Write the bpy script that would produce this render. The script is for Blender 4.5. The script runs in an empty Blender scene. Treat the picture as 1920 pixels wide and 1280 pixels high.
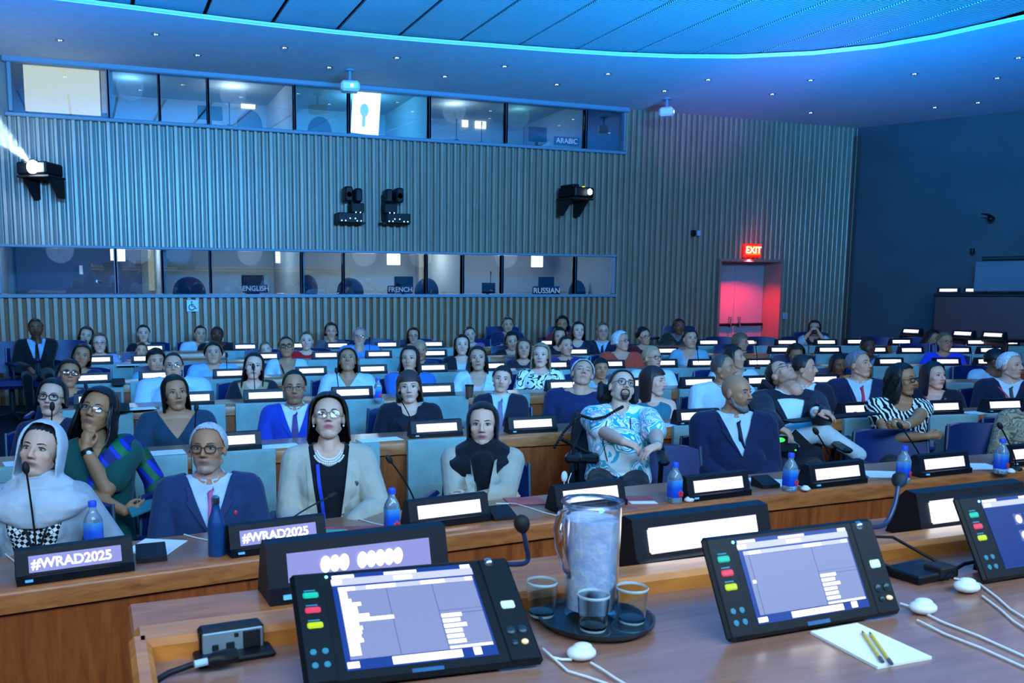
import bpy, bmesh, math, random
import numpy as np
from mathutils import Vector, Matrix
from mathutils.bvhtree import BVHTree

PI = math.pi
rng = random.Random(11)
SC = bpy.context.scene
COL = SC.collection

# ---------------------------------------------------------------- camera (35 mm-ish lens, frame cropped off axis)
FPX, PPX, PPY, CAMH = 1650.0, 780.0, 760.0, 1.85
PITCH = math.atan(209 / FPX)
YAW = math.atan(610 / math.hypot(FPX, 209))
cam_d = bpy.data.cameras.new('camera')
cam = bpy.data.objects.new('camera', cam_d)
COL.objects.link(cam)
SC.camera = cam
cam.location = (0, 0, CAMH)
cam.rotation_euler = (PI / 2 - PITCH, 0, -YAW)
cam_d.sensor_width = 36.0
cam_d.lens = FPX / 1920 * 36.0
cam_d.shift_x = (960 - PPX) / 1920
cam_d.shift_y = (PPY - 640) / 1920
cam_d.clip_start = 0.05
cam_d.clip_end = 100
cam_d.dof.use_dof = True
cam_d.dof.focus_distance = 5.6
cam_d.dof.aperture_fstop = 9.0

# ---------------------------------------------------------------- view, world, lights
SC.view_settings.view_transform = 'Standard'
SC.view_settings.look = 'None'
SC.view_settings.exposure = 0.0
SC.view_settings.gamma = 1.0
SC.view_settings.use_curve_mapping = False
SC.cycles.use_denoising = True
SC.cycles.max_bounces = 6
SC.cycles.diffuse_bounces = 2
SC.cycles.glossy_bounces = 3
SC.cycles.transmission_bounces = 6
SC.cycles.transparent_max_bounces = 10
SC.cycles.volume_bounces = 0
SC.cycles.caustics_reflective = False
SC.cycles.caustics_refractive = False
SC.cycles.sample_clamp_indirect = 4.0

world = bpy.data.worlds.new('world')
SC.world = world
world.use_nodes = True
bg = world.node_tree.nodes['Background']
bg.inputs[0].default_value = (0.005, 0.15, 0.60, 1)
bg.inputs[1].default_value = 0.46


def look_quat(frm, to):
    return (Vector(to) - Vector(frm)).to_track_quat('-Z', 'Y').to_euler()


def area(name, loc, to, sx, sy, color, power, spread=180):
    d = bpy.data.lights.new(name, 'AREA')
    d.shape = 'RECTANGLE'
    d.size, d.size_y = sx, sy
    d.color, d.energy = color, power
    d.spread = math.radians(spread)
    o = bpy.data.objects.new(name, d)
    COL.objects.link(o)
    o.location = loc
    o.rotation_euler = look_quat(loc, to)
    return o


def spot(name, loc, to, color, power, angle=40, blend=0.8, rad=0.1):
    d = bpy.data.lights.new(name, 'SPOT')
    d.color, d.energy, d.spot_size, d.spot_blend, d.shadow_soft_size = color, power, math.radians(angle), blend, rad
    o = bpy.data.objects.new(name, d)
    COL.objects.link(o)
    o.location = loc
    o.rotation_euler = look_quat(loc, to)
    return o


def point(name, loc, color, power, rad=0.05):
    d = bpy.data.lights.new(name, 'POINT')
    d.color, d.energy, d.shadow_soft_size = color, power, rad
    o = bpy.data.objects.new(name, d)
    COL.objects.link(o)
    o.location = loc
    return o


# the big stage screens the audience is watching, high up behind the camera
area('stage_screen_light', (3.4, -1.3, 4.3), (3.0, 6.0, 0.9), 7.0, 1.2, (0.46, 0.72, 1.0), 390)
area('side_screen_light', (-2.2, -1.3, 4.3), (1.0, 4.5, 1.0), 3.0, 1.2, (0.54, 0.76, 1.0), 190)
# blue stage wash thrown up at the ceiling and over the rear wall
area('ceiling_wash_light', (2.2, -0.7, 0.5), (-0.8, 11.6, 4.95), 3.0, 0.4, (0.0, 0.24, 1.0), 1500, 52)
area('ceiling_wash_light', (2.7, -0.7, 0.5), (8.5, 10.6, 4.95), 3.4, 0.4, (0.0, 0.24, 1.0), 1050, 52)
area('ceiling_wash_light', (3.2, -1.0, 0.6), (5.0, 8.0, 5.05), 4.0, 0.4, (0.0, 0.34, 1.0), 420, 60)  # extra unseen lamp added to brighten the ceiling panels
area('rear_wash_light', (2.0, -2.5, 4.6), (3.0, 13.2, 3.6), 6.0, 0.4, (0.02, 0.38, 1.0), 330, 60)
area('right_fill_light', (-2.5, -2.0, 3.6), (14.6, 11.0, 4.3), 3.0, 0.5, (0.0, 0.34, 1.0), 110, 26)  # unseen fill added to turn the right wall and soffit blue
# violet moving-head wash on the soffit
spot('violet_wash_light', (6.0, -1.0, 2.0), (9.6, 11.6, 4.95), (0.50, 0.06, 1.0), 2600, 13, 1.0)


# ---------------------------------------------------------------- pixel -> place helpers
_fw = np.array([math.sin(YAW) * math.cos(PITCH), math.cos(YAW) * math.cos(PITCH), -math.sin(PITCH)])
_rt = np.array([math.cos(YAW), -math.sin(YAW), 0.0])
_up = np.cross(_rt, _fw)
_C = np.array([0, 0, CAMH])


def ray(u, v):
    return _fw + _rt * (u - PPX) / FPX - _up * (v - PPY) / FPX


def atz(u, v, z):
    r = ray(u, v)
    return _C + r * (z - CAMH) / r[2]


def aty(u, v, y):
    r = ray(u, v)
    return _C + r * y / r[1]


# ---------------------------------------------------------------- materials
MATS = {}


def srgb(c):
    if isinstance(c, str):
        c = c.lstrip('#')
        c = tuple(int(c[i:i + 2], 16) / 255 for i in (0, 2, 4))
    return tuple((x / 12.92 if x <= 0.04045 else ((x + 0.055) / 1.055) ** 2.4) for x in c)


class N:
    """tiny node helper"""
    def __init__(s, name):
        s.m = bpy.data.materials.new(name)
        s.m.use_nodes = True
        s.t = s.m.node_tree
        s.b = s.t.nodes['Principled BSDF']
        s.o = s.t.nodes['Material Output']

    def n(s, kind, **kw):
        q = s.t.nodes.new('ShaderNode' + kind)
        for k, v in kw.items():
            if k.startswith('i_'):
                k2 = k[2:]
                q.inputs[int(k2) if k2.isdigit() else k2.replace('_', ' ')].default_value = v
            else:
                setattr(q, k, v)
        return q

    def l(s, a, b):
        s.t.links.new(a, b)

    def set(s, **kw):
        for k, v in kw.items():
            s.b.inputs[k.replace('_', ' ')].default_value = v

    def mapped(s, scale=(1, 1, 1), rot=(0, 0, 0)):
        tc = s.n('TexCoord')
        mp = s.n('Mapping')
        mp.inputs['Scale'].default_value = scale
        mp.inputs['Rotation'].default_value = rot
        s.l(tc.outputs['Object'], mp.inputs[0])
        return mp.outputs[0]

    def ramp(s, fac, stops, interp='LINEAR'):
        r = s.n('ValToRGB')
        e = r.color_ramp
        e.interpolation = interp
        while len(e.elements) < len(stops):
            e.elements.new(0.5)
        for el, (p, c) in zip(e.elements, stops):
            el.position = p
            el.color = (*c, 1)
        s.l(fac, r.inputs[0])
        return r.outputs[0]

    def bump(s, h, strength=0.3, dist=0.01):
        b = s.n('Bump')
        b.inputs['Strength'].default_value = strength
        b.inputs['Distance'].default_value = dist
        s.l(h, b.inputs['Height'])
        s.l(b.outputs[0], s.b.inputs['Normal'])


def plain(name, col, rough=0.5, metal=0.0, spec=0.5, coat=0.0):
    key = ('plain', name)
    if key in MATS:
        return MATS[key]
    q = N(name)
    q.set(Base_Color=(*srgb(col), 1), Roughness=rough, Metallic=metal, Specular_IOR_Level=spec, Coat_Weight=coat)
    # faint surface variation so nothing is perfectly flat
    no = q.n('TexNoise', i_Scale=35.0, i_Detail=3.0)
    q.l(q.mapped(), no.inputs['Vector'])
    mr = q.n('MapRange')
    mr.inputs['To Min'].default_value = max(0.02, rough - 0.06)
    mr.inputs['To Max'].default_value = min(1, rough + 0.06)
    q.l(no.outputs[0], mr.inputs[0])
    q.l(mr.outputs[0], q.b.inputs['Roughness'])
    MATS[key] = q.m
    return q.m


def emit(name, col, strength, base=(0, 0, 0)):
    key = ('emit', name)
    if key in MATS:
        return MATS[key]
    q = N(name)
    q.set(Base_Color=(*base, 1), Roughness=0.4, Emission_Color=(*srgb(col), 1), Emission_Strength=strength)
    MATS[key] = q.m
    return q.m


def cloth(col, rough=0.85, weave=500.0):
    c = srgb(col)
    key = ('cloth', col, rough)
    if key in MATS:
        return MATS[key]
    q = N('cloth_' + str(col).strip('#'))
    q.set(Roughness=rough, Specular_IOR_Level=0.25, Sheen_Weight=0.12)
    v = q.mapped()
    a = q.n('TexNoise', i_Scale=9.0, i_Detail=4.0)
    q.l(v, a.inputs['Vector'])
    q.l(q.ramp(a.outputs[0], [(0.25, tuple(x * 0.86 for x in c)), (0.75, tuple(min(1, x * 1.12) for x in c))]), q.b.inputs['Base Color'])
    f = q.n('TexNoise', i_Scale=14.0, i_Detail=2.0)
    q.l(v, f.inputs['Vector'])
    q.bump(f.outputs[0], 0.5, 0.02)
    MATS[key] = q.m
    return q.m


def hairmat(col, rough=0.45):
    key = ('hair', col)
    if key in MATS:
        return MATS[key]
    c = srgb(col)
    q = N('hair_' + str(col).strip('#'))
    q.set(Roughness=rough, Specular_IOR_Level=0.4)
    v = q.mapped((90, 90, 9))
    a = q.n('TexNoise', i_Scale=1.6, i_Detail=3.0)
    q.l(v, a.inputs['Vector'])
    q.l(q.ramp(a.outputs[0], [(0.3, tuple(x * 0.6 for x in c)), (0.7, tuple(min(1, x * 1.45 + 0.002) for x in c))]), q.b.inputs['Base Color'])
    q.bump(a.outputs[0], 0.7, 0.004)
    MATS[key] = q.m
    return q.m


def wood(name, c1, c2, scale=(14, 14, 1.2), rough=0.38, coat=0.2):
    key = ('wood', name)
    if key in MATS:
        return MATS[key]
    q = N(name)
    q.set(Roughness=rough, Coat_Weight=coat, Coat_Roughness=0.25)
    v = q.mapped(scale)
    a = q.n('TexNoise', i_Scale=2.2, i_Detail=7.0, i_Roughness=0.65, i_Distortion=0.6)
    q.l(v, a.inputs['Vector'])
    c1, c2 = srgb(c1), srgb(c2)
    q.l(q.ramp(a.outputs[0], [(0.3, c1), (0.52, tuple((x + y) / 2 for x, y in zip(c1, c2))), (0.75, c2)]), q.b.inputs['Base Color'])
    q.bump(a.outputs[0], 0.12, 0.004)
    MATS[key] = q.m
    return q.m


def skin_mat():
    if 'skin' in MATS:
        return MATS['skin']
    q = N('skin')
    q.set(Roughness=0.5, Specular_IOR_Level=0.35, Subsurface_Weight=0.0)
    at = q.n('Attribute', attribute_name='tone')
    q.l(at.outputs['Color'], q.b.inputs['Base Color'])
    no = q.n('TexNoise', i_Scale=60.0, i_Detail=3.0)
    q.l(q.mapped(), no.inputs['Vector'])
    q.bump(no.outputs[0], 0.15, 0.004)
    MATS['skin'] = q.m
    return q.m


def glass_pane(name='window_glass', tint=(0.8, 0.93, 1.0), refl=1.0, lo=0.05, hi=0.75, pw_=4.0):
    """thin architectural pane: see-through plus its own mirror reflection"""
    if name in MATS:
        return MATS[name]
    q = N(name)
    q.t.nodes.remove(q.b)
    tr = q.n('BsdfTransparent')
    tr.inputs[0].default_value = (*tint, 1)
    gl = q.n('BsdfGlossy')
    gl.inputs['Roughness'].default_value = 0.01
    gl.inputs[0].default_value = (refl, refl, refl, 1)
    lw = q.n('LayerWeight', i_Blend=0.5)
    pw = q.n('Math', operation='POWER')
    pw.inputs[1].default_value = pw_
    q.l(lw.outputs['Facing'], pw.inputs[0])
    fr = q.n('MapRange')
    fr.inputs['To Min'].default_value = lo
    fr.inputs['To Max'].default_value = hi
    q.l(pw.outputs[0], fr.inputs[0])
    mx = q.n('MixShader')
    q.l(fr.outputs[0], mx.inputs[0])
    q.l(tr.outputs[0], mx.inputs[1])
    q.l(gl.outputs[0], mx.inputs[2])
    q.l(mx.outputs[0], q.o.inputs[0])
    MATS[name] = q.m
    return q.m


def clear_glass(name, tint=(1, 1, 1), ior=1.45, rough=0.0):
    if name in MATS:
        return MATS[name]
    q = N(name)
    q.set(Base_Color=(*tint, 1), Roughness=rough, IOR=ior, Transmission_Weight=1.0)
    MATS[name] = q.m
    return q.m


# ---------------------------------------------------------------- mesh building
class MB:
    def __init__(s):
        s.v, s.f = [], []

    def add(s, v, f):
        o = len(s.v)
        s.v += [tuple(map(float, p)) for p in v]
        s.f += [tuple(i + o for i in q) for q in f]
        return s

    def box(s, c, d, rot=None, bev=0.0):
        """box centred on c, full size d, bevelled edges if bev"""
        hx, hy, hz = d[0] / 2, d[1] / 2, d[2] / 2
        if bev <= 0:
            v = [(x, y, z) for x in (-hx, hx) for y in (-hy, hy) for z in (-hz, hz)]
            f = [(0, 1, 3, 2), (4, 6, 7, 5), (0, 4, 5, 1), (2, 3, 7, 6), (0, 2, 6, 4), (1, 5, 7, 3)]
        else:
            b = min(bev, hx * .98, hy * .98, hz * .98)
            v, idx = [], {}
            for sx in (-1, 1):
                for sy in (-1, 1):
                    for sz in (-1, 1):
                        for ax in range(3):
                            p = [sx * (hx - b), sy * (hy - b), sz * (hz - b)]
                            p[ax] = (sx, sy, sz)[ax] * (hx, hy, hz)[ax]
                            idx[(sx, sy, sz, ax)] = len(v)
                            v.append(tuple(p))
            f = []
            for ax in range(3):
                a1, a2 = (ax + 1) % 3, (ax + 2) % 3
                for sg in (-1, 1):
                    q = []
                    for s1, s2 in ((-1, -1), (1, -1), (1, 1), (-1, 1)):
                        k = [0, 0, 0]
                        k[ax], k[a1], k[a2] = sg, s1, s2
                        q.append(idx[(*k, ax)])
                    f.append(tuple(q if sg > 0 else q[::-1]))
            for ax in range(3):
                a1, a2 = (ax + 1) % 3, (ax + 2) % 3
                for s1 in (-1, 1):
                    for s2 in (-1, 1):
                        k0, k1 = [0, 0, 0], [0, 0, 0]
                        k0[ax], k0[a1], k0[a2] = -1, s1, s2
                        k1[ax], k1[a1], k1[a2] = 1, s1, s2
                        q = (idx[(*k0, a1)], idx[(*k1, a1)], idx[(*k1, a2)], idx[(*k0, a2)])
                        f.append(q if s1 * s2 < 0 else q[::-1])
            for sx in (-1, 1):
                for sy in (-1, 1):
                    for sz in (-1, 1):
                        q = tuple(idx[(sx, sy, sz, a)] for a in range(3))
                        f.append(q if sx * sy * sz > 0 else q[::-1])
        R = rot if rot is not None else Matrix.Identity(3)
        c = Vector(c)
        return s.add([R @ Vector(p) + c for p in v], f)

    def tube(s, pts, r, n=10, cap=True):
        pts = [Vector(p) for p in pts]
        m = len(pts)
        rs = r if isinstance(r, (list, tuple)) else [r] * m
        v, f = [], []
        up = Vector((0, 0, 1))
        prev = None
        for i, p in enumerate(pts):
            t = (pts[min(i + 1, m - 1)] - pts[max(i - 1, 0)]).normalized()
            if prev is None:
                a = up if abs(t.z) < 0.9 else Vector((1, 0, 0))
                x = t.cross(a).normalized()
            else:
                x = (prev - t * prev.dot(t))
                x = x.normalized() if x.length > 1e-6 else t.orthogonal().normalized()
            prev = x
            y = t.cross(x)
            for k in range(n):
                an = 2 * PI * k / n
                v.append(p + (x * math.cos(an) + y * math.sin(an)) * rs[i])
        for i in range(m - 1):
            for k in range(n):
                k2 = (k + 1) % n
                f.append((i * n + k, i * n + k2, (i + 1) * n + k2, (i + 1) * n + k))
        if cap:
            f.append(tuple(range(n))[::-1])
            f.append(tuple((m - 1) * n + k for k in range(n)))
        return s.add(v, f)

    def lathe(s, prof, c=(0, 0, 0), n=32, axis='z'):
        v, f = [], []
        for (r, z) in prof:
            for k in range(n):
                a = 2 * PI * k / n
                p = (r * math.cos(a), r * math.sin(a), z)
                if axis == 'y':
                    p = (p[0], p[2], -p[1])
                v.append((p[0] + c[0], p[1] + c[1], p[2] + c[2]))
        for i in range(len(prof) - 1):
            for k in range(n):
                k2 = (k + 1) % n
                f.append((i * n + k, i * n + k2, (i + 1) * n + k2, (i + 1) * n + k))
        loop = prof[0] == prof[-1]
        if prof[0][0] > 1e-6 and not loop:
            f.append(tuple(range(n))[::-1])
        if prof[-1][0] > 1e-6 and not loop:
            f.append(tuple((len(prof) - 1) * n + k for k in range(n)))
        return s.add(v, f)

    def ell(s, c, r, n=16, m=10, R=None):
        v, f = [], []
        R = R if R is not None else Matrix.Identity(3)
        c = Vector(c)
        v.append(R @ Vector((0, 0, r[2])) + c)
        for i in range(1, m):
            th = PI * i / m
            for k in range(n):
                a = 2 * PI * k / n
                v.append(R @ Vector((r[0] * math.sin(th) * math.cos(a), r[1] * math.sin(th) * math.sin(a), r[2] * math.cos(th))) + c)
        v.append(R @ Vector((0, 0, -r[2])) + c)
        for k in range(n):
            f.append((0, 1 + k, 1 + (k + 1) % n))
        for i in range(m - 2):
            for k in range(n):
                a, b = 1 + i * n + k, 1 + i * n + (k + 1) % n
                f.append((a, a + n, b + n, b))
        L = len(v) - 1
        for k in range(n):
            f.append((L, 1 + (m - 2) * n + (k + 1) % n, 1 + (m - 2) * n + k))
        return s.add(v, f)

    def prism(s, poly, z0, z1, fr=None):
        """poly of (a, b) extruded z0..z1; fr maps (a, b, z) to a point"""
        fr = fr or (lambda a, b, z: (a, b, z))
        n = len(poly)
        v = [fr(a, b, z0) for a, b in poly] + [fr(a, b, z1) for a, b in poly]
        f = [tuple(range(n))[::-1], tuple(range(n, 2 * n))]
        for i in range(n):
            j = (i + 1) % n
            f.append((i, j, n + j, n + i))
        return s.add(v, f)

    def grid(s, P, closed=False):
        """P[i][j] points"""
        m, n = len(P), len(P[0])
        v = [p for row in P for p in row]
        f = []
        for i in range(m - 1):
            for j in range(n if closed else n - 1):
                j2 = (j + 1) % n
                f.append((i * n + j, i * n + j2, (i + 1) * n + j2, (i + 1) * n + j))
        return s.add(v, f)

    def mesh(s, name, mat, smooth=35):
        me = bpy.data.meshes.new(name)
        me.from_pydata(s.v, [], s.f)
        bm = bmesh.new()
        bm.from_mesh(me)
        bmesh.ops.recalc_face_normals(bm, faces=bm.faces)
        bm.to_mesh(me)
        bm.free()
        if smooth:
            me.polygons.foreach_set('use_smooth', [True] * len(me.polygons))
            me.set_sharp_from_angle(angle=math.radians(smooth))
        if mat:
            me.materials.append(mat)
        return me

    def build(s, name, mat, parent=None, smooth=35):
        o = bpy.data.objects.new(name, s.mesh(name, mat, smooth))
        COL.objects.link(o)
        if parent:
            o.parent = parent
        return o


def obj(name, me, parent=None):
    o = bpy.data.objects.new(name, me)
    COL.objects.link(o)
    if parent:
        o.parent = parent
    return o


def tag(o, label, cat, group=None):
    o['label'] = label
    o['category'] = cat
    if group:
        o['group'] = group
    return o


def thing(name, label, cat, loc=(0, 0, 0), rz=0.0, group=None):
    o = bpy.data.objects.new(name, None)
    o.empty_display_size = 0.1
    COL.objects.link(o)
    o.location = loc
    o.rotation_euler = (0, 0, rz)
    return tag(o, label, cat, group)


def struct(o, label=None):
    o['kind'] = 'structure'
    if label:
        o['label'] = label
    return o


def copy_tree(o, parent=None):
    c = o.copy()
    COL.objects.link(c)
    c.parent = parent
    for ch in list(o.children):
        copy_tree(ch, c)
    return c


def text_mesh(body, size, mat, depth=0.002, bold=0.0):
    cu = bpy.data.curves.new('lettering', 'FONT')
    cu.body = body
    cu.size = size
    cu.extrude = depth
    cu.offset = bold
    cu.align_x, cu.align_y = 'CENTER', 'CENTER'
    to = bpy.data.objects.new('lettering_tmp', cu)
    COL.objects.link(to)
    dg = bpy.context.evaluated_depsgraph_get()
    me = bpy.data.meshes.new_from_object(to.evaluated_get(dg))
    bpy.data.objects.remove(to)
    bpy.data.curves.remove(cu)
    me.materials.clear()
    me.materials.append(mat)
    return me


def RX(d): return Matrix.Rotation(math.radians(d), 3, 'X')
def RY(d): return Matrix.Rotation(math.radians(d), 3, 'Y')
def RZ(d): return Matrix.Rotation(math.radians(d), 3, 'Z')


# common materials
M_BLACK = plain('black_plastic', '#07090d', 0.5, 0.0, 0.3)
M_BLACKM = plain('black_matte', '#08090c', 0.7)
M_NAVYBOX = plain('dark_device_shell', '#070b14', 0.5, 0.0, 0.35)
M_CHROME = plain('brushed_steel', '#b8c2cc', 0.28, 1.0)
M_LEATHER = plain('navy_leather', '#0a2256', 0.42, 0.0, 0.35)
M_TRIM = plain('chair_trim', '#46586a', 0.45, 0.6)
M_WHITE = plain('white_plastic', '#e4e8e6', 0.4)
M_PAPER = plain('white_paper', '#eef2f2', 0.8)
M_DESK = wood('desk_wood', '#783614', '#b85f2a', (10, 10, 1.2))
M_RIM = wood('desk_rim_wood', '#8a451c', '#c87a3e', (2.2, 14, 14))
M_TOP = wood('worktop_wood', '#8a5a44', '#a8765c', (1.6, 16, 16), 0.3, 0.3)
M_LIP = wood('table_lip_wood', '#b0601f', '#dd8a3c', (2.0, 14, 14), 0.35, 0.3)
M_FABRIC = cloth('#7f9f9c', 0.95)
E_WHITE = emit('sign_white', '#eef2ff', 3.2)
E_LILAC = emit('sign_lilac', '#9aa0ee', 0.9)
E_BRIGHT = emit('lettering_white', '#ffffff', 3.5)
E_CYAN = emit('led_cyan', '#7fe8ff', 3.0)
E_GREEN = emit('led_green', '#79ff4a', 2.5)
M_SKIN = skin_mat()
# ================================================================= ROOM
WY = 13.2           # face of the rear slatted wall
SOF = 4.95          # underside of the lower ceiling band

# plate positions measured per desk row: desk-top height, list of (u, v of the foot of the sign)
ROWS = {
    1: (0.76, [(145, 1085), (525, 1035), (845, 985), (1110, 955), (1355, 937), (1575, 912), (1775, 892), (1935, 872)]),
    2: (0.86, [(435, 846), (820, 820), (1000, 812), (1312, 797), (1616, 782), (1769, 778), (1885, 774)]),
    3: (0.94, [(184, 764), (362, 763), (501, 757), (665, 751), (817, 743), (1060, 735), (1197, 731), (1311, 729), (1429, 726), (1549, 724)]),
    4: (1.00, [(175, 720), (294, 715), (432, 711), (585, 706), (699, 702), (815, 700), (925, 696), (1042, 694), (1147, 692), (1246, 690), (1319, 690), (1425, 689), (1670, 687), (1777, 687), (1855, 687)]),
    5: (1.06, [(184, 684), (274, 682), (501, 678), (612, 675), (711, 673), (815, 671), (1084, 668), (1250, 666), (1465, 664), (1555, 664), (1642, 664), (1714, 665), (1802, 665), (1860, 665)]),
    6: (1.09, [(285, 661), (462, 659), (557, 656), (635, 656), (726, 654), (812, 653), (1032, 650), (1336, 650), (1412, 650), (1476, 649), (1550, 649), (1606, 648), (1690, 648), (1832, 649), (1900, 650)]),
}
FIT, TOPZ = {}, {}
for r, (z, l) in ROWS.items():
    P = np.array([atz(u, v, z) for u, v in l])
    FIT[r] = np.polyfit(P[:, 0], P[:, 1], 2)
    TOPZ[r] = z


def rowy(r, x):
    return float(np.polyval(FIT[r], x))


def rowtan(r, x):
    return math.atan(2 * FIT[r][0] * x + FIT[r][1])


def floorz(x, y):
    ys, zs = [-5.0], [0.0]
    for r in range(1, 7):
        b = rowy(r, x)
        z = TOPZ[r] - 0.76
        for yy in (b - 0.28, b + 0.95):
            ys.append(max(ys[-1] + 0.02, yy))
            zs.append(z)
    return float(np.interp(y, ys, zs))


# ---- floor
mb = MB()
xs = np.linspace(-5, 18, 70)
ys = np.concatenate([[-3, -1, 1, 2.5], np.linspace(3.2, 13.2, 110)])
mb.grid([[(x, y, floorz(x, y)) for x in xs] for y in ys])
q = N('carpet')
q.set(Roughness=0.95, Specular_IOR_Level=0.1)
no = q.n('TexNoise', i_Scale=60.0, i_Detail=5.0)
q.l(q.mapped(), no.inputs['Vector'])
q.l(q.ramp(no.outputs[0], [(0.3, srgb('#161a24')), (0.7, srgb('#2b3040'))]), q.b.inputs['Base Color'])
floor = struct(mb.build('floor', q.m))

# ---- rear wall with wooden slats
M_SLAT = wood('wall_slat_wood', '#8d7a66', '#b7a38c', (9, 9, 0.5), 0.33, 0.25)
M_BACKB = wood('wall_board_wood', '#6a6560', '#8a837a', (5, 5, 0.4), 0.5, 0.0)
M_BACKW = wood('wall_board_bounce', '#6b3d1e', '#a2622f', (9, 9, 0.4), 0.5, 0.0)  # warm bounce off the desks put into this wood colour
DOORX = (10.68, 12.04)
DOORZ = 2.44
LOX, LOZ = (-1.15, 8.47), (1.85, 2.48)
UPX, UPZ = (-0.92, 8.6), (4.25, 4.93)
WX0, WX1 = -4.0, 13.78
WB = 0.2


def zints(x):
    """stretches of wall, bottom to top, that are solid at x"""
    out = []
    top = SOF
    door = DOORX[0] - 0.02 < x < DOORX[1] + 0.02
    z = WB
    if door:
        z = DOORZ
    if x < LOX[1]:
        out.append((z, LOZ[0] - 0.05))
        z = LOZ[1] + 0.03
    if x < UPX[1]:
        out.append((z, UPZ[0] - 0.05))
    else:
        out.append((z, top))
    return out


back, warm, slat = MB(), MB(), MB()


def board(x0, x1, z0, z1, m=None):
    (m or back).box(((x0 + x1) / 2, WY + 0.075, (z0 + z1) / 2), (x1 - x0, 0.05, z1 - z0))


board(WX0, LOX[1], WB, LOZ[0] - 0.05, warm)
board(LOX[1], DOORX[0], WB, 1.3, warm)
board(LOX[1], DOORX[0], 1.3, LOZ[1] + 0.03)
board(DOORX[1], WX1, WB, LOZ[1] + 0.03)
board(DOORX[0], DOORX[1], DOORZ, LOZ[1] + 0.03)
board(WX0, WX1, LOZ[1] + 0.03, UPZ[0] - 0.05)
board(UPX[1], WX1, UPZ[0] - 0.05, SOF)
board(WX0, UPX[0], UPZ[0] - 0.05, SOF)
board(WX0, LOX[0], LOZ[0] - 0.05, LOZ[1] + 0.03)
x = WX0 + 0.05
k = 0
while x < WX1:
    w = (0.042, 0.036, 0.05, 0.04)[k % 4]
    for z0, z1 in zints(x):
        low = z1 < LOZ[0]
        ww = 0.058 if low else w
        slat.box((x, WY + 0.02, (z0 + z1) / 2), (ww, 0.07, z1 - z0), bev=0.006)
        # narrow seam strip between two slats
        if not low:
            slat.box((x + 0.066, WY + 0.047, (z0 + z1) / 2), (0.012, 0.012, z1 - z0))
    x += 0.1125
    k += 1
wall_back = struct(back.build('wall_back', M_BACKB, smooth=0))
warm.build('lower_boards', M_BACKW, wall_back, 0)
slat.build('slats', M_SLAT, wall_back, 30)

# ---- trims of the booth windows
M_FRAME = plain('window_frame_metal', '#6f8ea4', 0.55)
mb = MB()
mb.box(((UPX[0] + UPX[1]) / 2, WY + 0.0, UPZ[1] + 0.0), (UPX[1] - UPX[0] + .1, 0.16, 0.09), bev=0.015)
mb.box(((UPX[0] + UPX[1]) / 2, WY + 0.02, UPZ[0] - 0.03), (UPX[1] - UPX[0] + .1, 0.14, 0.05), bev=0.01)
struct(mb.build('trim_1', M_FRAME))
mb = MB()
mb.box(((LOX[0] + LOX[1]) / 2 - .7, WY + 0.02, LOZ[1] + 0.015), (LOX[1] - LOX[0] + 1.5, 0.12, 0.035), bev=0.008)
mb.box(((LOX[0] + LOX[1]) / 2 - .7, WY + 0.02, LOZ[0] - 0.028), (LOX[1] - LOX[0] + 1.5, 0.12, 0.05), bev=0.008)
struct(mb.build('trim_2', M_FRAME))

GL = glass_pane(lo=0.16)
M_BOOTH = plain('booth_wall_grey', '#9a9c98', 0.8)
M_BOOTHD = plain('booth_wall_dark', '#4a5468', 0.85)
M_BOOTHT = plain('booth_blue_panel', '#2f6f96', 0.8)
UPM = [-0.89, 0.345, 1.02, 1.69, 2.94, 3.77, 5.07, 6.39, 7.86, 8.6]
LOM = [-1.15, 0.35, 0.98, 1.655, 3.01, 3.66, 5.02, 5.65, 6.35, 7.72, 8.47]
wn = 0
for ms, (z0, z1) in ((UPM, UPZ), (LOM, LOZ)):
    for i in range(len(ms) - 1):
        wn += 1
        a, b = ms[i], ms[i + 1]
        fr = MB()
        t = 0.035 if i else 0.05
        for xx in (a, b):
            fr.box((xx, WY + 0.03, (z0 + z1) / 2), (t, 0.1, z1 - z0 - 0.01), bev=0.006)
        w = struct(fr.build('window_%d' % wn, M_FRAME))
        g = MB()
        tilt = 3.4 if z0 < 3 else 1.5
        g.box(((a + b) / 2, WY + 0.045, (z0 + z1) / 2), (b - a - t, 0.006, z1 - z0 - 0.012), RX(tilt))
        g.build('pane', GL, w, 0)

# ---- interpreters' booths behind the glass (shells)
for nm, ms, z0, z1 in (('upper', UPM, UPZ[0] - .6, UPZ[1] + .1), ('lower', LOM, LOZ[0] - .7, LOZ[1] + .12)):
    rm = MB()
    xa, xb = ms[0] - 0.1, ms[-1] + 0.1
    rm.box(((xa + xb) / 2, WY + 2.3, (z0 + z1) / 2), (xb - xa, 0.06, z1 - z0))
    rm.box(((xa + xb) / 2, WY + 1.2, z1 + .03), (xb - xa, 2.2, 0.06))
    rm.box(((xa + xb) / 2, WY + 1.2, z0 - .03), (xb - xa, 2.2, 0.06))
    for xx in (xa, xb):
        rm.box((xx, WY + 1.2, (z0 + z1) / 2), (0.06, 2.2, z1 - z0))
    b = struct(rm.build('wall_booth_%s' % nm, M_BOOTH, smooth=0))
    pt = MB()
    parts = (0.345, 2.94, 5.07, 7.86) if nm == 'upper' else (0.98, 3.01, 5.65)
    for xx in parts:
        pt.box((xx + .04, WY + 1.2, (z0 + z1) / 2), (0.06, 2.1, z1 - z0))
    pt.build('partition_walls', M_BOOTH, b, 0)
    de = MB()
    de.box(((xa + xb) / 2, WY + .38, (UPZ if nm == 'upper' else LOZ)[0] - .06), (xb - xa, 0.5, 0.04))
    de.build('counter', plain('booth_counter', '#b8bcc4', 0.5), b, 0)

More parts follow.
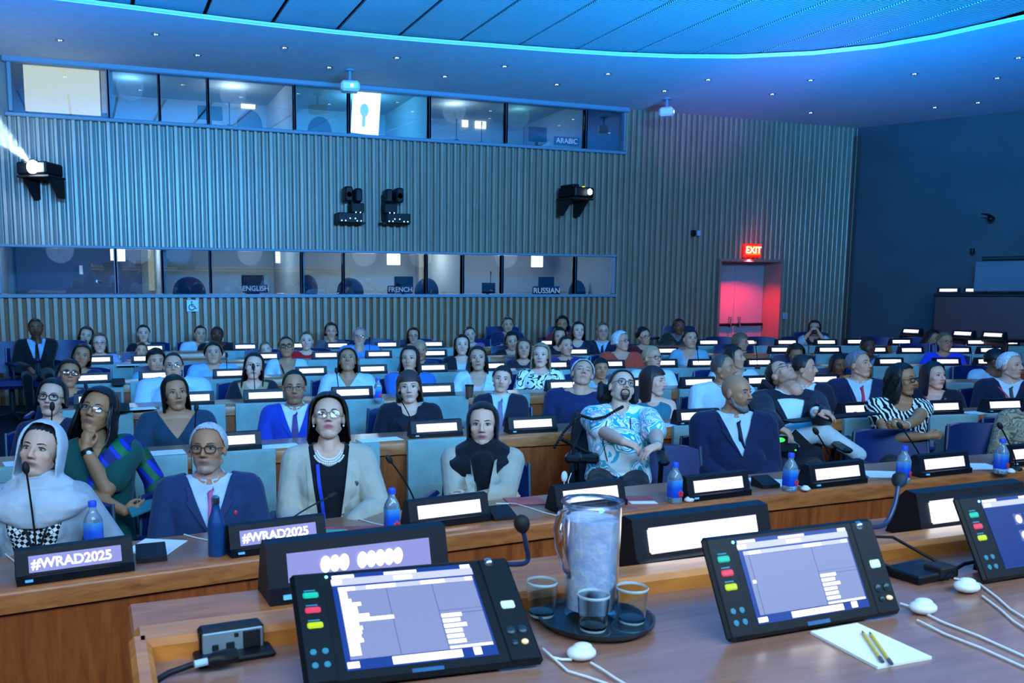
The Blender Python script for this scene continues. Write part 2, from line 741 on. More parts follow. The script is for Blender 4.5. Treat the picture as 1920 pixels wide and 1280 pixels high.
# booth lamps (a dim lamp in every booth)
for xx, e, c in ((0.68, 5, (.25, .6, 1)), (2.2, 7, (.75, .85, 1)), (4.3, 16, (.1, .55, 1)), (5.9, 5, (.7, .85, 1)), (7.1, 1.5, (.3, .8, .8))):
    point('booth_lamp_light', (xx, WY + 1.0, UPZ[1] - 0.02), c, e * 4.0, 0.2)
for xx, e, c in ((-.4, 4, (.5, .7, 1)), (.7, 5, (.7, .8, 1)), (1.3, 2, (.1, .4, 1)), (2.4, 6, (.75, .85, 1)), (4.3, 7, (.85, .9, 1)), (5.3, 4, (.9, .9, .9)), (6.9, 8, (.85, .9, 1))):
    point('booth_lamp_light', (xx, WY + 1.0, LOZ[1] + .02), c, e * 6.0, 0.2)

E_WIN = emit('lit_window_warm', '#fff6dc', 3.0)
E_WINC = emit('lit_blind_cream', '#f3e2b8', 1.15)
E_WINW = emit('lit_window_white', '#ffffff', 4.0)


def wallbox(name, label, cat, u, v, du, dv, y, mat, depth=0.03, group=None):
    """flat thing hung on a wall at depth y, given by its picture box"""
    p = aty(u, v, y)
    a, b = aty(u - du / 2, v, y), aty(u + du / 2, v, y)
    c, d = aty(u, v - dv / 2, y), aty(u, v + dv / 2, y)
    m = MB()
    w, h = abs(b[0] - a[0]), abs(c[2] - d[2])
    m.box((0, 0, 0), (w, depth, h), bev=min(0.006, depth / 3))
    o = m.build(name, mat)
    o.location = p
    if label:
        tag(o, label, cat, group)
    return o, w, h


# lit door windows on the booths' rear walls, seen through the glass
DY = WY + 2.24
for u, v, du, dv, m, lab in ((465, 190, 26, 27, E_WIN, 'square lit door window in the second upper booth'),
                            (754, 217, 24, 26, E_WIN, 'square lit door window beside the bright picture in the upper booths'),
                            (872, 226, 11, 24, E_WIN, 'narrow lit door window in the upper booths'),
                            (901, 229, 20, 24, E_WIN, 'square lit door window next to the narrow one in the upper booths')):
    wallbox('lit_door_window', lab, 'window', u, v, du, dv, DY, m)
for u, v, du, dv, lab in ((210, 476, 6, 24, 'thin white light strip at the top of the lower booth by the grey door'),
                     (226, 477, 17, 25, 'white light panel above the grey booth door'),
                     (530, 482, 26, 22, 'white light panel above the English booth'), (738, 486, 24, 21, 'white light panel above the French booth'),
                     (861, 488, 11, 20, 'narrow white light panel between the French and Russian booths'), (1007, 490, 21, 21, 'white light panel above the Russian booth')):
    wallbox('booth_light_panel', lab, 'light', u, v, du, dv, WY + 1.7, E_WINW, 0.03)
    pp = aty(u, v, WY + 1.55)
for u, du, lab in ((289, 22, 'cream lit door leaf edge in the lower booth'), (790, 9, 'cream lit doorway strip beside the French booth'),):
    wallbox('lit_door_strip', lab, 'door', u, 505, du, 80, WY + 1.9, emit('lit_strip_cream', '#d8cfae', 0.55), 0.03)
# cream roller blind / lit room in the first upper booth
wallbox('lit_roller_blind', 'large cream backlit roller blind in the first upper booth window', 'blind', 117, 165, 142, 96, WY + 0.22, E_WINC, 0.02)
wallbox('blind_side_panel', 'narrow beige lit panel at the edge of the cream blind', 'panel', 196, 168, 13, 88, WY + 0.2, emit('lit_blind_edge', '#c9b078', 0.6), 0.02)
# glowing panel added in place of the stage screen's reflection on the glass
o, w, h = wallbox('picture_screen', 'bright white-blue screen reflection built as a tilted glowing panel in the upper booth', 'screen', 686, 210, 52, 84, WY + 0.42, emit('reflection_white', '#dff4ff', 3.0), 0.02)
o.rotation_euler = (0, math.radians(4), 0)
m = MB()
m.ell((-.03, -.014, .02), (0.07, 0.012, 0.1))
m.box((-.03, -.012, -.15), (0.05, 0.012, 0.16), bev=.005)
m.build('reflected_figure', emit('reflection_blue', '#8fd0ff', 1.6), o)

# monitors and language signs in the booths
def monitor(u, v, w, h, y, lab):
    p = aty(u, v, y)
    t = thing('booth_monitor', lab, 'monitor', p)
    m = MB()
    m.box((0, 0, 0), (w, 0.04, h), bev=0.008)
    m.build('screen', M_BLACK, t)
    m = MB()
    m.box((0, 0.03, -h / 2 - .03), (0.05, 0.03, 0.1), bev=0.005)
    m.box((0, 0.03, -h / 2 - .075), (0.2, 0.14, 0.02), bev=0.005)
    m.build('stand', M_BLACKM, t)


monitor(394, 212, 0.36, 0.2, WY + .45, 'dark monitor on the counter of the second upper booth')
monitor(1008, 252, 0.34, 0.24, WY + .45, 'dark monitor beside the Arabic sign in the upper booth')
monitor(474, 528, 0.34, 0.2, WY + .4, 'dark monitor above the English sign in the lower booth')
monitor(757, 531, 0.32, 0.22, WY + .4, 'dark monitor above the French sign in the lower booth')
monitor(1024, 530, 0.30, 0.2, WY + .4, 'dark monitor above the Russian sign in the lower booth')
monitor(916, 540, 0.24, 0.18, WY + .5, 'small dark monitor in the blue-lit lower booth')
M_SIGNB = plain('booth_sign_blue', '#142244', 0.5)
E_SIGNT = emit('booth_sign_letters', '#b8dcff', 0.75)
for txt, u, v, du, dv in (('ENGLISH', 479, 541, 46, 15), ('FRENCH', 750, 543, 46, 15), ('RUSSIAN', 1024, 545, 50, 17), ('ARABIC', 1062, 265, 46, 16)):
    o, w, h = wallbox('language_sign', 'dark blue %s language sign in a booth window' % txt, 'sign', u, v, du, dv, WY + .2, M_SIGNB, 0.04)
    t = obj('lettering', text_mesh(txt, h * 0.85, E_SIGNT), o)
    t.rotation_euler = (PI / 2, 0, 0)
    t.location = (0, -0.023, 0)
# booth chairs (rounded dark backs seen over the counters)
M_BCH = plain('booth_chair_fabric', '#1b2b44', 0.8)
for u, v, w, y, lab in ((355, 545, .5, WY + .95, 'dark rounded booth chair behind the blue-lit lower booth window'), (577, 540, .34, WY + 1.2, 'dark booth chair near the English booth light panel'),
                        (657, 545, .46, WY + .9, 'dark rounded booth chair before the French booth'), (800, 545, .44, WY + .9, 'dark rounded booth chair beside the French sign'),
                        (468, 232, .4, WY + 1.1, 'dark booth chair below the square lit door window in the upper booth'), (600, 245, .4, WY + .9, 'dark booth chair in the blue-lit upper booth'), (1082, 548, .36, WY + .9, 'dark booth chair beside the Russian booth')):
    p = aty(u, v, y)
    t = thing('booth_chair', lab, 'chair', (p[0], p[1], p[2] - 0.3))
    m = MB()
    m.ell((0, 0.0, 0.28), (w / 2, 0.05, 0.24), 20, 12)
    m.build('backrest', M_BCH, t)
    m = MB()
    m.box((0, -.2, 0.0), (w, .42, .07), bev=.03)
    m.build('seat', M_BCH, t)
# booth microphones
for u, v, y, lab in ((430, 205, WY + .3, 'thin black microphone in the second upper booth'), (903, 240, WY + .25, 'thin black microphone before the square lit door window'), (856, 235, WY + .3, 'thin black microphone by the upper booth mullion'),
                     (982, 250, WY + .3, 'thin black microphone beside the dark upper booth monitor'), (920, 520, WY + .3, 'thin black microphone in the lower blue-lit booth')):
    p = aty(u, v, y)
    m = MB()
    m.tube([(0, 0, -.22), (0, 0, .0), (0.004, 0, .1)], [.008, .006, .012], 8)
    m.lathe([(0.04, -.235), (0.04, -.22), (0.01, -.21)], n=14)
    o = m.build('booth_microphone', M_BLACKM)
    o.location = p
    tag(o, lab, 'microphone')
# grey door with lever handle inside the lower left booth
p = aty(150, 505, WY + 2.2)
dr = struct(MB().box((0, 0, 0), (1.9, 0.05, 1.2), bev=.01).build('door_1', M_BOOTHD))
dr.location = (p[0], p[1], 2.1)
m = MB()
pp = aty(182, 527, WY + 2.16)
m.lathe([(0.02, 0), (0.02, .02), (.012, .03)], (0, 0, 0), 16, 'y')
m.tube([(0, -.03, 0), (.09, -.03, 0)], .009, 8)
hn = m.build('door_handle', M_CHROME, dr)
hn.location = (pp[0] - p[0], pp[1] - p[1], pp[2] - 2.1)
wallbox('wall_thermostat', 'white thermostat on the dark wall of the lower booth', 'thermostat', 152, 506, 7, 17, WY + 2.1, M_WHITE, 0.03)

# ---- accessibility sign on the slats
M_SIGNW = plain('sign_pale_blue', '#bfe0ee', 0.5)
o, w, h = wallbox('wheelchair_sign', 'square pale wheelchair-access sign on the lower slatted wall', 'sign', 361, 573, 22, 22, WY - .03, M_SIGNW, 0.012)
m = MB()
yy = -.009
m.lathe([(0.0, -.002), (.011, -.002), (.011, .002), (0, .002)], (-.012, yy, .052), 14, 'y')
m.tube([(-.012, yy, .036), (-.010, yy, -.005), (.028, yy, -.008), (.042, yy, -.042), (.056, yy, -.036)], .0065, 8)
m.tube([(-.01, yy, .018), (.02, yy, .016)], .005, 8)
m.tube([(.0 - .012 + .040 * math.cos(a), yy, -.022 + .040 * math.sin(a)) for a in np.linspace(math.radians(110), math.radians(345), 18)], .0055, 8)
m.build('symbol', plain('sign_ink', '#0a1830', 0.6), o)

# ---- recessed double door with EXIT sign
xa, xb = DOORX
DD = 0.42
rec = MB()
rec.box((xa - .02, WY + DD / 2, (WB + DOORZ) / 2), (0.05, DD + .1, DOORZ - WB))
rec.box((xb + .02, WY + DD / 2, (WB + DOORZ) / 2), (0.05, DD + .1, DOORZ - WB))
rec.box(((xa + xb) / 2, WY + DD / 2, DOORZ + .02), (xb - xa + .09, DD + .1, 0.05))
struct(rec.build('trim_3', plain('door_frame_paint', '#8e7a70', 0.5), smooth=0))
M_DOOR = plain('door_paint_grey', '#98a0ac', 0.55)
for i, (a, b) in enumerate(((xa + .01, (xa + xb) / 2 - .004), ((xa + xb) / 2 + .004, xb - .01))):
    d = struct(MB().box(((a + b) / 2, WY + DD, (0.35 + DOORZ) / 2), (b - a, 0.05, DOORZ - .35), bev=.004).build('door_%d' % (i + 2), M_DOOR))
    m = MB()
    m.box(((a + b) / 2, WY + DD - .05, 1.28), (b - a - .02, 0.06, 0.045), bev=.012)
    m.build('push_bar', M_BLACK, d)
    xx = b - .1 if i == 0 else a + .1
    m = MB()
    m.tube([(xx, WY + DD - .03, 1.42), (xx, WY + DD - .09, 1.42), (xx, WY + DD - .09, 1.24), (xx, WY + DD - .03, 1.24)], .012, 8)
    m.build('pull_handle', M_CHROME, d)
pe = aty(1410, 470, WY - .12)
ex = thing('exit_sign', 'glowing red EXIT sign with arrow marks above the recessed door', 'sign', pe)
m = MB()
m.box((0, 0, 0), (0.36, 0.07, 0.24), bev=.01)
m.box((0, .06, .1), (0.08, .1, .05), bev=.01)
m.build('housing', emit('exit_red', '#ff1408', 2.0), ex)
m = MB()
m.box((0, -.037, .005), (0.31, 0.006, 0.17), bev=.002)
m.build('face', emit('exit_face', '#ff4a16', 3.0), ex)
t = obj('lettering', text_mesh('EXIT', 0.17, emit('exit_letters', '#fff0a8', 6.0)), ex)
t.rotation_euler = (PI / 2, 0, 0)
t.location = (0, -.042, .005)
spot('exit_sign_light', (pe[0], WY - .105, 2.500), (pe[0], WY + .25, .9), (1.0, 0.015, 0.03), 260, 120, .6, .02)
point('exit_sign_light', (pe[0], pe[1] - .02, pe[2] + .02), (1.0, 0.02, 0.02), 13, 0.12)
wallbox('light_switch_plate', 'pale switch plate on the slats beside the red-lit door', 'switch', 1472, 592, 9, 12, WY - .03, plain('plate_grey', '#a9b0c8', .5), 0.02)
wallbox('wall_sensor', 'small black sensor box on the slatted wall', 'sensor', 1300, 437, 7, 11, WY - .04, M_BLACK, 0.05)
wallbox('wall_sensor', 'small pale blue sensor box on the slatted wall beside the black one', 'sensor', 1310, 437, 6, 10, WY - .04, plain('sensor_pale', '#8cc4ec', .5), 0.04)

# ---- right wall, angled towards the room
c0 = aty(1597, 400, WY)[:2]
dv = np.array([.52, -.86]) / math.hypot(.52, .86)
nv = np.array([-dv[1], dv[0]])
q = N('right_wall_dim_paint')  # weaker light on this wall is put into its darker colour
q.set(Roughness=0.7)
no = q.n('TexNoise', i_Scale=1.4, i_Detail=5.0)
q.l(q.mapped(), no.inputs['Vector'])
q.l(q.ramp(no.outputs[0], [(0.3, srgb('#2b363c')), (0.75, srgb('#38444a'))]), q.b.inputs['Base Color'])
mb = MB()
e0, e1 = c0 - dv * .02, c0 + dv * 9.0
mb.prism([tuple(e0), tuple(e1), tuple(e1 + nv * .1), tuple(e0 + nv * .1)], -0.1, SOF)
struct(mb.build('wall_right', q.m, smooth=0))
mb = MB()
mb.box((c0[0] - .03, WY - .02, (WB + SOF - .12) / 2), (0.1, 0.16, SOF - WB - .2), bev=.01)
struct(mb.build('trim_4', wood('corner_post', '#4a4038', '#5d5248', (9, 9, .5), .5, 0)))
mb = MB()
mb.box((-4.2, 6.5, 2.4), (0.1, 14, 5.2))
struct(mb.build('wall_left', M_BACKB, smooth=0))

# ---- ceiling: slatted panels above, smooth soffit band below them
EDGE = [(-4.2, 10.45), (-1.5, 10.5), (-0.24, 10.55), (0.55, 10.6), (1.3, 10.66), (2.07, 10.7), (2.83, 10.72), (3.57, 10.7), (4.33, 10.65), (5.16, 10.57), (5.88, 10.5), (6.65, 10.39),
        (7.42, 10.22), (8.2, 9.95), (9.0, 9.48), (9.55, 8.92), (9.85, 8.36), (10.1, 7.45), (10.25, 6.4), (10.3, 5.0), (10.3, 1.0)]
q = N('soffit_paint')
q.set(Roughness=0.75)
no = q.n('TexNoise', i_Scale=8.0, i_Detail=4.0)
q.l(q.mapped(), no.inputs['Vector'])
q.l(q.ramp(no.outputs[0], [(0.3, srgb('#c6ccd2')), (0.7, srgb('#d2d6da'))]), q.b.inputs['Base Color'])
mb = MB()
mb.prism(EDGE + [(19, 1.0), (19, 9), (15, 13.32), (-4.2, 13.32)], SOF, SOF + .05)
struct(mb.build('ceiling_soffit', q.m, smooth=0))
mb = MB()
P = [(x, y, SOF + .025) for x, y in EDGE]
mb.tube([(x, y - .01, z) for x, y, z in P], .009, 8)
struct(mb.build('trim_lit_edge', plain('soffit_lit_line', '#c3ccd2', .5)))  # pale tube added as the lit line along the soffit edge
q = N('ceiling_panel')
q.set(Roughness=0.6)
v = q.mapped((1, 1, 1))
wv = q.n('TexWave', i_Scale=9.0, i_Distortion=0.0, wave_type='BANDS', bands_direction='Y')
q.l(v, wv.inputs['Vector'])
q.l(q.ramp(wv.outputs[0], [(0.0, srgb('#6d7d80')), (0.4, srgb('#9fb2b4')), (1.0, srgb('#b8c8c8'))]), q.b.inputs['Base Color'])
q.bump(wv.outputs[0], 0.5, 0.02)
mb = MB()
seams = [0.575 + .795 * i for i in range(-6, 13)]
for a, b in zip(seams[:-1], seams[1:]):
    mb.box(((a + b) / 2, 4.6, SOF + .11), (b - a - .045, 13.0, .04), bev=.008)
pan = mb.build('ceiling', q.m)
struct(pan)
mb = MB()
mb.box((4.0, 4.6, SOF + .2), (17, 13.0, .06))
mb.build('backing', plain('ceiling_backing', '#2a3236', .9), pan, 0)

# recessed downlights
dl = None
for u, v in ((112, 75), (292, 64), (370, 103), (533, 89), (617, 126), (744, 108), (834, 143), (946, 124), (1044, 158), (1140, 138), (1246, 170), (1328, 149), (1520, 150), (1520, 211),
             (1715, 138), (1753, 201), (1834, 192), (1870, 146), (1910, 108), (1448, 176)):
    p = atz(u, v, SOF)
    if dl is None:
        dl = thing('downlight', 'small recessed downlight with tiny glints in the blue soffit', 'light', p, 0, 'recessed downlights in the soffit')
        m = MB()
        m.lathe([(.05, .01), (.055, -.004), (.04, -.004), (.036, .03)], n=20)
        m.build('ring', plain('downlight_ring', '#6a7c8c', .4, .6), dl)
        for a in range(3):
            MB().ell((.018 * math.cos(a * 2.1), .018 * math.sin(a * 2.1), -.006), (.007, .007, .004), 8, 6).build('led', emit('downlight_glint', '#d8f0ff', 5.0), dl)
        o = dl
    else:
        o = copy_tree(dl)
        o.location = p

# ceiling-hung white cameras
for u, v, rz, lab in ((656, 163, -10, 'white ceiling projector hanging before the upper booths'), (1250, 210, 40, 'white ceiling camera hanging at the top of the slatted wall')):
    p = aty(u, v, WY - .9)
    t = thing('ceiling_projector', lab, 'projector', p, math.radians(rz))
    m = MB()
    m.box((0, 0, 0), (.26 if rz < 0 else .17, .22, .14), bev=.03)
    m.build('body', M_WHITE, t)
    m = MB()
    m.tube([(0, 0, .06), (0, 0, SOF - p[2])], .022, 10)
    m.lathe([(.07, SOF - p[2] - .02), (.07, SOF - p[2])], n=16)
    m.build('mount', M_FRAME, t)
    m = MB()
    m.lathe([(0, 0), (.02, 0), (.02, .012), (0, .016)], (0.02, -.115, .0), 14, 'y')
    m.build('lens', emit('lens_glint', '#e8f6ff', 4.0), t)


# projectors on black wall brackets
def projector(u, v, lab, lit, rz):
    p = aty(u, v, WY - .3)
    t = thing('wall_projector', lab, 'projector', p, math.radians(rz))
    m = MB()
    m.box((0, 0, 0), (.42, .42, .16), bev=.02)
    m.box((-.12, .02, .1), (.14, .3, .05), bev=.01)
    m.build('body', M_BLACK, t)
    m = MB()
    m.lathe([(.05, 0), (.055, .04), (.045, .05), (0, .05)], (.06, -.2, .0), 20, 'y')
    m.build('lens_barrel', M_BLACKM, t)
    m = MB()
    m.ell((.06, -.255, .0), (.085 if lab.endswith('beam') else .05, .02, .085 if lab.endswith('beam') else .05), 18, 12)  # beam projector's lens made oversized to imitate its glare
    m.build('lens', lit, t)
    m = MB()
    m.box((-.02, -.19, .085), (.04, .03, .008), bev=.002)
    m.build('indicator', emit('led_lime', '#d8ff30', 2.0), t)
    m = MB()
    m.box((0, .02, -.1), (.46, .4, .03), bev=.005)
    for sx in (-.2, .16):
        m.prism([(.22, -.1), (-.1, -.1), (.12, -.36), (.22, -.36)], sx, sx + .05, lambda a, b, z: (z, a, b))
    m.build('bracket', M_BLACKM, t)
    return t, p


pr1, pp1 = projector(75, 318, 'black wall projector throwing a bright blue-white beam', emit('projector_lamp', '#d8ecff', 90.0), -30)
pr2, pp2 = projector(1080, 362, 'black wall projector with small white lens glint and lime light', emit('projector_lens_dim', '#dff0ff', 8.0), 14)
# hazy projector beam: lit by the projector's own lamp
src = Vector(pp1) + Vector((-.07, -.33, .02))
tgt = Vector(aty(-150, 110, WY - 1.7))
spot('projector_beam_light', src, tgt, (.62, .8, 1.0), 800, 26, 0.3, 0.01)
point('projector_spill_light', src + Vector((0, -.06, .02)), (.35, .6, 1.0), 14, .03)
d = (tgt - src)
ln = d.length
m = MB()
m.lathe([(.04, 0.02), (.04 + ln * .2, ln)], n=24)
q = N('beam_haze')
q.t.nodes.remove(q.b)
vs = q.n('VolumeScatter')
vs.inputs['Color'].default_value = (.8, .9, 1, 1)
no = q.n('TexNoise', i_Scale=22.0, i_Detail=5.0)
q.l(q.mapped(), no.inputs['Vector'])
mr = q.n('MapRange')
mr.inputs['From Min'].default_value = .46
mr.inputs['From Max'].default_value = .72
mr.inputs['To Min'].default_value = .02
mr.inputs['To Max'].default_value = 1.5
q.l(no.outputs[0], mr.inputs[0])
q.l(mr.outputs[0], vs.inputs['Density'])
q.l(vs.outputs[0], q.o.inputs['Volume'])
bm_ = m.build('projector_haze', q.m)
bm_.location = src
bm_.rotation_euler = d.to_track_quat('Z', 'Y').to_euler()
bm_['kind'] = 'stuff'
bm_['label'] = 'speckled haze lit in the beam of the wall projector'

# two pan-tilt camera stacks on the wall
cs = None
for u, v, lab in ((657, 385, 'black camera stack with small blue lights, below the bright picture screen'), (740, 387, 'black camera stack with small blue lights, towards the white-lens projector')):
    p = aty(u, v, WY - .14)
    flip = 1 if cs is None else -1
    t = thing('camera_stack', lab, 'camera', p)
    m = MB()
    m.box((-.03 * flip, 0, -.19), (.38, .24, .15), bev=.01)
    m.box((.0, .04, -.26), (.44, .22, .03), bev=.005)
    m.build('shelf_box', M_BLACK, t)
    m = MB()
    m.box((.09 * flip, 0, -.04), (.2, .2, .14), bev=.012)
    m.box((.1 * flip, .1, -.02), (.16, .1, .4), bev=.012)
    m.build('base', M_BLACKM, t)
    m = MB()
    m.box((-.05 * flip, -.02, .16), (.12, .2, .22), bev=.02)
    m.box((.11 * flip, -.0, .15), (.11, .18, .2), bev=.02)
    m.build('camera_head', M_BLACK, t)
    m = MB()
    m.lathe([(.04, 0), (.045, .05), (.0, .055)], (-.05 * flip, -.12, .15), 18, 'y')
    m.build('lens', M_BLACKM, t)
    for a, b in ((-.17, -.235), (-.11, -.235), (.07, -.235), (.13, -.235), (-.04, -.2), (.04, -.2), (.05, -.11), (.12, -.11)):
        MB().ell((a * flip, -.125, b), (.009, .008, .009), 8, 6).build('indicator_light', emit('led_pale', '#b8f0ff', 4.0), t)
    cs = t
# ================================================================= DESK ROWS
def curve_box(m, r, x0, x1, d0, d1, z0, z1, n=None, rnd=0.0):
    """solid that follows the curve of desk row r, from depth offset d0 (camera side) to d1"""
    n = n or max(2, int(abs(x1 - x0) / 0.25))
    xs = np.linspace(x0, x1, n + 1)
    P = []
    for x in xs:
        a = rowtan(r, x)
        y = rowy(r, x)
        nx, ny = -math.sin(a), math.cos(a)
        q = []
        if rnd:
            prof = [(d0, z0), (d0 - 0.0, z1 - rnd), (d0 + rnd * .35, z1 - rnd * .3), (d0 + rnd, z1), (d1, z1), (d1, z0)]
        else:
            prof = [(d0, z0), (d0, z1), (d1, z1), (d1, z0)]
        for d, z in prof:
            q.append((x + nx * d, y + ny * d, z))
        P.append(q)
    k = len(P[0])
    o = len(m.v)
    m.grid(P, closed=True)
    m.f.append(tuple(o + i for i in range(k))[::-1])
    m.f.append(tuple(o + (len(P) - 1) * k + i for i in range(k)))


def row_pt(r, x, d, z):
    a = rowtan(r, x)
    return (x - math.sin(a) * d, rowy(r, x) + math.cos(a) * d, z)


ROWX = {1: (-1.35, 6.1), 2: (-.72, 8.3), 3: (-.38, 8.9), 4: (-.36, 10.9), 5: (-.3, 11.4), 6: (.3, 12.8)}
ORD = {1: 'front', 2: 'second', 3: 'third', 4: 'fourth', 5: 'fifth', 6: 'rearmost'}
PLATES = {}          # row -> list of (x, (u, v))
for r, (z, l) in ROWS.items():
    PLATES[r] = [(float(atz(u, v, z)[0]), (u, v)) for u, v in l]
SEATX = {r: [x for x, _ in PLATES[r]] for r in PLATES}
EXTRA = {2: [-.3, .25, 1.5, 3.6, 5.05], 3: [3.45, 7.5, 8.2], 4: [7.75], 5: [1.1, 4.4, 7.2], 6: [4.6, 6.4]}
for r in EXTRA:
    SEATX[r] = sorted(SEATX[r] + EXTRA[r])

for r in range(1, 7):
    x0, x1 = ROWX[r]
    zt = TOPZ[r]
    zf = zt - 0.76
    xm = (x0 + x1) / 2
    dk = thing('desk_row', ('long wooden desk of the %s audience row' % ORD[r]) + (', plain wood towards the stage table' if r == 1 else ' with teal fabric panels'), 'desk', (0, 0, 0))
    m = MB()
    DD_ = .43 if r == 1 else .36
    curve_box(m, r, x0, x1, .03, DD_, zt - .035, zt)
    m.build('worktop', M_TOP, dk, 30)
    m = MB()
    curve_box(m, r, x0, x1, -.06, .04, zt - .085, zt + .004, rnd=.02)
    m.build('front_rim', M_RIM, dk, 40)
    m = MB()
    curve_box(m, r, x0, x1, -.035, .0, zf - .05, zt - .09)
    curve_box(m, r, x0, x0 + .04, -.03, DD_ - .02, zf - .05, zt - .03, 1)
    curve_box(m, r, x1 - .04, x1, -.03, DD_ - .02, zf - .05, zt - .03, 1)
    m.build('front_panel', M_DESK, dk, 30)
    if r > 1:
        for x in SEATX[r]:
            if x < x0 + .25 or x > x1 - .25:
                continue
            if r == 2 and (2.75 < x < 3.75):
                continue
            m = MB()
            curve_box(m, r, x - .26, x + .26, -.095, -.062, zt - .60, zt + .012, 4, rnd=.015)
            m.build('fabric_panel', M_FABRIC, dk, 40)

# raised desk and cabinet against the right wall
def facing(p):
    return -math.atan2(p[0], p[1])


DIRL = []
g0 = aty(1750, 600, 11.35)
g1 = aty(2060, 600, 9.3)
gd = np.array([g1[0] - g0[0], g1[1] - g0[1]])
gl = np.linalg.norm(gd)
gd = gd / gl
gn = np.array([-gd[1], gd[0]])
gt = thing('raised_desk', 'raised dark red panelled desk along the right wall', 'desk', (g0[0], g0[1], 0), math.atan2(gd[1], gd[0]))
m = MB()
m.box((gl / 2, .03, 1.38), (gl, .06, .94), bev=.01)
m.build('front_panel', wood('red_panel', '#3a0c0e', '#5a1414', (3, 9, 9), .45, .1), gt)
m = MB()
m.box((gl / 2, .22, 1.83), (gl + .04, .5, .05), bev=.012)
m.build('worktop', M_BLACK, gt)
m = MB()
m.box((gl / 2, .45, .65), (gl, .06, 1.1))
m.build('plinth', M_BLACKM, gt)
cb = thing('wall_cabinet', 'pale blue-lit booth counter above the raised red desk', 'cabinet', (0, 0, 0))
p = aty(1826, 520, 10.75)
cb.location = (p[0], p[1], 1.9)
cb.rotation_euler = (0, 0, math.atan2(gd[1], gd[0]))
m = MB()
m.box((1.2, .12, .24), (2.4, .2, .5), bev=.01)
m.build('front_board', plain('cabinet_paint', '#55626e', .6), cb)
m = MB()
m.box((1.25, .1, .53), (2.3, .3, .06), bev=.01)
m.build('top_rail', M_BLACK, cb)
# wall sconce
p = aty(1858, 410, 11.0)
o = MB().ell((0, 0, 0), (.06, .06, .05)).tube([(0, 0, .03), (-.15, -.05, .06), (-.3, -.05, .07)], [.03, .02, .008], 8).build('wall_bracket_lamp', M_BLACK)
o.location = p
tag(o, 'small curved bracket lamp on the dark right wall', 'lamp')
p = aty(1823, 471, 11.2)
o = MB().box((0, 0, 0), (.06, .06, .1), bev=.01).build('wall_handset', M_BLACK)
o.location = p
tag(o, 'small dark handset on the right wall by the cabinet', 'handset')

# ================================================================= LIT NAME SIGNS
def sign_meshes():
    W, H, D = .38, .112, .10
    hs = MB()
    prof = [(-.012, 0.0), (-.012, .026), (0.0, .030), (.022, H), (.05, H + .004), (.066, H - .012), (D, 0.0)]
    hs.prism(prof, -W / 2, W / 2, lambda a, b, z: (z, a, b))
    body = hs.mesh('sign_housing', M_NAVYBOX, 30)

    def face(x0, x1, z0, z1, off, mat, nm):
        """patch on the tilted front face"""
        k = .022 / (H - .03)
        q = MB()
        f = lambda x, z, o: (x, (z - .03) * k - o, z)
        v = [f(x0, z0, off), f(x1, z0, off), f(x1, z1, off), f(x0, z1, off), f(x0, z0, -.001), f(x1, z0, -.001), f(x1, z1, -.001), f(x0, z1, -.001)]
        q.add(v, [(0, 1, 2, 3), (7, 6, 5, 4), (0, 4, 5, 1), (1, 5, 6, 2), (2, 6, 7, 3), (3, 7, 4, 0)])
        return q.mesh(nm, mat, 0)
    lilac = face(-.15, .15, .038, .092, .0015, E_LILAC, 'screen')
    white = face(-.15, .15, .038, .092, .0015, emit('sign_white_dim', '#e6e4ff', 1.25), 'screen')
    blaze = face(-.11, .09, .042, .088, .003, E_WHITE, 'lit_words')
    tagm = face(-.165, -.14, .012, .02, .014, plain('sign_tag', '#6fc4ee', .4), 'tag')
    kb = (D - .066) / (H - .012)
    q = MB()
    fb = lambda x, z, o: (x, D - z * kb + o, z)
    q.add([fb(-.14, .03, .0015), fb(.14, .03, .0015), fb(.14, .085, .0015), fb(-.14, .085, .0015), fb(-.14, .03, -.002), fb(.14, .03, -.002), fb(.14, .085, -.002), fb(-.14, .085, -.002)],
          [(3, 2, 1, 0), (4, 5, 6, 7), (1, 5, 4, 0), (2, 6, 5, 1), (3, 7, 6, 2), (0, 4, 7, 3)])
    return body, lilac, white, blaze, tagm, q.mesh('rear_screen', emit('sign_rear', '#c8d4ff', 6.0), 0)


SIGN = sign_meshes()
WRAD = text_mesh('#WRAD2025', .046, E_BRIGHT, .001, .0009)
SHEAR = math.atan(.022 / .082)


def name_sign(loc, rz, label, kind='white', scale=1.0, group='lit name signs'):
    t = thing('name_sign', label, 'sign', loc, rz, group)
    t.scale = (scale, scale, scale)
    obj('housing', SIGN[0], t)
    obj('screen', SIGN[1] if kind in ('lilac', 'text') else SIGN[2], t)
    if kind == 'text':
        w = obj('lettering', WRAD, t)
        w.rotation_euler = (PI / 2 - SHEAR, 0, 0)
        w.location = (-.012, .0045, .0645)
    elif kind == 'white':
        obj('lit_words', SIGN[3], t)
    if scale < 1.05:
        obj('rear_screen', SIGN[5], t)
    if scale > .97:
        obj('tag', SIGN[4], t)
    return t


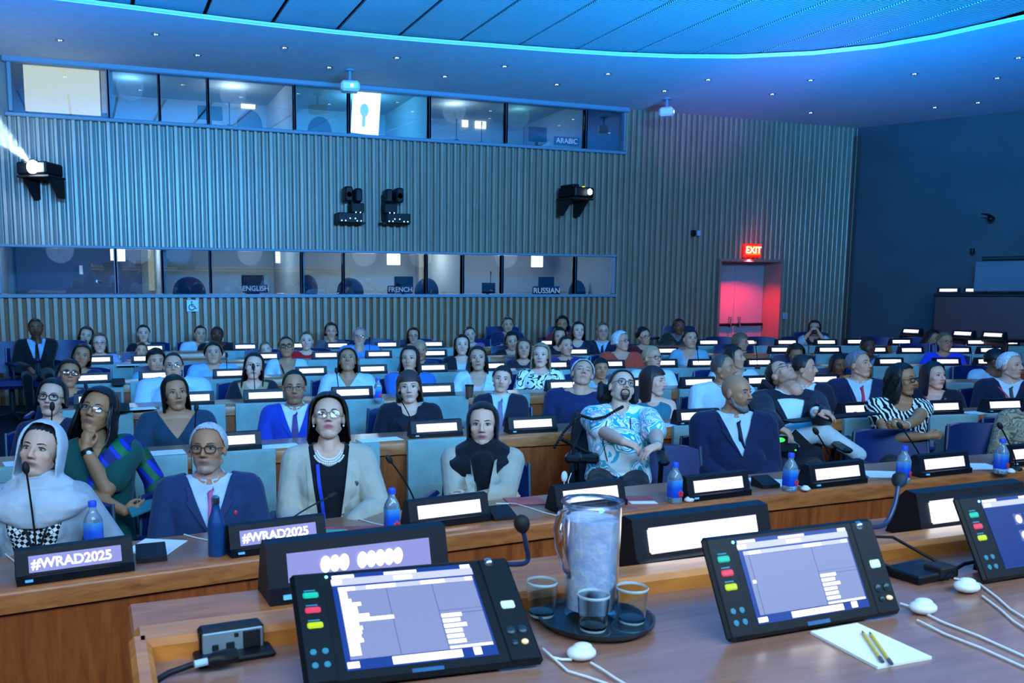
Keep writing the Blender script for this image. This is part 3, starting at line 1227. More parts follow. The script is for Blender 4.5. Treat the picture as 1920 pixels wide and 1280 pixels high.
# ================================================================= CHAIRS
def chair_proto():
    t = thing('conference_chair', 'x', 'chair')
    m = MB()
    m.box((0, .0, .40), (.5, .48, .09), bev=.035)
    m.build('seat', M_LEATHER, t)
    P = []
    for z in np.linspace(.5, .85, 7):
        k = (z - .5) / .35
        row = []
        for x in np.linspace(-.265, .265, 11):
            row.append((x * (1 - .06 * k ** 3), .25 + .07 * k - .06 * (x / .265) ** 2, z - (.02 * (x / .265) ** 4 if k > .99 else 0)))
        P.append(row)
    m = MB()
    F = P
    Bk = [[(x, y + .06, z) for x, y, z in row] for row in P]
    m.grid(F)
    m.grid([r_[::-1] for r_ in Bk])
    ring_f = F[0] + [r_[-1] for r_ in F[1:-1]] + F[-1][::-1] + [r_[0] for r_ in F[1:-1]][::-1]
    ring_b = [(x, y + .06, z) for x, y, z in ring_f]
    m.grid([ring_f + ring_f[:1], ring_b + ring_b[:1]])
    b = m.build('backrest', M_LEATHER, t, 50)
    for s in (-1, 1):
        m = MB()
        m.tube([(s * .268, .21, .5), (s * .265, .235, .67), (s * .254, .26, .85)], .011, 8)
        m.build('side_trim', M_TRIM, b)
    for s in (-1, 1):
        m = MB()
        m.box((s * .29, -.02, .66), (.055, .34, .035), bev=.015)
        a = m.build('armrest', M_LEATHER, t)
        m = MB()
        m.tube([(s * .29, -.12, .645), (s * .29, -.1, .5), (s * .24, -.06, .42)], .012, 8)
        m.tube([(s * .29, .1, .645), (s * .28, .14, .5), (s * .24, .1, .42)], .012, 8)
        m.build('arm_support', M_TRIM, a)
    m = MB()
    m.tube([(0, 0, .08), (0, 0, .4)], .03, 12)
    for k in range(5):
        a = k * 2 * PI / 5
        m.tube([(0, 0, .075), (.28 * math.cos(a), .28 * math.sin(a), .03)], [.022, .014], 8)
    m.build('pedestal', M_BLACKM, t)
    return t


CHAIR = chair_proto()
_chair_used = False


def chair(loc, rz, label, group=None, s=1.0):
    global _chair_used
    if not _chair_used:
        t = CHAIR
        _chair_used = True
    else:
        t = copy_tree(CHAIR)
    t.location = loc
    t.rotation_euler = (0, 0, rz)
    t.scale = (s, s, s)
    t['label'] = label
    t['group'] = group or 'conference chairs'
    return t


# ================================================================= SMALL DESK THINGS
def mic(loc, lean, rz, label, L=.3, s=1.0):
    """desk gooseneck microphone; lean = sideways reach of the head, +x of rz"""
    t = thing('desk_microphone', label, 'microphone', loc, rz, 'gooseneck microphones')
    t.scale = (s, s, s)
    m = MB()
    m.lathe([(.0, 0), (.035, 0), (.032, .012), (.012, .02)], n=20)
    m.build('base', M_BLACKM, t)
    h = math.sqrt(max(.01, L * L - lean * lean))
    pts = [(lean * k ** 1.4, 0, .015 + h * k) for k in np.linspace(0, 1, 8)]
    m = MB()
    m.tube(pts, .0042, 8)
    m.build('gooseneck', M_BLACK, t)
    d = (Vector(pts[-1]) - Vector(pts[-2])).normalized()
    e = Vector(pts[-1])
    m = MB()
    m.tube([e - d * .004, e + d * .006, e + d * .022, e + d * .04, e + d * .05], [.006, .013, .0155, .012, .004], 12)
    m.build('foam_head', M_BLACKM, t)
    return t


q = N('bottle_label_blue')
tc = q.mapped()
sx = q.n('SeparateXYZ')
q.l(tc, sx.inputs[0])
mr = q.n('MapRange')
mr.inputs['From Min'].default_value = .02
mr.inputs['From Max'].default_value = .13
q.l(sx.outputs[2], mr.inputs[0])
q.l(q.ramp(mr.outputs[0], [(0, srgb('#1238c8')), (.55, srgb('#1e62d8')), (1, srgb('#5cb8ea'))]), q.b.inputs['Base Color'])
q.set(Roughness=.25)
M_BLAB = q.m
q = N('bottle_water')
q.set(Base_Color=(.55, .8, 1.0, 1), Roughness=.06, IOR=1.2, Transmission_Weight=.72, Specular_IOR_Level=.8, Coat_Weight=.6)
M_BOTTLE = q.m
M_CAPB = plain('bottle_cap_blue', '#2a56d8', .4)
M_FLOWER = plain('label_flower', '#d8324e', .5)


def bottle_proto():
    t = thing('water_bottle', 'x', 'bottle', group='clear water bottles with blue caps')

    def sq(r, z, k=4.0):
        return [(r * np.sign(math.cos(a)) * abs(math.cos(a)) ** (2 / k), r * np.sign(math.sin(a)) * abs(math.sin(a)) ** (2 / k), z) for a in np.linspace(0, 2 * PI, 28, endpoint=False)]
    rows = [sq(.026, 0), sq(.031, .006), sq(.031, .03), sq(.031, .12), sq(.029, .135, 3), sq(.022, .152, 2.4), sq(.0135, .168, 2), sq(.0135, .182, 2)]
    m = MB()
    m.grid(rows, closed=True)
    m.f.append(tuple(range(28))[::-1])
    m.f.append(tuple(7 * 28 + i for i in range(28)))
    m.build('body', M_BOTTLE, t, 40)
    m = MB()
    hb = [sq(.0312, .032), sq(.0312, .118)]
    # label covers the back and the near left half
    pts0, pts1 = hb
    idx = list(range(4, 25))
    m.grid([[(x * 1.012, y * 1.012, z) for x, y, z in (pts0[i] for i in idx)], [(x * 1.012, y * 1.012, z) for x, y, z in (pts1[i] for i in idx)]])
    lb = m.build('label', M_BLAB, t, 40)
    m = MB()
    for k in range(5):
        a = k * 2 * PI / 5 + .4
        m.ell((.012 + .009 * math.cos(a), -.0335, .05 + .010 * math.sin(a)), (.0075, .0022, .0085), 10, 6)
    m.build('flower', M_FLOWER, lb)
    m = MB()
    m.lathe([(0, .18), (.0165, .18), (.0165, .198), (.015, .202), (0, .202)], n=24)
    m.build('cap', M_CAPB, t)
    return t


BOTTLE = bottle_proto()
_bot_used = False


def bottle(loc, label, rz=0.0, s=1.07):
    global _bot_used
    t = copy_tree(BOTTLE) if _bot_used else BOTTLE
    _bot_used = True
    t.location = loc
    t.rotation_euler = (0, 0, rz)
    t.scale = (s, s, s)
    t['label'] = label
    return t


def sheet(loc, w, d, rz, label, mat=None, th=.004, cat='paper', name='paper_sheet', group='papers on the desks'):
    m = MB()
    m.box((0, 0, th / 2), (w, d, th), bev=.0008)
    o = m.build(name, mat or M_PAPER)
    o.location = loc
    o.rotation_euler = (0, 0, rz)
    return tag(o, label, cat, group)


def on(r, u, v, lift=.0015):
    p = atz(u, v, TOPZ[r])
    return (p[0], p[1], TOPZ[r] + lift)


# front row bottles, flask
for u, v, lab, rz in ((177, 1032, 'water bottle before the woman in the pale headscarf', 2.4), (735, 1003, 'water bottle beside the red booklet on the front desk', 0),
                      (1264, 943, 'water bottle before the empty chair by the wheelchair', 0), (1480, 921, 'water bottle before the bald man in navy suit', .1),
                      (1692, 905, 'water bottle between the two wide lit signs on the front desk', .3), (1875, 888, 'water bottle beside the last sign of the front desk', .1)):
    bottle(on(1, u, v), lab, rz)
bottle(on(3, 709, 752), 'water bottle beside the woman in white polo blouse', 0, 1.0)
p = on(1, 407, 1042)
t = thing('flask', 'slim dark blue metal flask with steel ball lid before the grey-haired man', 'flask', p)
m = MB()
m.lathe([(0, 0), (.034, 0), (.036, .01), (.036, .13), (.032, .155), (.02, .19), (.0155, .215), (.0155, .222), (0, .222)], n=32)
m.build('body', plain('flask_blue', '#1d4f8c', .35, .3), t)
m = MB()
m.lathe([(0, .222), (.017, .222), (.018, .232), (.017, .25), (.008, .258), (0, .258)], n=24)
m.build('lid', M_CHROME, t)

# papers, booklets, black units and earpieces along the front desk
sheet(on(1, 292, 1026), .2, .22, -.5, 'white paper beside the first WRAD sign on the front desk')
q = N('booklet_red')
q.set(Roughness=.4)
no = q.n('TexNoise', i_Scale=6.0)
q.l(q.mapped(), no.inputs['Vector'])
q.l(q.ramp(no.outputs[0], [(.35, srgb('#a5363a')), (.7, srgb('#c8605a'))]), q.b.inputs['Base Color'])
bk = sheet(on(1, 668, 1000), .30, .21, -.25, 'red booklet with white lettering before the woman in pearls', q.m, .006, 'booklet', 'booklet', None)
t = obj('lettering', text_mesh('95%', .045, M_WHITE, .0005), bk)
t.location = (.04, -.075, .0068)
m = MB()
m.box((-.09, .02, .0068), (.1, .06, .001), bev=.0003)
m.build('green_picture', plain('booklet_green', '#5fb09a', .5), bk)
bk = sheet(on(1, 1190, 940), .22, .2, -.3, 'red and white booklet behind the sign by the water jug', q.m, .005, 'booklet', 'booklet', None)
m = MB()
m.box((.03, -.05, .0055), (.14, .06, .001), bev=.0003)
m.build('white_band', M_PAPER, bk)
sheet(on(1, 1085, 965), .19, .13, .5, 'white folded card left of the jug on the front desk')
sheet(on(1, 985, 940), .2, .16, -.2, 'red and white leaflet before the woman in black hijab', q.m)
sheet(on(1, 1440, 905), .2, .2, -.6, 'white paper before the bald man in navy suit')
sheet(on(1, 1655, 890), .22, .2, -.5, 'white paper before the woman with folded arms')
sheet(on(1, 1832, 875), .22, .2, -.4, 'white paper by the last front-desk bottle')
sheet(on(2, 300, 850), .3, .16, .05, 'white papers before the woman in dark teal V-neck')
sheet(on(2, 512, 838), .34, .15, .05, 'white papers before the man in cobalt suit')
sheet(on(2, 712, 825), .3, .14, .05, 'white papers before the woman in black blazer')
sheet(on(2, 1255, 797), .24, .16, .1, 'white papers before the woman in teal sleeveless top')
sheet(on(2, 1838, 774), .3, .16, 0, 'white papers between the two last signs of the second desk')
sheet(on(2, 60, 868), .3, .2, .2, 'white notepad at the aisle end of the second desk')
sheet(on(3, 255, 767), .3, .14, .1, 'crumpled white paper before the man in pale blue shirt')
sheet(on(4, 240, 717), .28, .14, 0, 'white papers on the fourth desk near the aisle')
sheet(on(5, 240, 685), .24, .12, 0, 'white papers on the fifth desk near the aisle')
for u, v, lab in ((284, 1048, 'black wedge unit beside the first WRAD sign'), (940, 972, 'black wedge unit beside the sign before the empty seat'), (1435, 912, 'black wedge unit beside the sign before the bald man'),
                  (228, 770, 'black wedge unit beside the papers of the third desk'), (222, 721, 'black wedge unit at the aisle end of the fourth desk')):
    r = 1 if v > 800 else (3 if v > 750 else 4)
    o = MB().prism([(-.05, 0), (-.05, .02), (.05, .055), (.05, 0)], -.06, .06, lambda a, b, z: (z, a, b)).build('desk_unit', M_BLACKM)
    o.location = on(r, u, v)
    tag(o, lab, 'desk unit', 'black wedge units on the desks')


def earpiece(loc, rz, label, path, s=1.0):
    t = thing('earpiece', label, 'earpiece', loc, rz, 'white interpretation earpieces')
    t.scale = (s, s, s)
    m = MB()
    m.ell((0, 0, .014), (.030, .024, .014), 22, 12)
    m.ell((.004, .003, .024), (.02, .016, .008), 18, 8)
    m.build('shell', M_WHITE, t)
    if path:
        m = MB()
        m.tube(path, .0026, 7)
        m.build('cable', M_WHITE, t)
    return t


for u, v, lab in ((758, 1000, 'white earpiece behind the bottle by the red booklet'), (1292, 942, 'white earpiece beside the bottle by the wheelchair'), (1510, 921, 'white earpiece beside the bottle before the bald man'), (1895, 888, 'white earpiece beside the last front-desk bottle')):
    earpiece(on(1, u, v), .3, lab, [(.03, 0, .006), (.06, .03, .003), (.09, .09, .003), (.05, .14, .003)])
# loose white cables on the front desk
for pts, lab in (([(345, 1003), (362, 1008), (390, 1014), (400, 1016)], 'thin white cable beside the flask'), ([(10, 1040), (25, 1052), (40, 1065), (38, 1078)], 'white cable at the corner of the front desk'),
                 ([(665, 972), (700, 982), (720, 986)], 'white cable behind the red booklet'), ([(930, 945), (965, 945), (990, 952), (1020, 962), (1045, 968)], 'white cable before the woman in black hijab')):
    m = MB()
    m.tube([on(1, u, v, .004) for u, v in pts], .003, 7)
    o = m.build('white_cable', M_WHITE)
    tag(o, lab, 'cable')

# ================================================================= STAGE TABLE in front of the camera
TZ = 1.15
tb = thing('stage_table', 'stage table with orange wood lip nearest the camera', 'table', (0, 0, 0))
m = MB()
m.box((3.55, 1.2, TZ - .02), (7.0, 1.0, .04), bev=.004)  # lengthened out of view to block the ceiling uplights from the seats
M_TABLE = wood('stage_table_top', '#8a5c4a', '#a87a66', (1.2, 12, 12), .22, .35)
m.build('tabletop', M_TABLE, tb)
m = MB()
m.box((3.55, 1.735, TZ + .008), (7.0, .1, .07), bev=.012)
m.build('back_lip', M_LIP, tb)
m = MB()
m.box((.06, 1.23, TZ + .008), (.04, 1.0, .07), bev=.01)
m.build('side_lip', M_LIP, tb)
m = MB()
m.box((3.55, 1.76, .68), (7.0, .04, .86), bev=.004)
m.box((.06, 1.3, .68), (.04, .9, .86), bev=.004)
m.build('panels', M_DESK, tb)
# shelf behind the lip that carries the large name signs
m = MB()
m.box((3.55, 1.93, TZ - .03), (7.0, .28, .04), bev=.006)
m.build('sign_shelf', M_RIM, tb)

# big signs on the shelf
for u, v, lab, kd, rz in ((680, 1110, 'large lit name sign with bold white letters behind the first touchscreen console', 'blob', .04), (1325, 1056, 'large all-white lit name sign behind the second touchscreen console', 'white', .05),
                      (1830, 1000, 'large lit name sign half hidden by the third touchscreen console', 'white', .02)):
    p = atz(u, v, TZ - .01)
    t = name_sign((p[0], p[1], TZ - .01), rz, lab, 'none' if kd == 'blob' else 'white', 1.2)
    if kd == 'blob':
        for c in t.children:
            if c.name.startswith('screen'):
                c.data = SIGN[1]
        m = MB()
        for k in range(9):
            if k in (3,):
                continue
            m.ell((-.075 + k * .019, .003, .066), (.0105, .003, .017), 12, 8)
        m.build('lit_words', E_BRIGHT, t)
    else:
        for c in t.children:
            if c.name.startswith('lit_words'):
                c.scale = (1.5, 1, 1.0)
                c.location = (.012, 0, 0)

# touchscreen consoles
E_SCR = emit('screen_lilac', '#8f9fd8', 0.95)
E_SCR2 = emit('screen_blue', '#1038a0', 0.75)
E_SCRB = emit('screen_border', '#1646c0', 0.7)
E_BAR = emit('screen_bar', '#c4ccff', 1.2)
E_TXT = emit('screen_text', '#ffffff', 2.6)
E_LINE = emit('screen_line', '#6f83d0', 0.75)


def console(x, y, rz, tau, W, L, label, mode, mic_pts):
    t = thing('touchscreen_console', label, 'console', (x, y, TZ), rz)
    R = Matrix.Rotation(tau, 3, 'X')       # face plane: local x across, local y up the face
    o0 = Vector((0, 0, .0185 * math.cos(tau) + .0015))

    def fp(a, b, c=0.0):
        return R @ Vector((a, b, c)) + o0

    def slab(m, a0, a1, b0, b1, c0, c1, bev=0.0):
        m.box(fp((a0 + a1) / 2, (b0 + b1) / 2, (c0 + c1) / 2), (a1 - a0, b1 - b0, c1 - c0), R, bev)
    m = MB()
    slab(m, -W / 2, W / 2, 0, L, -.018, 0, .007)
    zt = fp(0, L * .72, -.018)
    m.prism([(fp(0, .01, -.018).y, .004), (zt.y, zt.z), (zt.y + .012, .004)], -W * .32, W * .32, lambda a, b, z: (z, a, b))
    m.build('body', M_BLACK, t)
    # side strips
    m = MB()
    slab(m, -W / 2 + .006, -W / 2 + .062, .006, L - .006, -.004, .003, .002)
    m.build('control_strip', plain('console_strip', '#060d13', .5, 0, .3), t)
    m = MB()
    slab(m, W / 2 - .066, W / 2 - .006, .006, L - .006, -.004, .003, .002)
    m.build('control_strip', plain('console_strip', '#060d13', .5, 0, .3), t)
    s0, s1 = -W / 2 + .078, W / 2 - .085
    b0, b1 = .024, L - .014
    m = MB()
    slab(m, s0, s1, b0, b1, -.002, .0012)
    scr = m.build('screen', E_SCRB, t, 0)
    w, h = s1 - s0, b1 - b0

    def ui(m, a0, a1, q0, q1, c):
        slab(m, s0 + w * a0, s0 + w * a1, b0 + h * q0, b0 + h * q1, 0, c)
    if mode in (1, 2):
        m = MB()
        ui(m, .035, .985, .10, .80, .0018)
        m.build('picture_area', E_SCR, scr, 0)
        m = MB()
        ui(m, 0.0, 1, .875, .95, .0018)
        ui(m, .035, .985, .805, .855, .0018)
        m.build('menu_bars', E_BAR, scr, 0)
        m = MB()
        lines = (.36, .68) if mode == 1 else (.07, .63)
        for a in lines:
            ui(m, a, a + .006, .10, .80, .0022)
        ui(m, .68 if mode == 1 else .63, .985, .46, .468, .0022)
        ui(m, .68 if mode == 1 else .63, .985, .50, .505, .0022)
        m.build('divider_lines', E_LINE, scr, 0)
        m = MB()
        if mode == 1:
            for i, ww in enumerate((.05, .05, .07, .13, .1, .1, .17, .33, .09, .11, .1, .09, .1, .07, .07, .07)):
                ui(m, .04, .04 + ww, .765 - i * .042, .80 - i * .042, .0026)
            for a0, a1 in ((.23, .29), (.3, .33), (.335, .43), (.61, .66), (.665, .78), (.93, .98), (.04, .15)):
                ui(m, a0, a1, .812, .848, .0026)
        else:
            for a0, a1 in ((.57, .62), (.63, .73), (.92, .97), (.08, .18)):
                ui(m, a0, a1, .812, .848, .0026)
            ui(m, .05, .075, .47, .505, .0026)
        a = .69 if mode == 1 else .64
        for i, ww in enumerate((.14, .12, .155, .115, .115, .12)):
            ui(m, a, a + ww, .43 - i * .055, .465 - i * .055, .0026)
        ui(m, a, .98, .105, .125, .0026)
        ui(m, 0.0, .07, .89, .935, .0026)
        ui(m, .01, .16, .955, .985, .0026)
        ui(m, .43, .56, .89, .93, .0026)
        ui(m, .37, .60, .955, .98, .0026)
        ui(m, .92, .99, .955, .99, .0026)
        ui(m, .30, .76, .015, .085, .0026)
        ui(m, .84, .89, .02, .09, .0026)
        ui(m, .01, .085, .02, .075, .0026)
        m.build('screen_lettering', E_TXT, scr, 0)
    else:
        m = MB()
        ui(m, 0, 1, .02, .86, .0016)
        m.build('picture_area', E_SCR2, scr, 0)
        m = MB()
        ui(m, 0, 1, .875, .95, .0018)
        ui(m, .55, .8, .01, .1, .0022)
        m.build('menu_bars', E_BAR, scr, 0)
        for i in range(2):
            for k in range(5):
                m = MB()
                a, b = .30 + k * .135, .66 - i * .24
                ui(m, a, a + .1, b - .08, b + .08, .0022)
                ic = m.build('app_tile', E_LINE, scr, 0)
                m = MB()
                cc = fp(s0 + w * (a + .05), b0 + h * b, .003)
                m.ell(cc, (w * .034, h * .06, .001), 18, 6, R)
                m.build('icon', E_TXT, ic)
        m = MB()
        ui(m, .02, .09, .885, .93, .0026)
        ui(m, .01, .17, .955, .985, .0026)
        ui(m, .45, .6, .955, .985, .0026)
        m.build('screen_lettering', E_TXT, scr, 0)
    for i, (nm, col) in enumerate((('green', '#18c8a4'), ('red', '#f0405c'), ('yellow', '#cfe01c'))):
        m = MB()
        c = fp(-W / 2 + .034 , L * (.765 - .135 * i), .004)
        m.box(c, (.03, .0135, .006), R, .0029)
        b_ = m.build('push_button', emit('button_' + nm, col, .55, tuple(x * .5 for x in srgb(col))), t)
        b_['label'] = nm + ' button'
        m = MB()
        slab(m, -W / 2 + .022, -W / 2 + .044, L * (.765 - .135 * i) + .0095, L * (.765 - .135 * i) + .0125, .002, .0036)
        m.build('button_caption', plain('caption_teal', '#2f7f92', .5), b_, 0)
    for i in range(2):
        for s in (-1, 1):
            m = MB()
            c = fp(-W / 2 + .034 + s * .011, L * (.27 - .11 * i), .003)
            m.lathe([(.0, 0), (.0065, 0), (.006, .002), (0, .0024)], n=16)
            o = m.build('volume_key', plain('caption_teal', '#2f7f92', .5), t)
            o.matrix_local = Matrix.Translation(c) @ R.to_4x4()
    m = MB()
    slab(m, W / 2 - .05, W / 2 - .022, L * .48, L * .48 + .018, .0, .007, .003)
    m.build('white_button', emit('button_pale', '#bfeee8', .5, (.5, .6, .6)), t)
    m = MB()
    m.ell(fp(W / 2 - .028, L * .17, .005), (.007, .007, .005))
    m.build('amber_knob', emit('button_amber', '#f0e0a0', .7, (.5, .45, .3)), t)
    m = MB()
    m.ell(fp(W / 2 - .048, L * .28, .004), (.01, .01, .004), 14, 8, R)
    m.ell(fp(W / 2 - .024, L * .28, .004), (.01, .01, .004), 14, 8, R)
    m.ell(fp(W / 2 - .048, L * .17, .004), (.007, .007, .004), 14, 8, R)
    m.build('dial_keys', plain('dial_dark', '#16323c', .35), t)
    m = MB()
    slab(m, -.03, .03, .006, .014, 0, .001)
    m.build('badge', plain('badge_blue', '#2d5a86', .4), t, 0)
    m = MB()
    m.ell(fp(s0 - .008, b1 - .004, .002), (.0035, .0035, .002), 10, 6, R)
    m.build('status_led', E_CYAN, t)
    # gooseneck
    if mic_pts:
        inv = t.matrix_basis.inverted() if False else Matrix.Translation(Vector((x, y, TZ))) @ Matrix.Rotation(rz, 4, 'Z')
        inv = inv.inverted()
        base = fp(W / 2 - .045, L - .015, .0)
        m = MB()
        m.ell(base, (.011, .011, .011), 12, 8)
        m.build('mic_socket', M_CHROME, t)
        pts = [base] + [inv @ Vector(p) for p in mic_pts]
        # smooth the neck
        sm = []
        for i in range(len(pts) - 1):
            p0, p1, p2, p3 = pts[max(i - 1, 0)], pts[i], pts[i + 1], pts[min(i + 2, len(pts) - 1)]
            for k in np.linspace(0, 1, 6, endpoint=False):
                sm.append(.5 * ((2 * p1) + (p2 - p0) * k + (2 * p0 - 5 * p1 + 4 * p2 - p3) * k * k + (3 * p1 - p0 - 3 * p2 + p3) * k ** 3))
        sm.append(pts[-1])
        m = MB()
        m.tube(sm, [.0055] * (len(sm) - 1) + [.007], 10)
        nk = m.build('gooseneck', plain('neck_blue', '#1c2c50', .4), t)
        d = (pts[-1] - pts[-2]).normalized()
        e = pts[-1]
        m = MB()
        m.tube([e - d * .004, e + d * .003, e + d * .013, e + d * .024, e + d * .033, e + d * .037], [.006, .013, .0175, .017, .011, .003], 16)
        m.build('foam_head', M_BLACKM, nk)
    return t


def at_zc(u, v, y):
    return tuple(aty(u, v, y))


console(.547, 1.42, -.09, .60, .452, .252, 'touchscreen console showing long text lists beside the tray of glasses', 1, [at_zc(985, 1055, 1.66), at_zc(986, 1020, 1.66), at_zc(981, 995, 1.66)])
console(1.402, 1.368, .008, 1.10, .463, .213, 'touchscreen console with pale empty screen and white notepad before it', 2, [at_zc(1655, 985, 1.52), at_zc(1676, 950, 1.54), at_zc(1684, 910, 1.56)])
console(2.23, 1.455, .01, 1.10, .463, .213, 'touchscreen console with dark blue screen of round white icons', 3, None)

# tray, jug and glasses
tr = thing('serving_tray', 'round black tray carrying the jug and glasses', 'tray', (.984, 1.597 - .03, TZ))
m = MB()
m.lathe([(0, 0), (.105, 0), (.122, .012), (.124, .02), (.119, .02), (.112, .012), (0, .012)], n=56)
m.build('dish', plain('tray_black', '#0c1a22', .35), tr)
m = MB()
for a, b in ((-.045, -.06), (.04, -.065)):
    m.lathe([(.034, .0122), (.036, .0142), (.038, .0122), (.034, .0122)], (a, b, 0), 28)
m.build('ring_marks', plain('tray_ring', '#1f4450', .3), tr)
M_JUG = glass_pane('jug_plastic', (.93, .97, 1.0), 1.0, .06, .9, 2.5)
M_JWATER = clear_glass('jug_water', (.82, .90, 1.0), 1.33, .12)
jx, jy = .99, 1.60
jg = thing('water_jug', 'tall clear plastic jug full of water on the black tray', 'jug', (jx, jy, TZ + .0125))
m = MB()
R0, R1, HJ = .056, .062, .245
m.lathe([(0, 0), (R0, 0), (R0, .01), (R1, HJ), (R1 + .004, HJ + .004), (R1 - .001, HJ), (R0 - .004, .014), (0, .014)], n=48)
m.build('body', M_JUG, jg)
m = MB()
m.lathe([(0, .0145), (R0 - .0045, .0145), (R1 - .0045, HJ - .035), (0, HJ - .035)], n=48)
q = N('cloudy_water')  # brightness from the screens put into the water's pale mottled colour
q.set(Roughness=.2, Transmission_Weight=.12, IOR=1.1, Specular_IOR_Level=.6)
no = q.n('TexNoise', i_Scale=38.0, i_Detail=5.0)
q.l(q.mapped(), no.inputs['Vector'])
q.l(q.ramp(no.outputs[0], [(.35, (.55, .68, .98)), (.7, (.9, .95, 1))]), q.b.inputs['Base Color'])
q.bump(no.outputs[0], .6, .01)
m.build('bright_water', q.m, jg)
m = MB()
hp = [(-R1 + .004, 0, HJ - .012), (-R1 - .012, 0, HJ - .018), (-R1 - .022, 0, HJ - .05), (-R1 - .018, 0, HJ - .09), (-R0 - .006, 0, HJ - .14), (-R0 + .004, 0, HJ - .16)]
m.tube(hp, [.008, .010, .010, .009, .008, .007], 12)
m.build('handle', clear_glass('jug_handle', (.72, .84, 1.0), 1.25, .05), jg)
m = MB()
m.lathe([(R1 - .001, HJ - .004), (R1 + .005, HJ - .001), (R1 + .005, HJ + .005), (R1 - .002, HJ + .004), (R1 - .001, HJ - .004)], n=48)
m.build('rim', clear_glass('jug_rim', (.8, .9, 1.0), 1.3, .08), jg)
M_GLASS = clear_glass('drinking_glass', (.86, .98, 1.0), 1.38)
M_GLASS = glass_pane('drinking_glass', (.88, .98, 1.0), 1.0, .10, .95, 2.0)
q = N('glass_edge')
q.set(Base_Color=(.62, .88, .95, 1), Roughness=.08, Transmission_Weight=.45, IOR=1.3, Specular_IOR_Level=.9)
M_GEDGE = q.m
gls = None
for gx, gy, lab in ((.945, 1.515, 'drinking glass before the jug, towards the text-filled console'), (1.045, 1.525, 'drinking glass before the jug, towards the notepad'), (.885, 1.625, 'drinking glass beside the text-filled console, behind the other two')):
    if gls is None:
        gls = thing('drinking_glass', lab, 'glass', (gx, gy, TZ + .0125), 0, 'drinking glasses on the tray')
        m = MB()
        m.lathe([(.0275, .004), (.033, .072), (.0315, .072), (.026, .012), (.0275, .004)], n=36)
        m.build('bowl', M_GLASS, gls)
        m = MB()
        m.lathe([(.0308, .0715), (.0335, .0715), (.0338, .0745), (.0322, .0765), (.0308, .0745), (.0308, .0715)], n=36)
        m.build('rim', M_GEDGE, gls)
        m = MB()
        m.lathe([(0, 0), (.026, 0), (.0278, .004), (.0268, .011), (0, .010)], n=36)
        m.build('base', M_GEDGE, gls)
        g = gls
    else:
        g = copy_tree(gls)
        g.location = (gx, gy, TZ + .0125)
        g['label'] = lab

# notepad and pencils
pc = [atz(u, v, TZ) for u, v in ((1519, 1188), (1607, 1172), (1747, 1236), (1645, 1255))]
m = MB()
m.prism([(p[0], p[1]) for p in pc], TZ + .0005, TZ + .006)
tag(m.build('notepad', M_PAPER), 'blank white notepad with two pencils on it', 'notepad')
for i, (a, b, lab) in enumerate((((1616, 1182), (1655, 1240), 'yellow pencil lying on the notepad, further from the earpiece'), ((1630, 1184), (1672, 1244), 'yellow pencil lying on the notepad, closer to the earpiece'))):
    p0, p1 = Vector(atz(*a, TZ + .010)), Vector(atz(*b, TZ + .010))
    d = (p1 - p0).normalized()
    L = (p1 - p0).length
    t = thing('pencil', lab, 'pencil', p0, 0, 'yellow pencils')
    m = MB()
    m.tube([d * .018, d * (L - .02)], .0036, 6)
    m.build('shaft', plain('pencil_yellow', '#d8c050', .4), t)
    m = MB()
    m.tube([d * 0, d * .018], [.0006, .0036], 6)
    m.build('tip', plain('pencil_tip', '#3a3430', .6), t)
    m = MB()
    m.tube([d * (L - .02), d * (L - .012), d * L], [.0038, .0038, .0036], 8)
    m.build('eraser', plain('pencil_end', '#5a4a58', .5), t)

# earpieces with cables on the stage table
p = atz(1090, 1236, TZ)
ep = earpiece((p[0], p[1], TZ), 0, 'white earpiece before the tray with its cable', [Vector(atz(u, v, TZ + .006)) - Vector((p[0], p[1], TZ)) for u, v in ((1018, 1216), (1036, 1232), (1054, 1236), (1072, 1236))], 1.0)
MB().tube([Vector(atz(u, v, TZ + .005)) - Vector((p[0], p[1], TZ)) for u, v in ((1108, 1242), (1128, 1254), (1155, 1272), (1200, 1298))], .0026, 7).build('cable', M_WHITE, ep)
MB().tube([Vector(atz(u, v, TZ + .004)) - Vector((p[0], p[1], TZ)) for u, v in ((1036, 1232), (1065, 1258), (1105, 1270), (1140, 1282), (1170, 1298))], .0026, 7).build('cable', M_WHITE, ep)
bpy.context.view_layer.update()
for u, v, lab, path, rz in ((1730, 1150, 'white earpiece right beside the second touchscreen console', [(1690, 1132), (1715, 1140), (1765, 1165), (1830, 1190), (1930, 1235)], -.35),
                            (1812, 1110, 'white earpiece before the dark blue console screen', [(1790, 1085), (1835, 1095), (1868, 1120), (1890, 1140), (1930, 1165)], -.3)):
    p = atz(u, v, TZ)
    t = earpiece((p[0], p[1], TZ), 0, lab, [Vector(atz(a, b, TZ + .004)) - Vector((p[0], p[1], TZ)) for a, b in path], 1.05)
    m = MB()
    m.tube([Vector(atz(a + 6, b + 22, TZ + .004)) - Vector((p[0], p[1], TZ)) for a, b in path[1:]], .0026, 7)
    m.build('cable', M_WHITE, t)

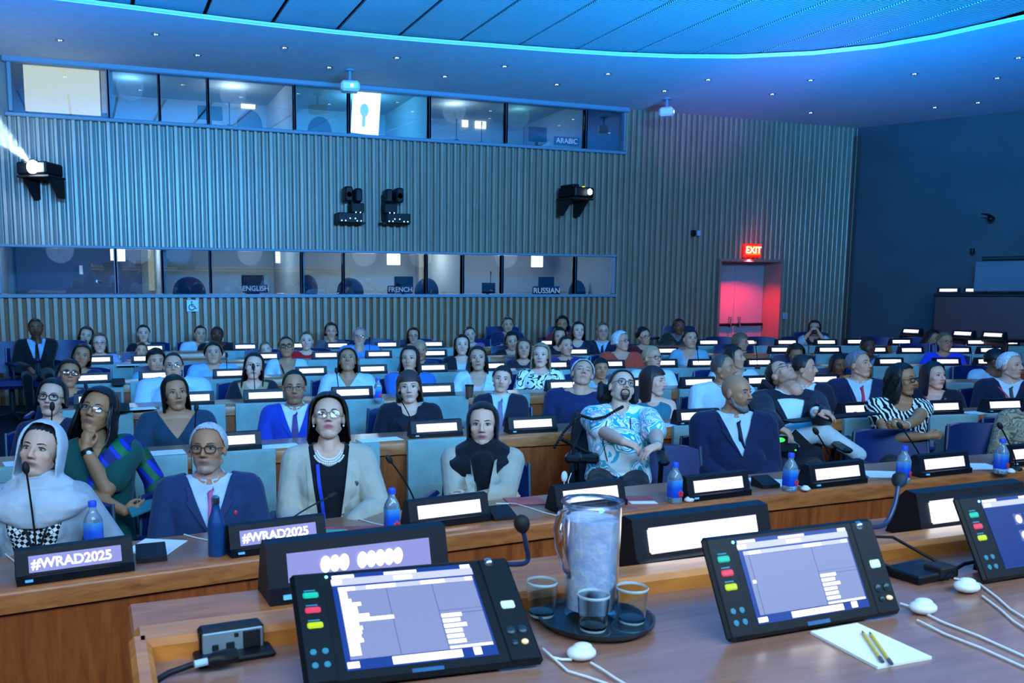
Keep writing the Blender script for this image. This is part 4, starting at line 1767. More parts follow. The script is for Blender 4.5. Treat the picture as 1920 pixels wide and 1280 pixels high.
# power socket box with black cable
p = atz(440, 1232, TZ)
sb = thing('socket_box', 'tabletop power socket box with silver face by the stage table lip', 'socket', (p[0], p[1], TZ), .05)
m = MB()
m.box((0, .02, .006), (.15, .1, .012), bev=.004)
m.box((0, .035, .03), (.125, .04, .05), bev=.006)
m.build('housing', M_BLACK, sb)
m = MB()
m.box((0, .012, .03), (.118, .006, .042), bev=.002)
fc = m.build('face_plate', plain('socket_silver', '#9fb6c0', .35, .6), sb)
m = MB()
for a, b, w, h in ((.036, 0, .034, .034), (-.006, -.008, .016, .014), (.006, .012, .008, .008), (-.035, -.008, .012, .012)):
    m.box((a, .008, .03 + b), (w, .004, h), bev=.001)
m.build('sockets', M_BLACKM, fc)
cb_ = MB()
pts = [atz(270, 1290, TZ + .01), atz(315, 1262, TZ + .012), atz(360, 1246, TZ + .018), atz(395, 1238, TZ + .026)]
cb_.tube(pts, .006, 10)
pc_ = thing('power_cable', 'black cable plugged into the tabletop socket box', 'cable', (0, 0, 0))
cb_.build('cord', M_BLACK, pc_)
e = Vector(pts[-1])
d = Vector((1, .12, .05)).normalized()
m = MB()
m.tube([e - d * .03, e - d * .005], .007, 10)
m.build('collar', plain('plug_collar', '#a8c8e0', .4), pc_)
m = MB()
m.tube([e - d * .006, e + d * .006, e + d * .03, e + d * .05], [.009, .014, .015, .012], 10)
m.build('plug', M_BLACK, pc_)
# black box and cables behind the second console
p = atz(1725, 1080, TZ)
t = thing('cable_box', 'flat black cable box behind the second touchscreen console', 'box', (p[0], p[1], TZ), .1)
m = MB()
m.box((0, 0, .012), (.15, .1, .022), bev=.004)
m.build('body', M_BLACK, t)
m = MB()
m.box((.03, -.03, .02), (.06, .05, .03), bev=.004)
m.build('plug_block', M_BLACKM, t)
m = MB()
m.tube([Vector(atz(u, v, TZ + .02)) - Vector((p[0], p[1], TZ)) for u, v in ((1770, 1085), (1790, 1070), (1815, 1060), (1850, 1055))], .005, 8)
m.tube([(-.06, .03, .02), (-.12, .07, .05), (-.1, .1, .09), (0, .08, .08), (.06, .0, .03)], .004, 8)
cbx = m.build('cable', M_BLACK, t)
# ================================================================= PEOPLE
REM = bpy.data.scenes.new('remesh_tmp')


def lap(V, E, it, k=0.5):
    if not it:
        return V
    n = len(V)
    a, b = E[:, 0], E[:, 1]
    deg = np.bincount(a, minlength=n) + np.bincount(b, minlength=n)
    deg = np.maximum(deg, 1)[:, None]
    for _ in range(it):
        S = np.stack([np.bincount(a, V[b, i], n) + np.bincount(b, V[a, i], n) for i in range(3)], 1)
        V = V + k * (S / deg - V)
    return V


def remesh(mb, voxel, smooth=3):
    """fuse overlapping closed shells of mb into one continuous skin; returns (verts, mesh)"""
    me = bpy.data.meshes.new('tmp')
    me.from_pydata(mb.v, [], mb.f)
    o = bpy.data.objects.new('tmp', me)
    REM.collection.objects.link(o)
    md = o.modifiers.new('r', 'REMESH')
    md.mode = 'VOXEL'
    md.voxel_size = voxel
    with bpy.context.temp_override(scene=REM, view_layer=REM.view_layers[0]):
        dg = bpy.context.evaluated_depsgraph_get()
    out = bpy.data.meshes.new_from_object(o.evaluated_get(dg))
    bpy.data.objects.remove(o)
    bpy.data.meshes.remove(me)
    n = len(out.vertices)
    V = np.empty(n * 3)
    out.vertices.foreach_get('co', V)
    V = V.reshape(-1, 3)
    E = np.empty(len(out.edges) * 2, dtype=np.int64)
    out.edges.foreach_get('vertices', E)
    V = lap(V, E.reshape(-1, 2), smooth)
    out.vertices.foreach_set('co', V.ravel())
    out.polygons.foreach_set('use_smooth', [True] * len(out.polygons))
    out.update()
    return V, out


def capsule(m, a, b, ra, rb, n=14):
    a, b = Vector(a), Vector(b)
    d = b - a
    L = d.length
    if L < 1e-6:
        m.ell(a, (ra, ra, ra))
        return
    d /= L
    k = []
    for t in (-.98, -.75, -.4, 0):
        k.append((a + d * ra * t, ra * math.sqrt(max(0.0025, 1 - t * t))))
    for t in (0, .4, .75, .98):
        k.append((b + d * rb * t, rb * math.sqrt(max(0.0025, 1 - t * t))))
    m.tube([p for p, _ in k], [r for _, r in k], n)


def chain(m, pts, rs, n=14):
    for i in range(len(pts) - 1):
        capsule(m, pts[i], pts[i + 1], rs[i], rs[i + 1], n)


def loft(m, rings, n=28, pw=2.4):
    """rings: (centre, rx, ry); flat-ish superellipse sections, closed"""
    rows = []
    for c, rx, ry in rings:
        rows.append([(c[0] + rx * np.sign(math.cos(a)) * abs(math.cos(a)) ** (2 / pw), c[1] + ry * np.sign(math.sin(a)) * abs(math.sin(a)) ** (2 / pw), c[2]) for a in np.linspace(0, 2 * PI, n, endpoint=False)])
    o = len(m.v)
    m.grid(rows, closed=True)
    m.f.append(tuple(o + i for i in range(n))[::-1])
    m.f.append(tuple(o + (len(rows) - 1) * n + i for i in range(n)))


SKIN = {'pale': '#d8a890', 'fair': '#cb9478', 'tan': '#b27a58', 'olive': '#a8744f', 'brown': '#7c4c32', 'dark': '#523222'}


def head_parts(m, sex, T, ear=True):
    """head shells, T maps head-local to body-local (face looks to -y)"""
    def e(c, r):
        h = MB().ell(c, r, 22, 14)
        m.add([T(p) for p in h.v], h.f)

    def cap(a, b, ra, rb):
        h = MB()
        capsule(h, a, b, ra, rb, 12)
        m.add([T(p) for p in h.v], h.f)
    jw = 1.0 if sex == 'm' else .9
    e((0, .012, .030), (.079, .098, .093))
    e((0, -.022, -.030), (.0665 * (1 if sex == 'm' else .97), .064, .079))
    e((0, -.050, -.090), (.031 * jw, .030, .025))
    for s in (-1, 1):
        cap((s * .057 * jw, .005, -.052), (s * .025 * jw, -.048, -.092), .018, .018)
        e((s * .040, -.050, -.018), (.026, .024, .027))
        cap((s * .040, -.064, .032), (s * .012, -.076, .029), .011, .011)
        e((s * .012, -.093, -.026), (.0095, .010, .0085))
        if ear:
            e((s * .081, .012, -.003), (.009, .019, .031))
    cap((0, -.079, .022), (0, -.103, -.019), .0085, .0115)
    e((0, -.104, -.022), (.011, .011, .0095))
    cap((-.024, -.0745, -.0545), (0, -.0855, -.0505), .0058, .0072)
    cap((.024, -.0745, -.0545), (0, -.0855, -.0505), .0058, .0072)
    cap((-.018, -.0765, -.0610), (.018, -.0765, -.0610), .0072, .0072)
    e((0, -.079, -.0625), (.016, .0075, .0078))
    cap((0, .020, -.05), (0, .030, -.165), .054 if sex == 'm' else .047, .057 if sex == 'm' else .049)


def smooth01(x, a, b):
    t = np.clip((x - a) / (b - a), 0, 1)
    return t * t * (3 - 2 * t)


def tone_attr(V, H, skin, lips, stubble, beard, hairc, scalp):
    """skin / lip / stubble colours from head-local coordinates H"""
    n = len(V)
    c = np.tile(np.array(srgb(SKIN[skin])), (n, 1))
    x, y, z = H[:, 0], H[:, 1], H[:, 2]

    def mix(mask, col, k):
        nonlocal c
        w = (mask * k)[:, None]
        c = c * (1 - w) + np.array(col) * w
    sk = np.array(srgb(SKIN[skin]))
    near = np.exp(-((x / .16) ** 2 + (y / .18) ** 2 + (z / .2) ** 2) ** 4)
    # warmer cheeks and nose
    ck = np.exp(-(((np.abs(x) - .04) / .02) ** 2 + ((z + .025) / .022) ** 2)) * (y < -.03)
    mix(ck, sk * np.array([1.05, .8, .78]), .5)
    face = (y < -.05) & (near > .3)
    if stubble or beard:
        jawm = smooth01(-z, .035, .06) * smooth01(-y, -.035, .0) * (z > -.14)
        mou = np.exp(-((x / .026) ** 2 + ((z + .056) / .010) ** 2) ** 2)
        up = np.exp(-((x / .034) ** 2 + ((z + .043) / .006) ** 2) ** 2) * face
        k = np.clip(jawm * (1 - mou), 0, 1)
        if beard == 'goatee':
            k = np.exp(-((x / .034) ** 2 + ((z + .085) / .03) ** 2) ** 2) * face * (1 - mou)
        mix(np.clip(np.maximum(k, up), 0, 1), srgb(hairc), stubble)
    if lips:
        mouth = np.exp(-((x / .0275) ** 2 + ((z + .0565) / .0115) ** 2) ** 3) * (y < -.064)
        mix(mouth, lips, .85)
        line = np.exp(-((x / .022) ** 2 + ((z + .0562) / .0022) ** 2) ** 2) * (y < -.06)
        mix(line, tuple(v * .35 for v in lips), .6)
    if scalp:
        sc = smooth01(z + .35 * y, .045, .075) * smooth01(z, .0, .04)
        mix(np.clip(sc, 0, 1), srgb(hairc), scalp)
    return c


def face_extras(T, R, iris, brow, sex, closed=False, gaze=(0, 0)):
    """eyes, lids, brows as fine patches: (verts, faces, colours)"""
    V, F, C = [], [], []

    def add(mbb, colf):
        o = len(V)
        for p in mbb.v:
            V.append(T(p))
            C.append(colf(p))
        F.extend(tuple(i + o for i in f) for f in mbb.f)
    for s in (-1, 1):
        ex, ey, ez = s * .031, -.0665, .010
        if not closed:
            h = MB().ell((ex, ey, ez), (.0165, .0128, .0072), 24, 16)

            def col(p):
                dx, dz = p[0] - ex - gaze[0], p[2] - ez - gaze[1]
                d = math.hypot(dx, dz)
                if p[1] < ey and d < .0026:
                    return (.004, .004, .005)
                if p[1] < ey and d < .0072:
                    return srgb(iris)
                return (.5, .48, .48)
            add(h, col)
        h = MB()
        pts = [(ex - .018 * math.cos(a), ey - .0122 * math.sin(a) ** .6 - .001, ez + (.0082 * math.sin(a) if not closed else -.002 * math.sin(a))) for a in np.linspace(.05, PI - .05, 9)]
        h.tube(pts, [.0014, .0022, .0026, .0028, .0028, .0028, .0026, .0022, .0014], 6)
        add(h, lambda p: tuple(v * (.28 if sex == 'm' else .06) for v in (.5, .32, .25)))
        h = MB()
        sg = s
        pts = [(s * .0135, -.0842, .0295), (s * .025, -.0835, .0335), (s * .038, -.0775, .0345), (s * .048, -.0675, .0300)]
        h.tube(pts, [.0026, .0034, .003, .0014] if sex == 'm' else [.0022, .0026, .0022, .001], 6)
        bc = srgb(brow)
        add(h, lambda p: bc)
    # nostrils
    for s in (-1, 1):
        h = MB().ell((s * .0065, -.1035, -.0315), (.0035, .0045, .002), 8, 6)
        add(h, lambda p: (.03, .012, .01))
    return V, F, C


def hair_mesh(h, lod):
    """scalp-hugging hair shell with optional long drop; head-local verts"""
    n = {0: 84, 1: 60, 2: 40}[lod]
    nu = {0: 34, 1: 24, 2: 16}[lod]
    L = h.get('len')
    th = h.get('th', .014)
    vol = h.get('vol', .006)
    tf = h.get('front', 50)
    ps = h.get('start', 58)
    fr = h.get('fringe', 0)
    part = h.get('part', 0)
    wav = h.get('wave', .002 if L else .0045)
    sd = random.Random(h.get('seed', 3))
    ph = [(sd.uniform(7, 40), sd.uniform(0, 6.3), sd.uniform(.4, 1)) for _ in range(6)]
    r0 = .10
    sd_ph = (sd.uniform(0, 6), sd.uniform(0, 6))
    phis = np.linspace(-180, 180, n, endpoint=False)
    out, inn = [], []
    for u in np.linspace(0, 1, nu):
        ro, ri = [], []
        for p in phis:
            a = abs(p)
            short = np.interp(a, [0, 28, 52, 66, 78, 88, 110, 180], [tf, tf + 2, tf + 8, 78 if not L else tf + 22, h.get('side', 98), 94, h.get('nape', 118) - 6, h.get('nape', 118)])
            short += 2.2 * math.sin(.37 * p + sd_ph[0]) + 1.6 * math.sin(.83 * p + sd_ph[1])
            if fr:
                short = np.interp(a, [0, 40, 62, 80, 110, 180], [fr, fr, fr + 6, 98, 105, 118])
            if part:
                short += part * math.sin(math.radians(p)) * (1 if a < 60 else 0)
            drop = 0.0
            end = short
            if L:
                k = float(smooth01(np.array(a), ps - 7, ps + 7))
                end = short * (1 - k) + 93 * k
                drop = L * k * (1 - .12 * math.cos(math.radians(a)))
            s_end = math.radians(end) * r0 + drop
            s = u * s_end
            th_ang = min(s / r0, math.radians(end))
            d = max(0.0, s - math.radians(end) * r0)
            pr = math.radians(p)
            sx, sy = math.sin(pr), -math.cos(pr)
            nz = sum(w * math.sin(f * pr + o_ + u * 2.2) for f, o_, w in ph) / 3
            amp = wav * (1 + 5 * d)
            taper = 1 - .75 * u ** 6
            for lst, off in ((ro, vol + amp * nz), (ri, -th * taper)):
                o2 = off if off > 0 else off + vol
                ax, ay, az = .082 + o2, .101 + o2, .096 + o2
                st, ct = math.sin(th_ang), math.cos(th_ang)
                x, y, z = ax * st * sx, .014 + ay * st * sy, .028 + az * ct
                if d > 0:
                    fl = h.get('flare', .25)
                    kk = 1 + fl * d
                    x, y = x * kk, .014 + (y - .014) * kk
                    z -= d
                    if h.get('wavy'):
                        x += .008 * math.sin(d * 55 + p * .2) * sx
                        y += .008 * math.sin(d * 55 + p * .2)
                    if d > .16:       # settle on shoulders
                        y += -.10 * (d - .16) if a < 100 else .0
                lst.append((x, y, z))
        out.append(ro)
        inn.append(ri)
    m = MB()
    m.grid(out, closed=True)
    m.grid([r[::-1] for r in inn], closed=True)
    o = len(m.v)
    m.grid([out[-1], inn[-1]], closed=True)
    if h.get('bun'):
        b = h['bun']
        m.ell((b[0], b[1], b[2]), (b[3], b[3], b[3] * .9), 16, 10)
    if h.get('tail'):
        chain(m, [(0, .10, .06), (.0, .15, .02), (0, .155, -.1), (.01, .14, -.2)], [.02, .028, .026, .01])
    return m


def ik(S, W, l1, l2, pole):
    S, W, pole = Vector(S), Vector(W), Vector(pole)
    d = W - S
    L = min(d.length, (l1 + l2) * .995)
    dn = d.normalized()
    W = S + dn * L
    a = (l1 * l1 - l2 * l2 + L * L) / (2 * L)
    hh = math.sqrt(max(0, l1 * l1 - a * a))
    pv = pole - dn * pole.dot(dn)
    pv = pv.normalized() if pv.length > 1e-5 else dn.orthogonal()
    return S + dn * a + pv * hh, W


def hand(m, W, d, nrm, side, curl=.5, s=1.0, spread=.12):
    """palm, four unequal bent fingers and a thumb. d: pointing direction, nrm: palm-facing direction"""
    W, d, nrm = Vector(W), Vector(d).normalized(), Vector(nrm)
    nrm = (nrm - d * nrm.dot(d)).normalized()
    x = d.cross(nrm) * side
    B = lambda a, b, c: W + (x * a + d * b + nrm * c) * s
    chain(m, [B(0, 0, 0), B(.004, .035, 0), B(.002, .075, 0)], [.023 * s, .028 * s, .026 * s], 10)
    for sx in (-.024, .022):
        chain(m, [B(sx * .6, .02, 0), B(sx, .078, 0)], [.014 * s, .011 * s], 8)
    for i, (fx, ln) in enumerate(((-.029, .062), (-.0105, .078), (.0095, .074), (.028, .060))):
        fx *= -1
        p = B(fx, .080 - .004 * abs(i - 1.3), .0)
        q = [p]
        ang = 0.1
        dirx = fx * spread * 8
        for k, f in enumerate((.46, .30, .24)):
            ang += curl * (.75, 1.15, .8)[k]
            v = (d * math.cos(ang) + nrm * math.sin(ang) + x * dirx * (.5 if k else 1) * math.cos(ang)).normalized()
            q.append(q[-1] + v * ln * f * 1.12 * s)
        chain(m, q, [.0092 * s, .0086 * s, .0078 * s, .0066 * s], 8)
    t0 = B(.022, .018, .008)
    t1 = B(.043, .045, .018)
    t2 = B(.046, .070, .022 + .01 * curl)
    t3 = B(.040, .090, .026 + .014 * curl)
    chain(m, [t0, t1, t2, t3], [.014 * s, .0115 * s, .0098 * s, .008 * s], 8)


def cut_mesh(me, planes_front=None, neck=None):
    """neck: (Nk, half width, depth) scoop cut out at the throat; planes_front: V opening (za, zt, w, yc, cx)"""
    bm = bmesh.new()
    bm.from_mesh(me)
    if planes_front:
        za, zt, w, yc, cx = planes_front
        for s in (-1, 1):
            fr = [f for f in bm.faces if f.calc_center_median().y < yc and f.calc_center_median().z > za - .02]
            ed = {e for f in fr for e in f.edges}
            ve = {v for f in fr for v in f.verts}
            no = Vector((zt - za, 0, -s * w)).normalized()
            bmesh.ops.bisect_plane(bm, geom=list(ve) + list(ed) + fr, plane_co=(cx, 0, za), plane_no=no)
        kill = []
        for f in bm.faces:
            c = f.calc_center_median()
            if c.y < yc and c.z > za and abs(c.x - cx) < w * (c.z - za) / (zt - za):
                kill.append(f)
        bmesh.ops.delete(bm, geom=kill, context='FACES')
    if neck:
        Nk, a, d = neck
        z0 = Nk.z + .035
        kill = []
        for f in bm.faces:
            c = f.calc_center_median()
            dx, dz, dy = c.x - Nk.x, c.z - z0, c.y - Nk.y
            if dz > -.018 and math.hypot(dx, dy) < a * 1.5:
                kill.append(f)
            elif dy < -.01 and (dx / a) ** 2 + (dz / d) ** 2 < 1:
                kill.append(f)
            elif dy >= -.01 and (dx / a) ** 2 + (dz / .04) ** 2 < 1:
                kill.append(f)
        bmesh.ops.delete(bm, geom=kill, context='FACES')
    # keep the largest piece and even out the raw cut edge
    seen, best = set(), []
    for v in bm.verts:
        if v in seen:
            continue
        st, isl = [v], []
        seen.add(v)
        while st:
            q_ = st.pop()
            isl.append(q_)
            for e in q_.link_edges:
                o_ = e.other_vert(q_)
                if o_ not in seen:
                    seen.add(o_)
                    st.append(o_)
        if len(isl) > len(best):
            best = isl
    keep = set(best)
    bmesh.ops.delete(bm, geom=[v for v in bm.verts if v not in keep], context='VERTS')
    bnd = [v for v in bm.verts if v.is_boundary]
    nb = {v: [e.other_vert(v) for e in v.link_edges if e.is_boundary] for v in bnd}
    for _ in range(8):
        new = {v: v.co * .5 + sum((n_.co for n_ in ns), Vector()) / len(ns) * .5 for v, ns in nb.items() if ns}
        for v, c in new.items():
            v.co = c
    bm.to_mesh(me)
    bm.free()
    me.polygons.foreach_set('use_smooth', [True] * len(me.polygons))
    return me


class Proj:
    """lays flat-pattern strips onto the front of garments"""
    def __init__(s, meshes):
        s.t = []
        for me in meshes:
            if me is None:
                continue
            vs = [v.co.copy() for v in me.vertices]
            fs = [tuple(p.vertices) for p in me.polygons]
            if fs:
                s.t.append(BVHTree.FromPolygons(vs, fs))

    def y(s, x, z):
        best = None
        for t in s.t:
            h = t.ray_cast(Vector((x, -1.5, z)), Vector((0, 1, 0)))
            if h[0] is not None and (best is None or h[0].y < best):
                best = h[0].y
        return best

    def strip(s, left, right, off=.004, nx=4, sub=5, thick=.003):
        """left/right: matching lists of (x, z)"""
        def res(pl):
            o = []
            for i in range(len(pl) - 1):
                for k in range(sub):
                    t = k / sub
                    o.append((pl[i][0] * (1 - t) + pl[i + 1][0] * t, pl[i][1] * (1 - t) + pl[i + 1][1] * t))
            return o + [pl[-1]]
        L, R = res(left), res(right)
        rows, last = [], None
        for (a, b), (c, d) in zip(L, R):
            row = []
            for k in range(nx + 1):
                t = k / nx
                x, z = a * (1 - t) + c * t, b * (1 - t) + d * t
                y = s.y(x, z)
                if y is None:
                    y = last if last is not None else -.1
                if last is not None and abs(y - last) > .05:
                    y = last + (.015 if y > last else -.015)
                last = y
                row.append((x, y - off, z))
            last = row[0][1] + off
            rows.append(row)
        m = MB()
        m.grid(rows)
        m.grid([[(x, y + thick, z) for x, y, z in r][::-1] for r in rows])
        ring = rows[0] + [r[-1] for r in rows[1:-1]] + rows[-1][::-1] + [r[0] for r in rows[1:-1]][::-1]
        m.grid([ring + ring[:1], [(x, y + thick, z) for x, y, z in ring + ring[:1]]])
        return m


M_SPEC = plain('spectacle_frame', '#1a1416', .35)
M_LENS = glass_pane('spectacle_lens', (.96, .98, 1.0))
PEOPLE = []


def person(name, label, uv, y, row=None, sex='m', yaw=0, hy=0, hp=0, hr=0, s=1.0, skin='fair', hair=None, hairc='#1c1410', outfit=None, arms=('lap', 'lap'),
           lod=1, glasses=None, stubble=0, beard=None, lips=None, iris='#3a2416', scalp=0, hs=1.0, recline=.05, slump=0.0, fz=None, legs=True, hijab=None, closed=False, extra=None, legc='#141824', cup=0, W=None, brow=None, lean=0.0, hz=None):
    """one seated person; uv = picture position of the head's middle, y = depth of the head"""
    Hc = Vector(aty(uv[0], uv[1], y))
    th = -math.atan2(Hc.x, Hc.y) + math.radians(yaw)
    fl = floorz(Hc.x, y) if fz is None else fz
    root = thing('person', label, 'person', (Hc.x, Hc.y, fl), th, 'seated audience')
    Rb = Matrix.Rotation(th, 3, 'Z')
    # everything below is in the root's frame
    Hl = Vector((0, 0, Hc.z - fl))
    Rh = Matrix.Rotation(math.radians(hy), 3, 'Z') @ Matrix.Rotation(math.radians(-hp), 3, 'X') @ Matrix.Rotation(math.radians(hr), 3, 'Y')
    hsz = hs * s
    T = lambda p: Hl + Rh @ (Vector(p) * hsz)
    Nk = Hl + Rh @ Vector((0, .028, -.128)) * hsz * .6 + Vector((0, .028, -.128)) * hsz * .4 + Vector((0, .004, -.02))
    w = (1.06 if sex == 'm' else .95) * s * (W or 1.0)
    hip = Vector((Nk.x + lean, Nk.y - recline - .02, hz or max(.56, Nk.z - .62 * s)))
    ax = Nk - hip
    P = lambda t, dy=0.0: hip + ax * t + Vector((0, dy, 0))
    vox = {0: .0048, 1: .0068, 2: .0095}[lod]

    def torso(m, inf, t0=-.03, t1=1.0, bust=True):
        prof = [(0, .172, .125), (.18, .160, .118), (.36, .155, .115), (.56, .168, .122), (.74, .180, .118), (.86, .165, .098), (.93, .120, .080), (1.0, .060, .058)]
        rings = []
        for t, rx, ry in [(t0, prof[0][1], prof[0][2])] + prof:
            if t <= t1 + .001:
                rings.append((P(t), rx * w + inf, ry * w + inf))
        loft(m, rings)
        if sex == 'f' and bust:
            for sx in (-1, 1):
                m.ell(P(.60) + Vector((sx * .068 * w, -.085 * w, 0)), (.062 * w + inf * .7, .052 * w + inf, .060 * w + inf * .7), 16, 10)
        elif cup:
            m.ell(P(.30) + Vector((0, -.05, 0)), (.15 * w + inf, .11 * w + cup + inf, .16 * w + inf), 20, 12)
    S = [P(.855) + Vector((sx * .158 * w, .0, .0)) for sx in (-1, 1)]
    A = []
    for i, sx in enumerate((-1, 1)):
        a = arms[i]
        Sh = S[i]
        l1, l2 = .285 * s, .245 * s
        kind = a if isinstance(a, str) else a[0]
        if kind == 'lap':
            Wt, pole = P(.16) + Vector((sx * .11, -.27, 0)), (sx * .6, .7, -.3)
            hd, hn = (-sx * .5, -.8, -.1), (0, 0, -1)
        elif kind == 'desk':
            Wt, pole = P(.36) + Vector((sx * .12, -.34, .0)), (sx * .8, .2, -.7)
            hd, hn = (-sx * .7, -.6, 0), (0, 0, -1)
        elif kind == 'side':
            Wt, pole = P(.06) + Vector((sx * .25, -.16, 0)), (sx * .6, .8, 0)
            hd, hn = (0, -.9, -.4), (-sx, 0, 0)
        elif kind == 'cross':
            Wt, pole = P(.42) + Vector((-sx * .05, -.215 - .02 * (i == 0), -.02 * i)), (sx * .9, -.1, -.75)
            hd, hn = (-sx * 1, .15, .05), (0, 1, .2)
        elif kind == 'chin':
            Wt, pole = T((sx * .020, -.075, -.200)), (sx * .55, -.45, -1)
            hd, hn = (Rh @ Vector((-sx * .12, -.02, 1))), Rh @ Vector((0, 1, .1))
        elif kind == 'px':
            Wt = Rb.transposed() @ (Vector(aty(*a[1])) - Vector((Hc.x, Hc.y, fl)))
            pole, hd, hn = a[2], a[3], a[4]
        else:
            Wt, pole, hd, hn = a[1], a[2], a[3], a[4]
        El, Wt = ik(Sh, Wt, l1, l2, pole)
        A.append((Sh, El, Wt, Vector(hd), Vector(hn), kind, a[5] if (not isinstance(a, str) and len(a) > 5) else (.95 if kind == 'chin' else .45)))

    def arm(m, i, inf, upto=1.0):
        Sh, El, Wt = A[i][:3]
        chain(m, [Sh, Sh * .45 + El * .55, El], [.055 * w + inf, .047 * w + inf, .040 * w + inf])
        if upto > 0:
            e = El * (1 - upto) + Wt * upto
            mid = El * (1 - upto * .4) + Wt * upto * .4
            chain(m, [El, mid, e], [.040 * w + inf, .040 * w + inf, (.040 - .013 * upto) * w + inf])

    def arm_short(m, i, inf, k):
        Sh, El, _ = A[i][:3]
        e = Sh * (1 - k) + El * k
        chain(m, [Sh, e], [.057 * w + inf, .048 * w + inf + .006])

    # ---- body
    m = MB()
    head_parts(m, sex, T, ear=not hijab)
    torso(m, -.004, bust=False)
    chain(m, [Nk + Vector((0, 0, .03)), Nk - Vector((0, 0, .05))], [.056 * w, .075 * w])
    chain(m, [S[0], P(.93), S[1]], [.05 * w, .07 * w, .05 * w])
    for i, sx in enumerate((-1, 1)):
        arm(m, i, -.002)
        hand(m, A[i][2], A[i][3], A[i][4], -sx, A[i][6], .98 * s * (1 if sex == 'm' else .92))
    if legs:
        pass
    V, me = remesh(m, vox, 3 if lod else 3)
    Hi = Rh.inverted()
    Hn = (V - np.array(Hl)) @ np.array(Hi).T / hsz
    lipc = srgb(lips) if lips else tuple(np.array(srgb(SKIN[skin])) * np.array([.82, .55, .55]))
    C = tone_attr(V, Hn, skin, lipc, stubble, beard, hairc, scalp)
    ev, ef, ec = face_extras(T, Rh, iris, brow or (hairc if not hair or hairc not in ('#c9c9c9', '#dfe3e6') else '#8a8a8a'), sex, closed)
    n0 = len(V)
    # append the eye and brow patches to the same mesh
    bm = bmesh.new()
    bm.from_mesh(me)
    vs = [bm.verts.new(p) for p in ev]
    for f in ef:
        ff = bm.faces.new([vs[i] for i in f])
        ff.smooth = True
    bm.to_mesh(me)
    bm.free()
    at = me.color_attributes.new('tone', 'FLOAT_COLOR', 'POINT')
    full = np.ones((len(me.vertices), 4))
    full[:n0, :3] = C
    full[n0:, :3] = np.array(ec)
    at.data.foreach_set('color', full.ravel())
    me.materials.append(M_SKIN)
    me.name = 'body'
    body = obj('body', me, root)

    # ---- clothing
    of = outfit or {}
    top_me = jk_me = None
    cv = vox * 1.25
    ncx = Nk.x

    def garment(nm, col, inf, sleeve, neck, vcut=None, hem=-.06, mat=None, sm=4):
        g = MB()
        torso(g, inf, t0=hem)
        if sleeve != 'none':
            chain(g, [S[0], P(.925), S[1]], [.055 * w + inf, .062 * w + inf, .055 * w + inf])
        else:
            chain(g, [S[0] * .75 + P(.9) * .25, P(.925), S[1] * .75 + P(.9) * .25], [.04 * w + inf, .055 * w + inf, .04 * w + inf])
        for i in (0, 1):
            if sleeve == 'long':
                arm(g, i, inf + .004, .93)
            elif sleeve == 'three':
                arm(g, i, inf + .004, .45)
            elif sleeve == 'short':
                arm_short(g, i, inf + .004, .72)
            elif sleeve == 'cap':
                arm_short(g, i, inf + .004, .28)
        _, gm = remesh(g, cv, sm)
        back, front = neck
        cut_mesh(gm, vcut, (Nk, (of.get('nw', .052 if (kind == 'suit' or of.get('collar')) else .078)) * w if nm != 'jacket' else .07 * w, max(.045, .040 - front)))
        gm.materials.append(mat or cloth(col))
        gm.name = nm
        obj(nm, gm, root)
        return gm
    kind = of.get('kind', 'top')
    vw = of.get('v')
    if kind in ('suit', 'blazer'):
        inner = of.get('shirt', '#dfe6ee')
        top_me = garment('shirt' if kind == 'suit' else 'blouse', inner, .008, 'long' if kind == 'suit' else 'short', (.03, -.005) if kind == 'suit' else (.0, of.get('neck', -.06)))
        za = P(of.get('v0', .45)).z
        zt = Nk.z + .01
        vcut = (za, zt, of.get('vw', .075) * w, P(.6).y - .02, ncx)
        jk_me = garment('jacket', of['col'], .022, 'long', (.045, .03), vcut)
    elif kind == 'open':
        top_me = garment('blouse', of.get('shirt', '#dfe6ee'), .008, 'short', (.0, of.get('neck', -.06)), mat=of.get('smat'))
        za = P(-.3).z
        vcut = (za, Nk.z + .01, of.get('vw', .12) * w, P(.6).y - .02, ncx)
        jk_me = garment('cardigan', of['col'], .022, 'long', (.045, .03), vcut)
    else:
        top_me = garment(of.get('name', 'top'), of.get('col', '#223'), of.get('inf', .010), of.get('sleeve', 'short'), of.get('necks', (.01, of.get('neck', -.03))),
                         (P(vw[0]).z, Nk.z + .01, vw[1] * w, P(.6).y - .02, ncx) if vw else None, mat=of.get('mat'))
    pj = Proj([top_me, jk_me])
    if jk_me is not None and lod < 2 and kind in ('suit', 'blazer'):
        za = P(of.get('v0', .45)).z
        zt = Nk.z - .005
        vwid = of.get('vw', .075) * w
        lm = MB()
        pjj = Proj([jk_me])
        for sx in (-1, 1):
            e = lambda t: (ncx + sx * vwid * t, za + (zt - za) * t)
            o1, o2 = e(.04), e(.92)
            lw = of.get('lap', .055)
            L = [e(.03), e(.55), e(.66), e(.93)]
            Rr = [(e(.03)[0] + sx * .006, e(.03)[1]), (e(.55)[0] + sx * lw, e(.55)[1] + .03), (e(.66)[0] + sx * lw * .62, e(.66)[1] + .012), (e(.93)[0] + sx * .02, e(.93)[1] + .004)]
            q_ = pjj.strip(L, Rr, .011, 4, 5, .009)
            lm.add(q_.v, q_.f)
        lm.build('lapels', cloth(of['col'], .8), root, 50)
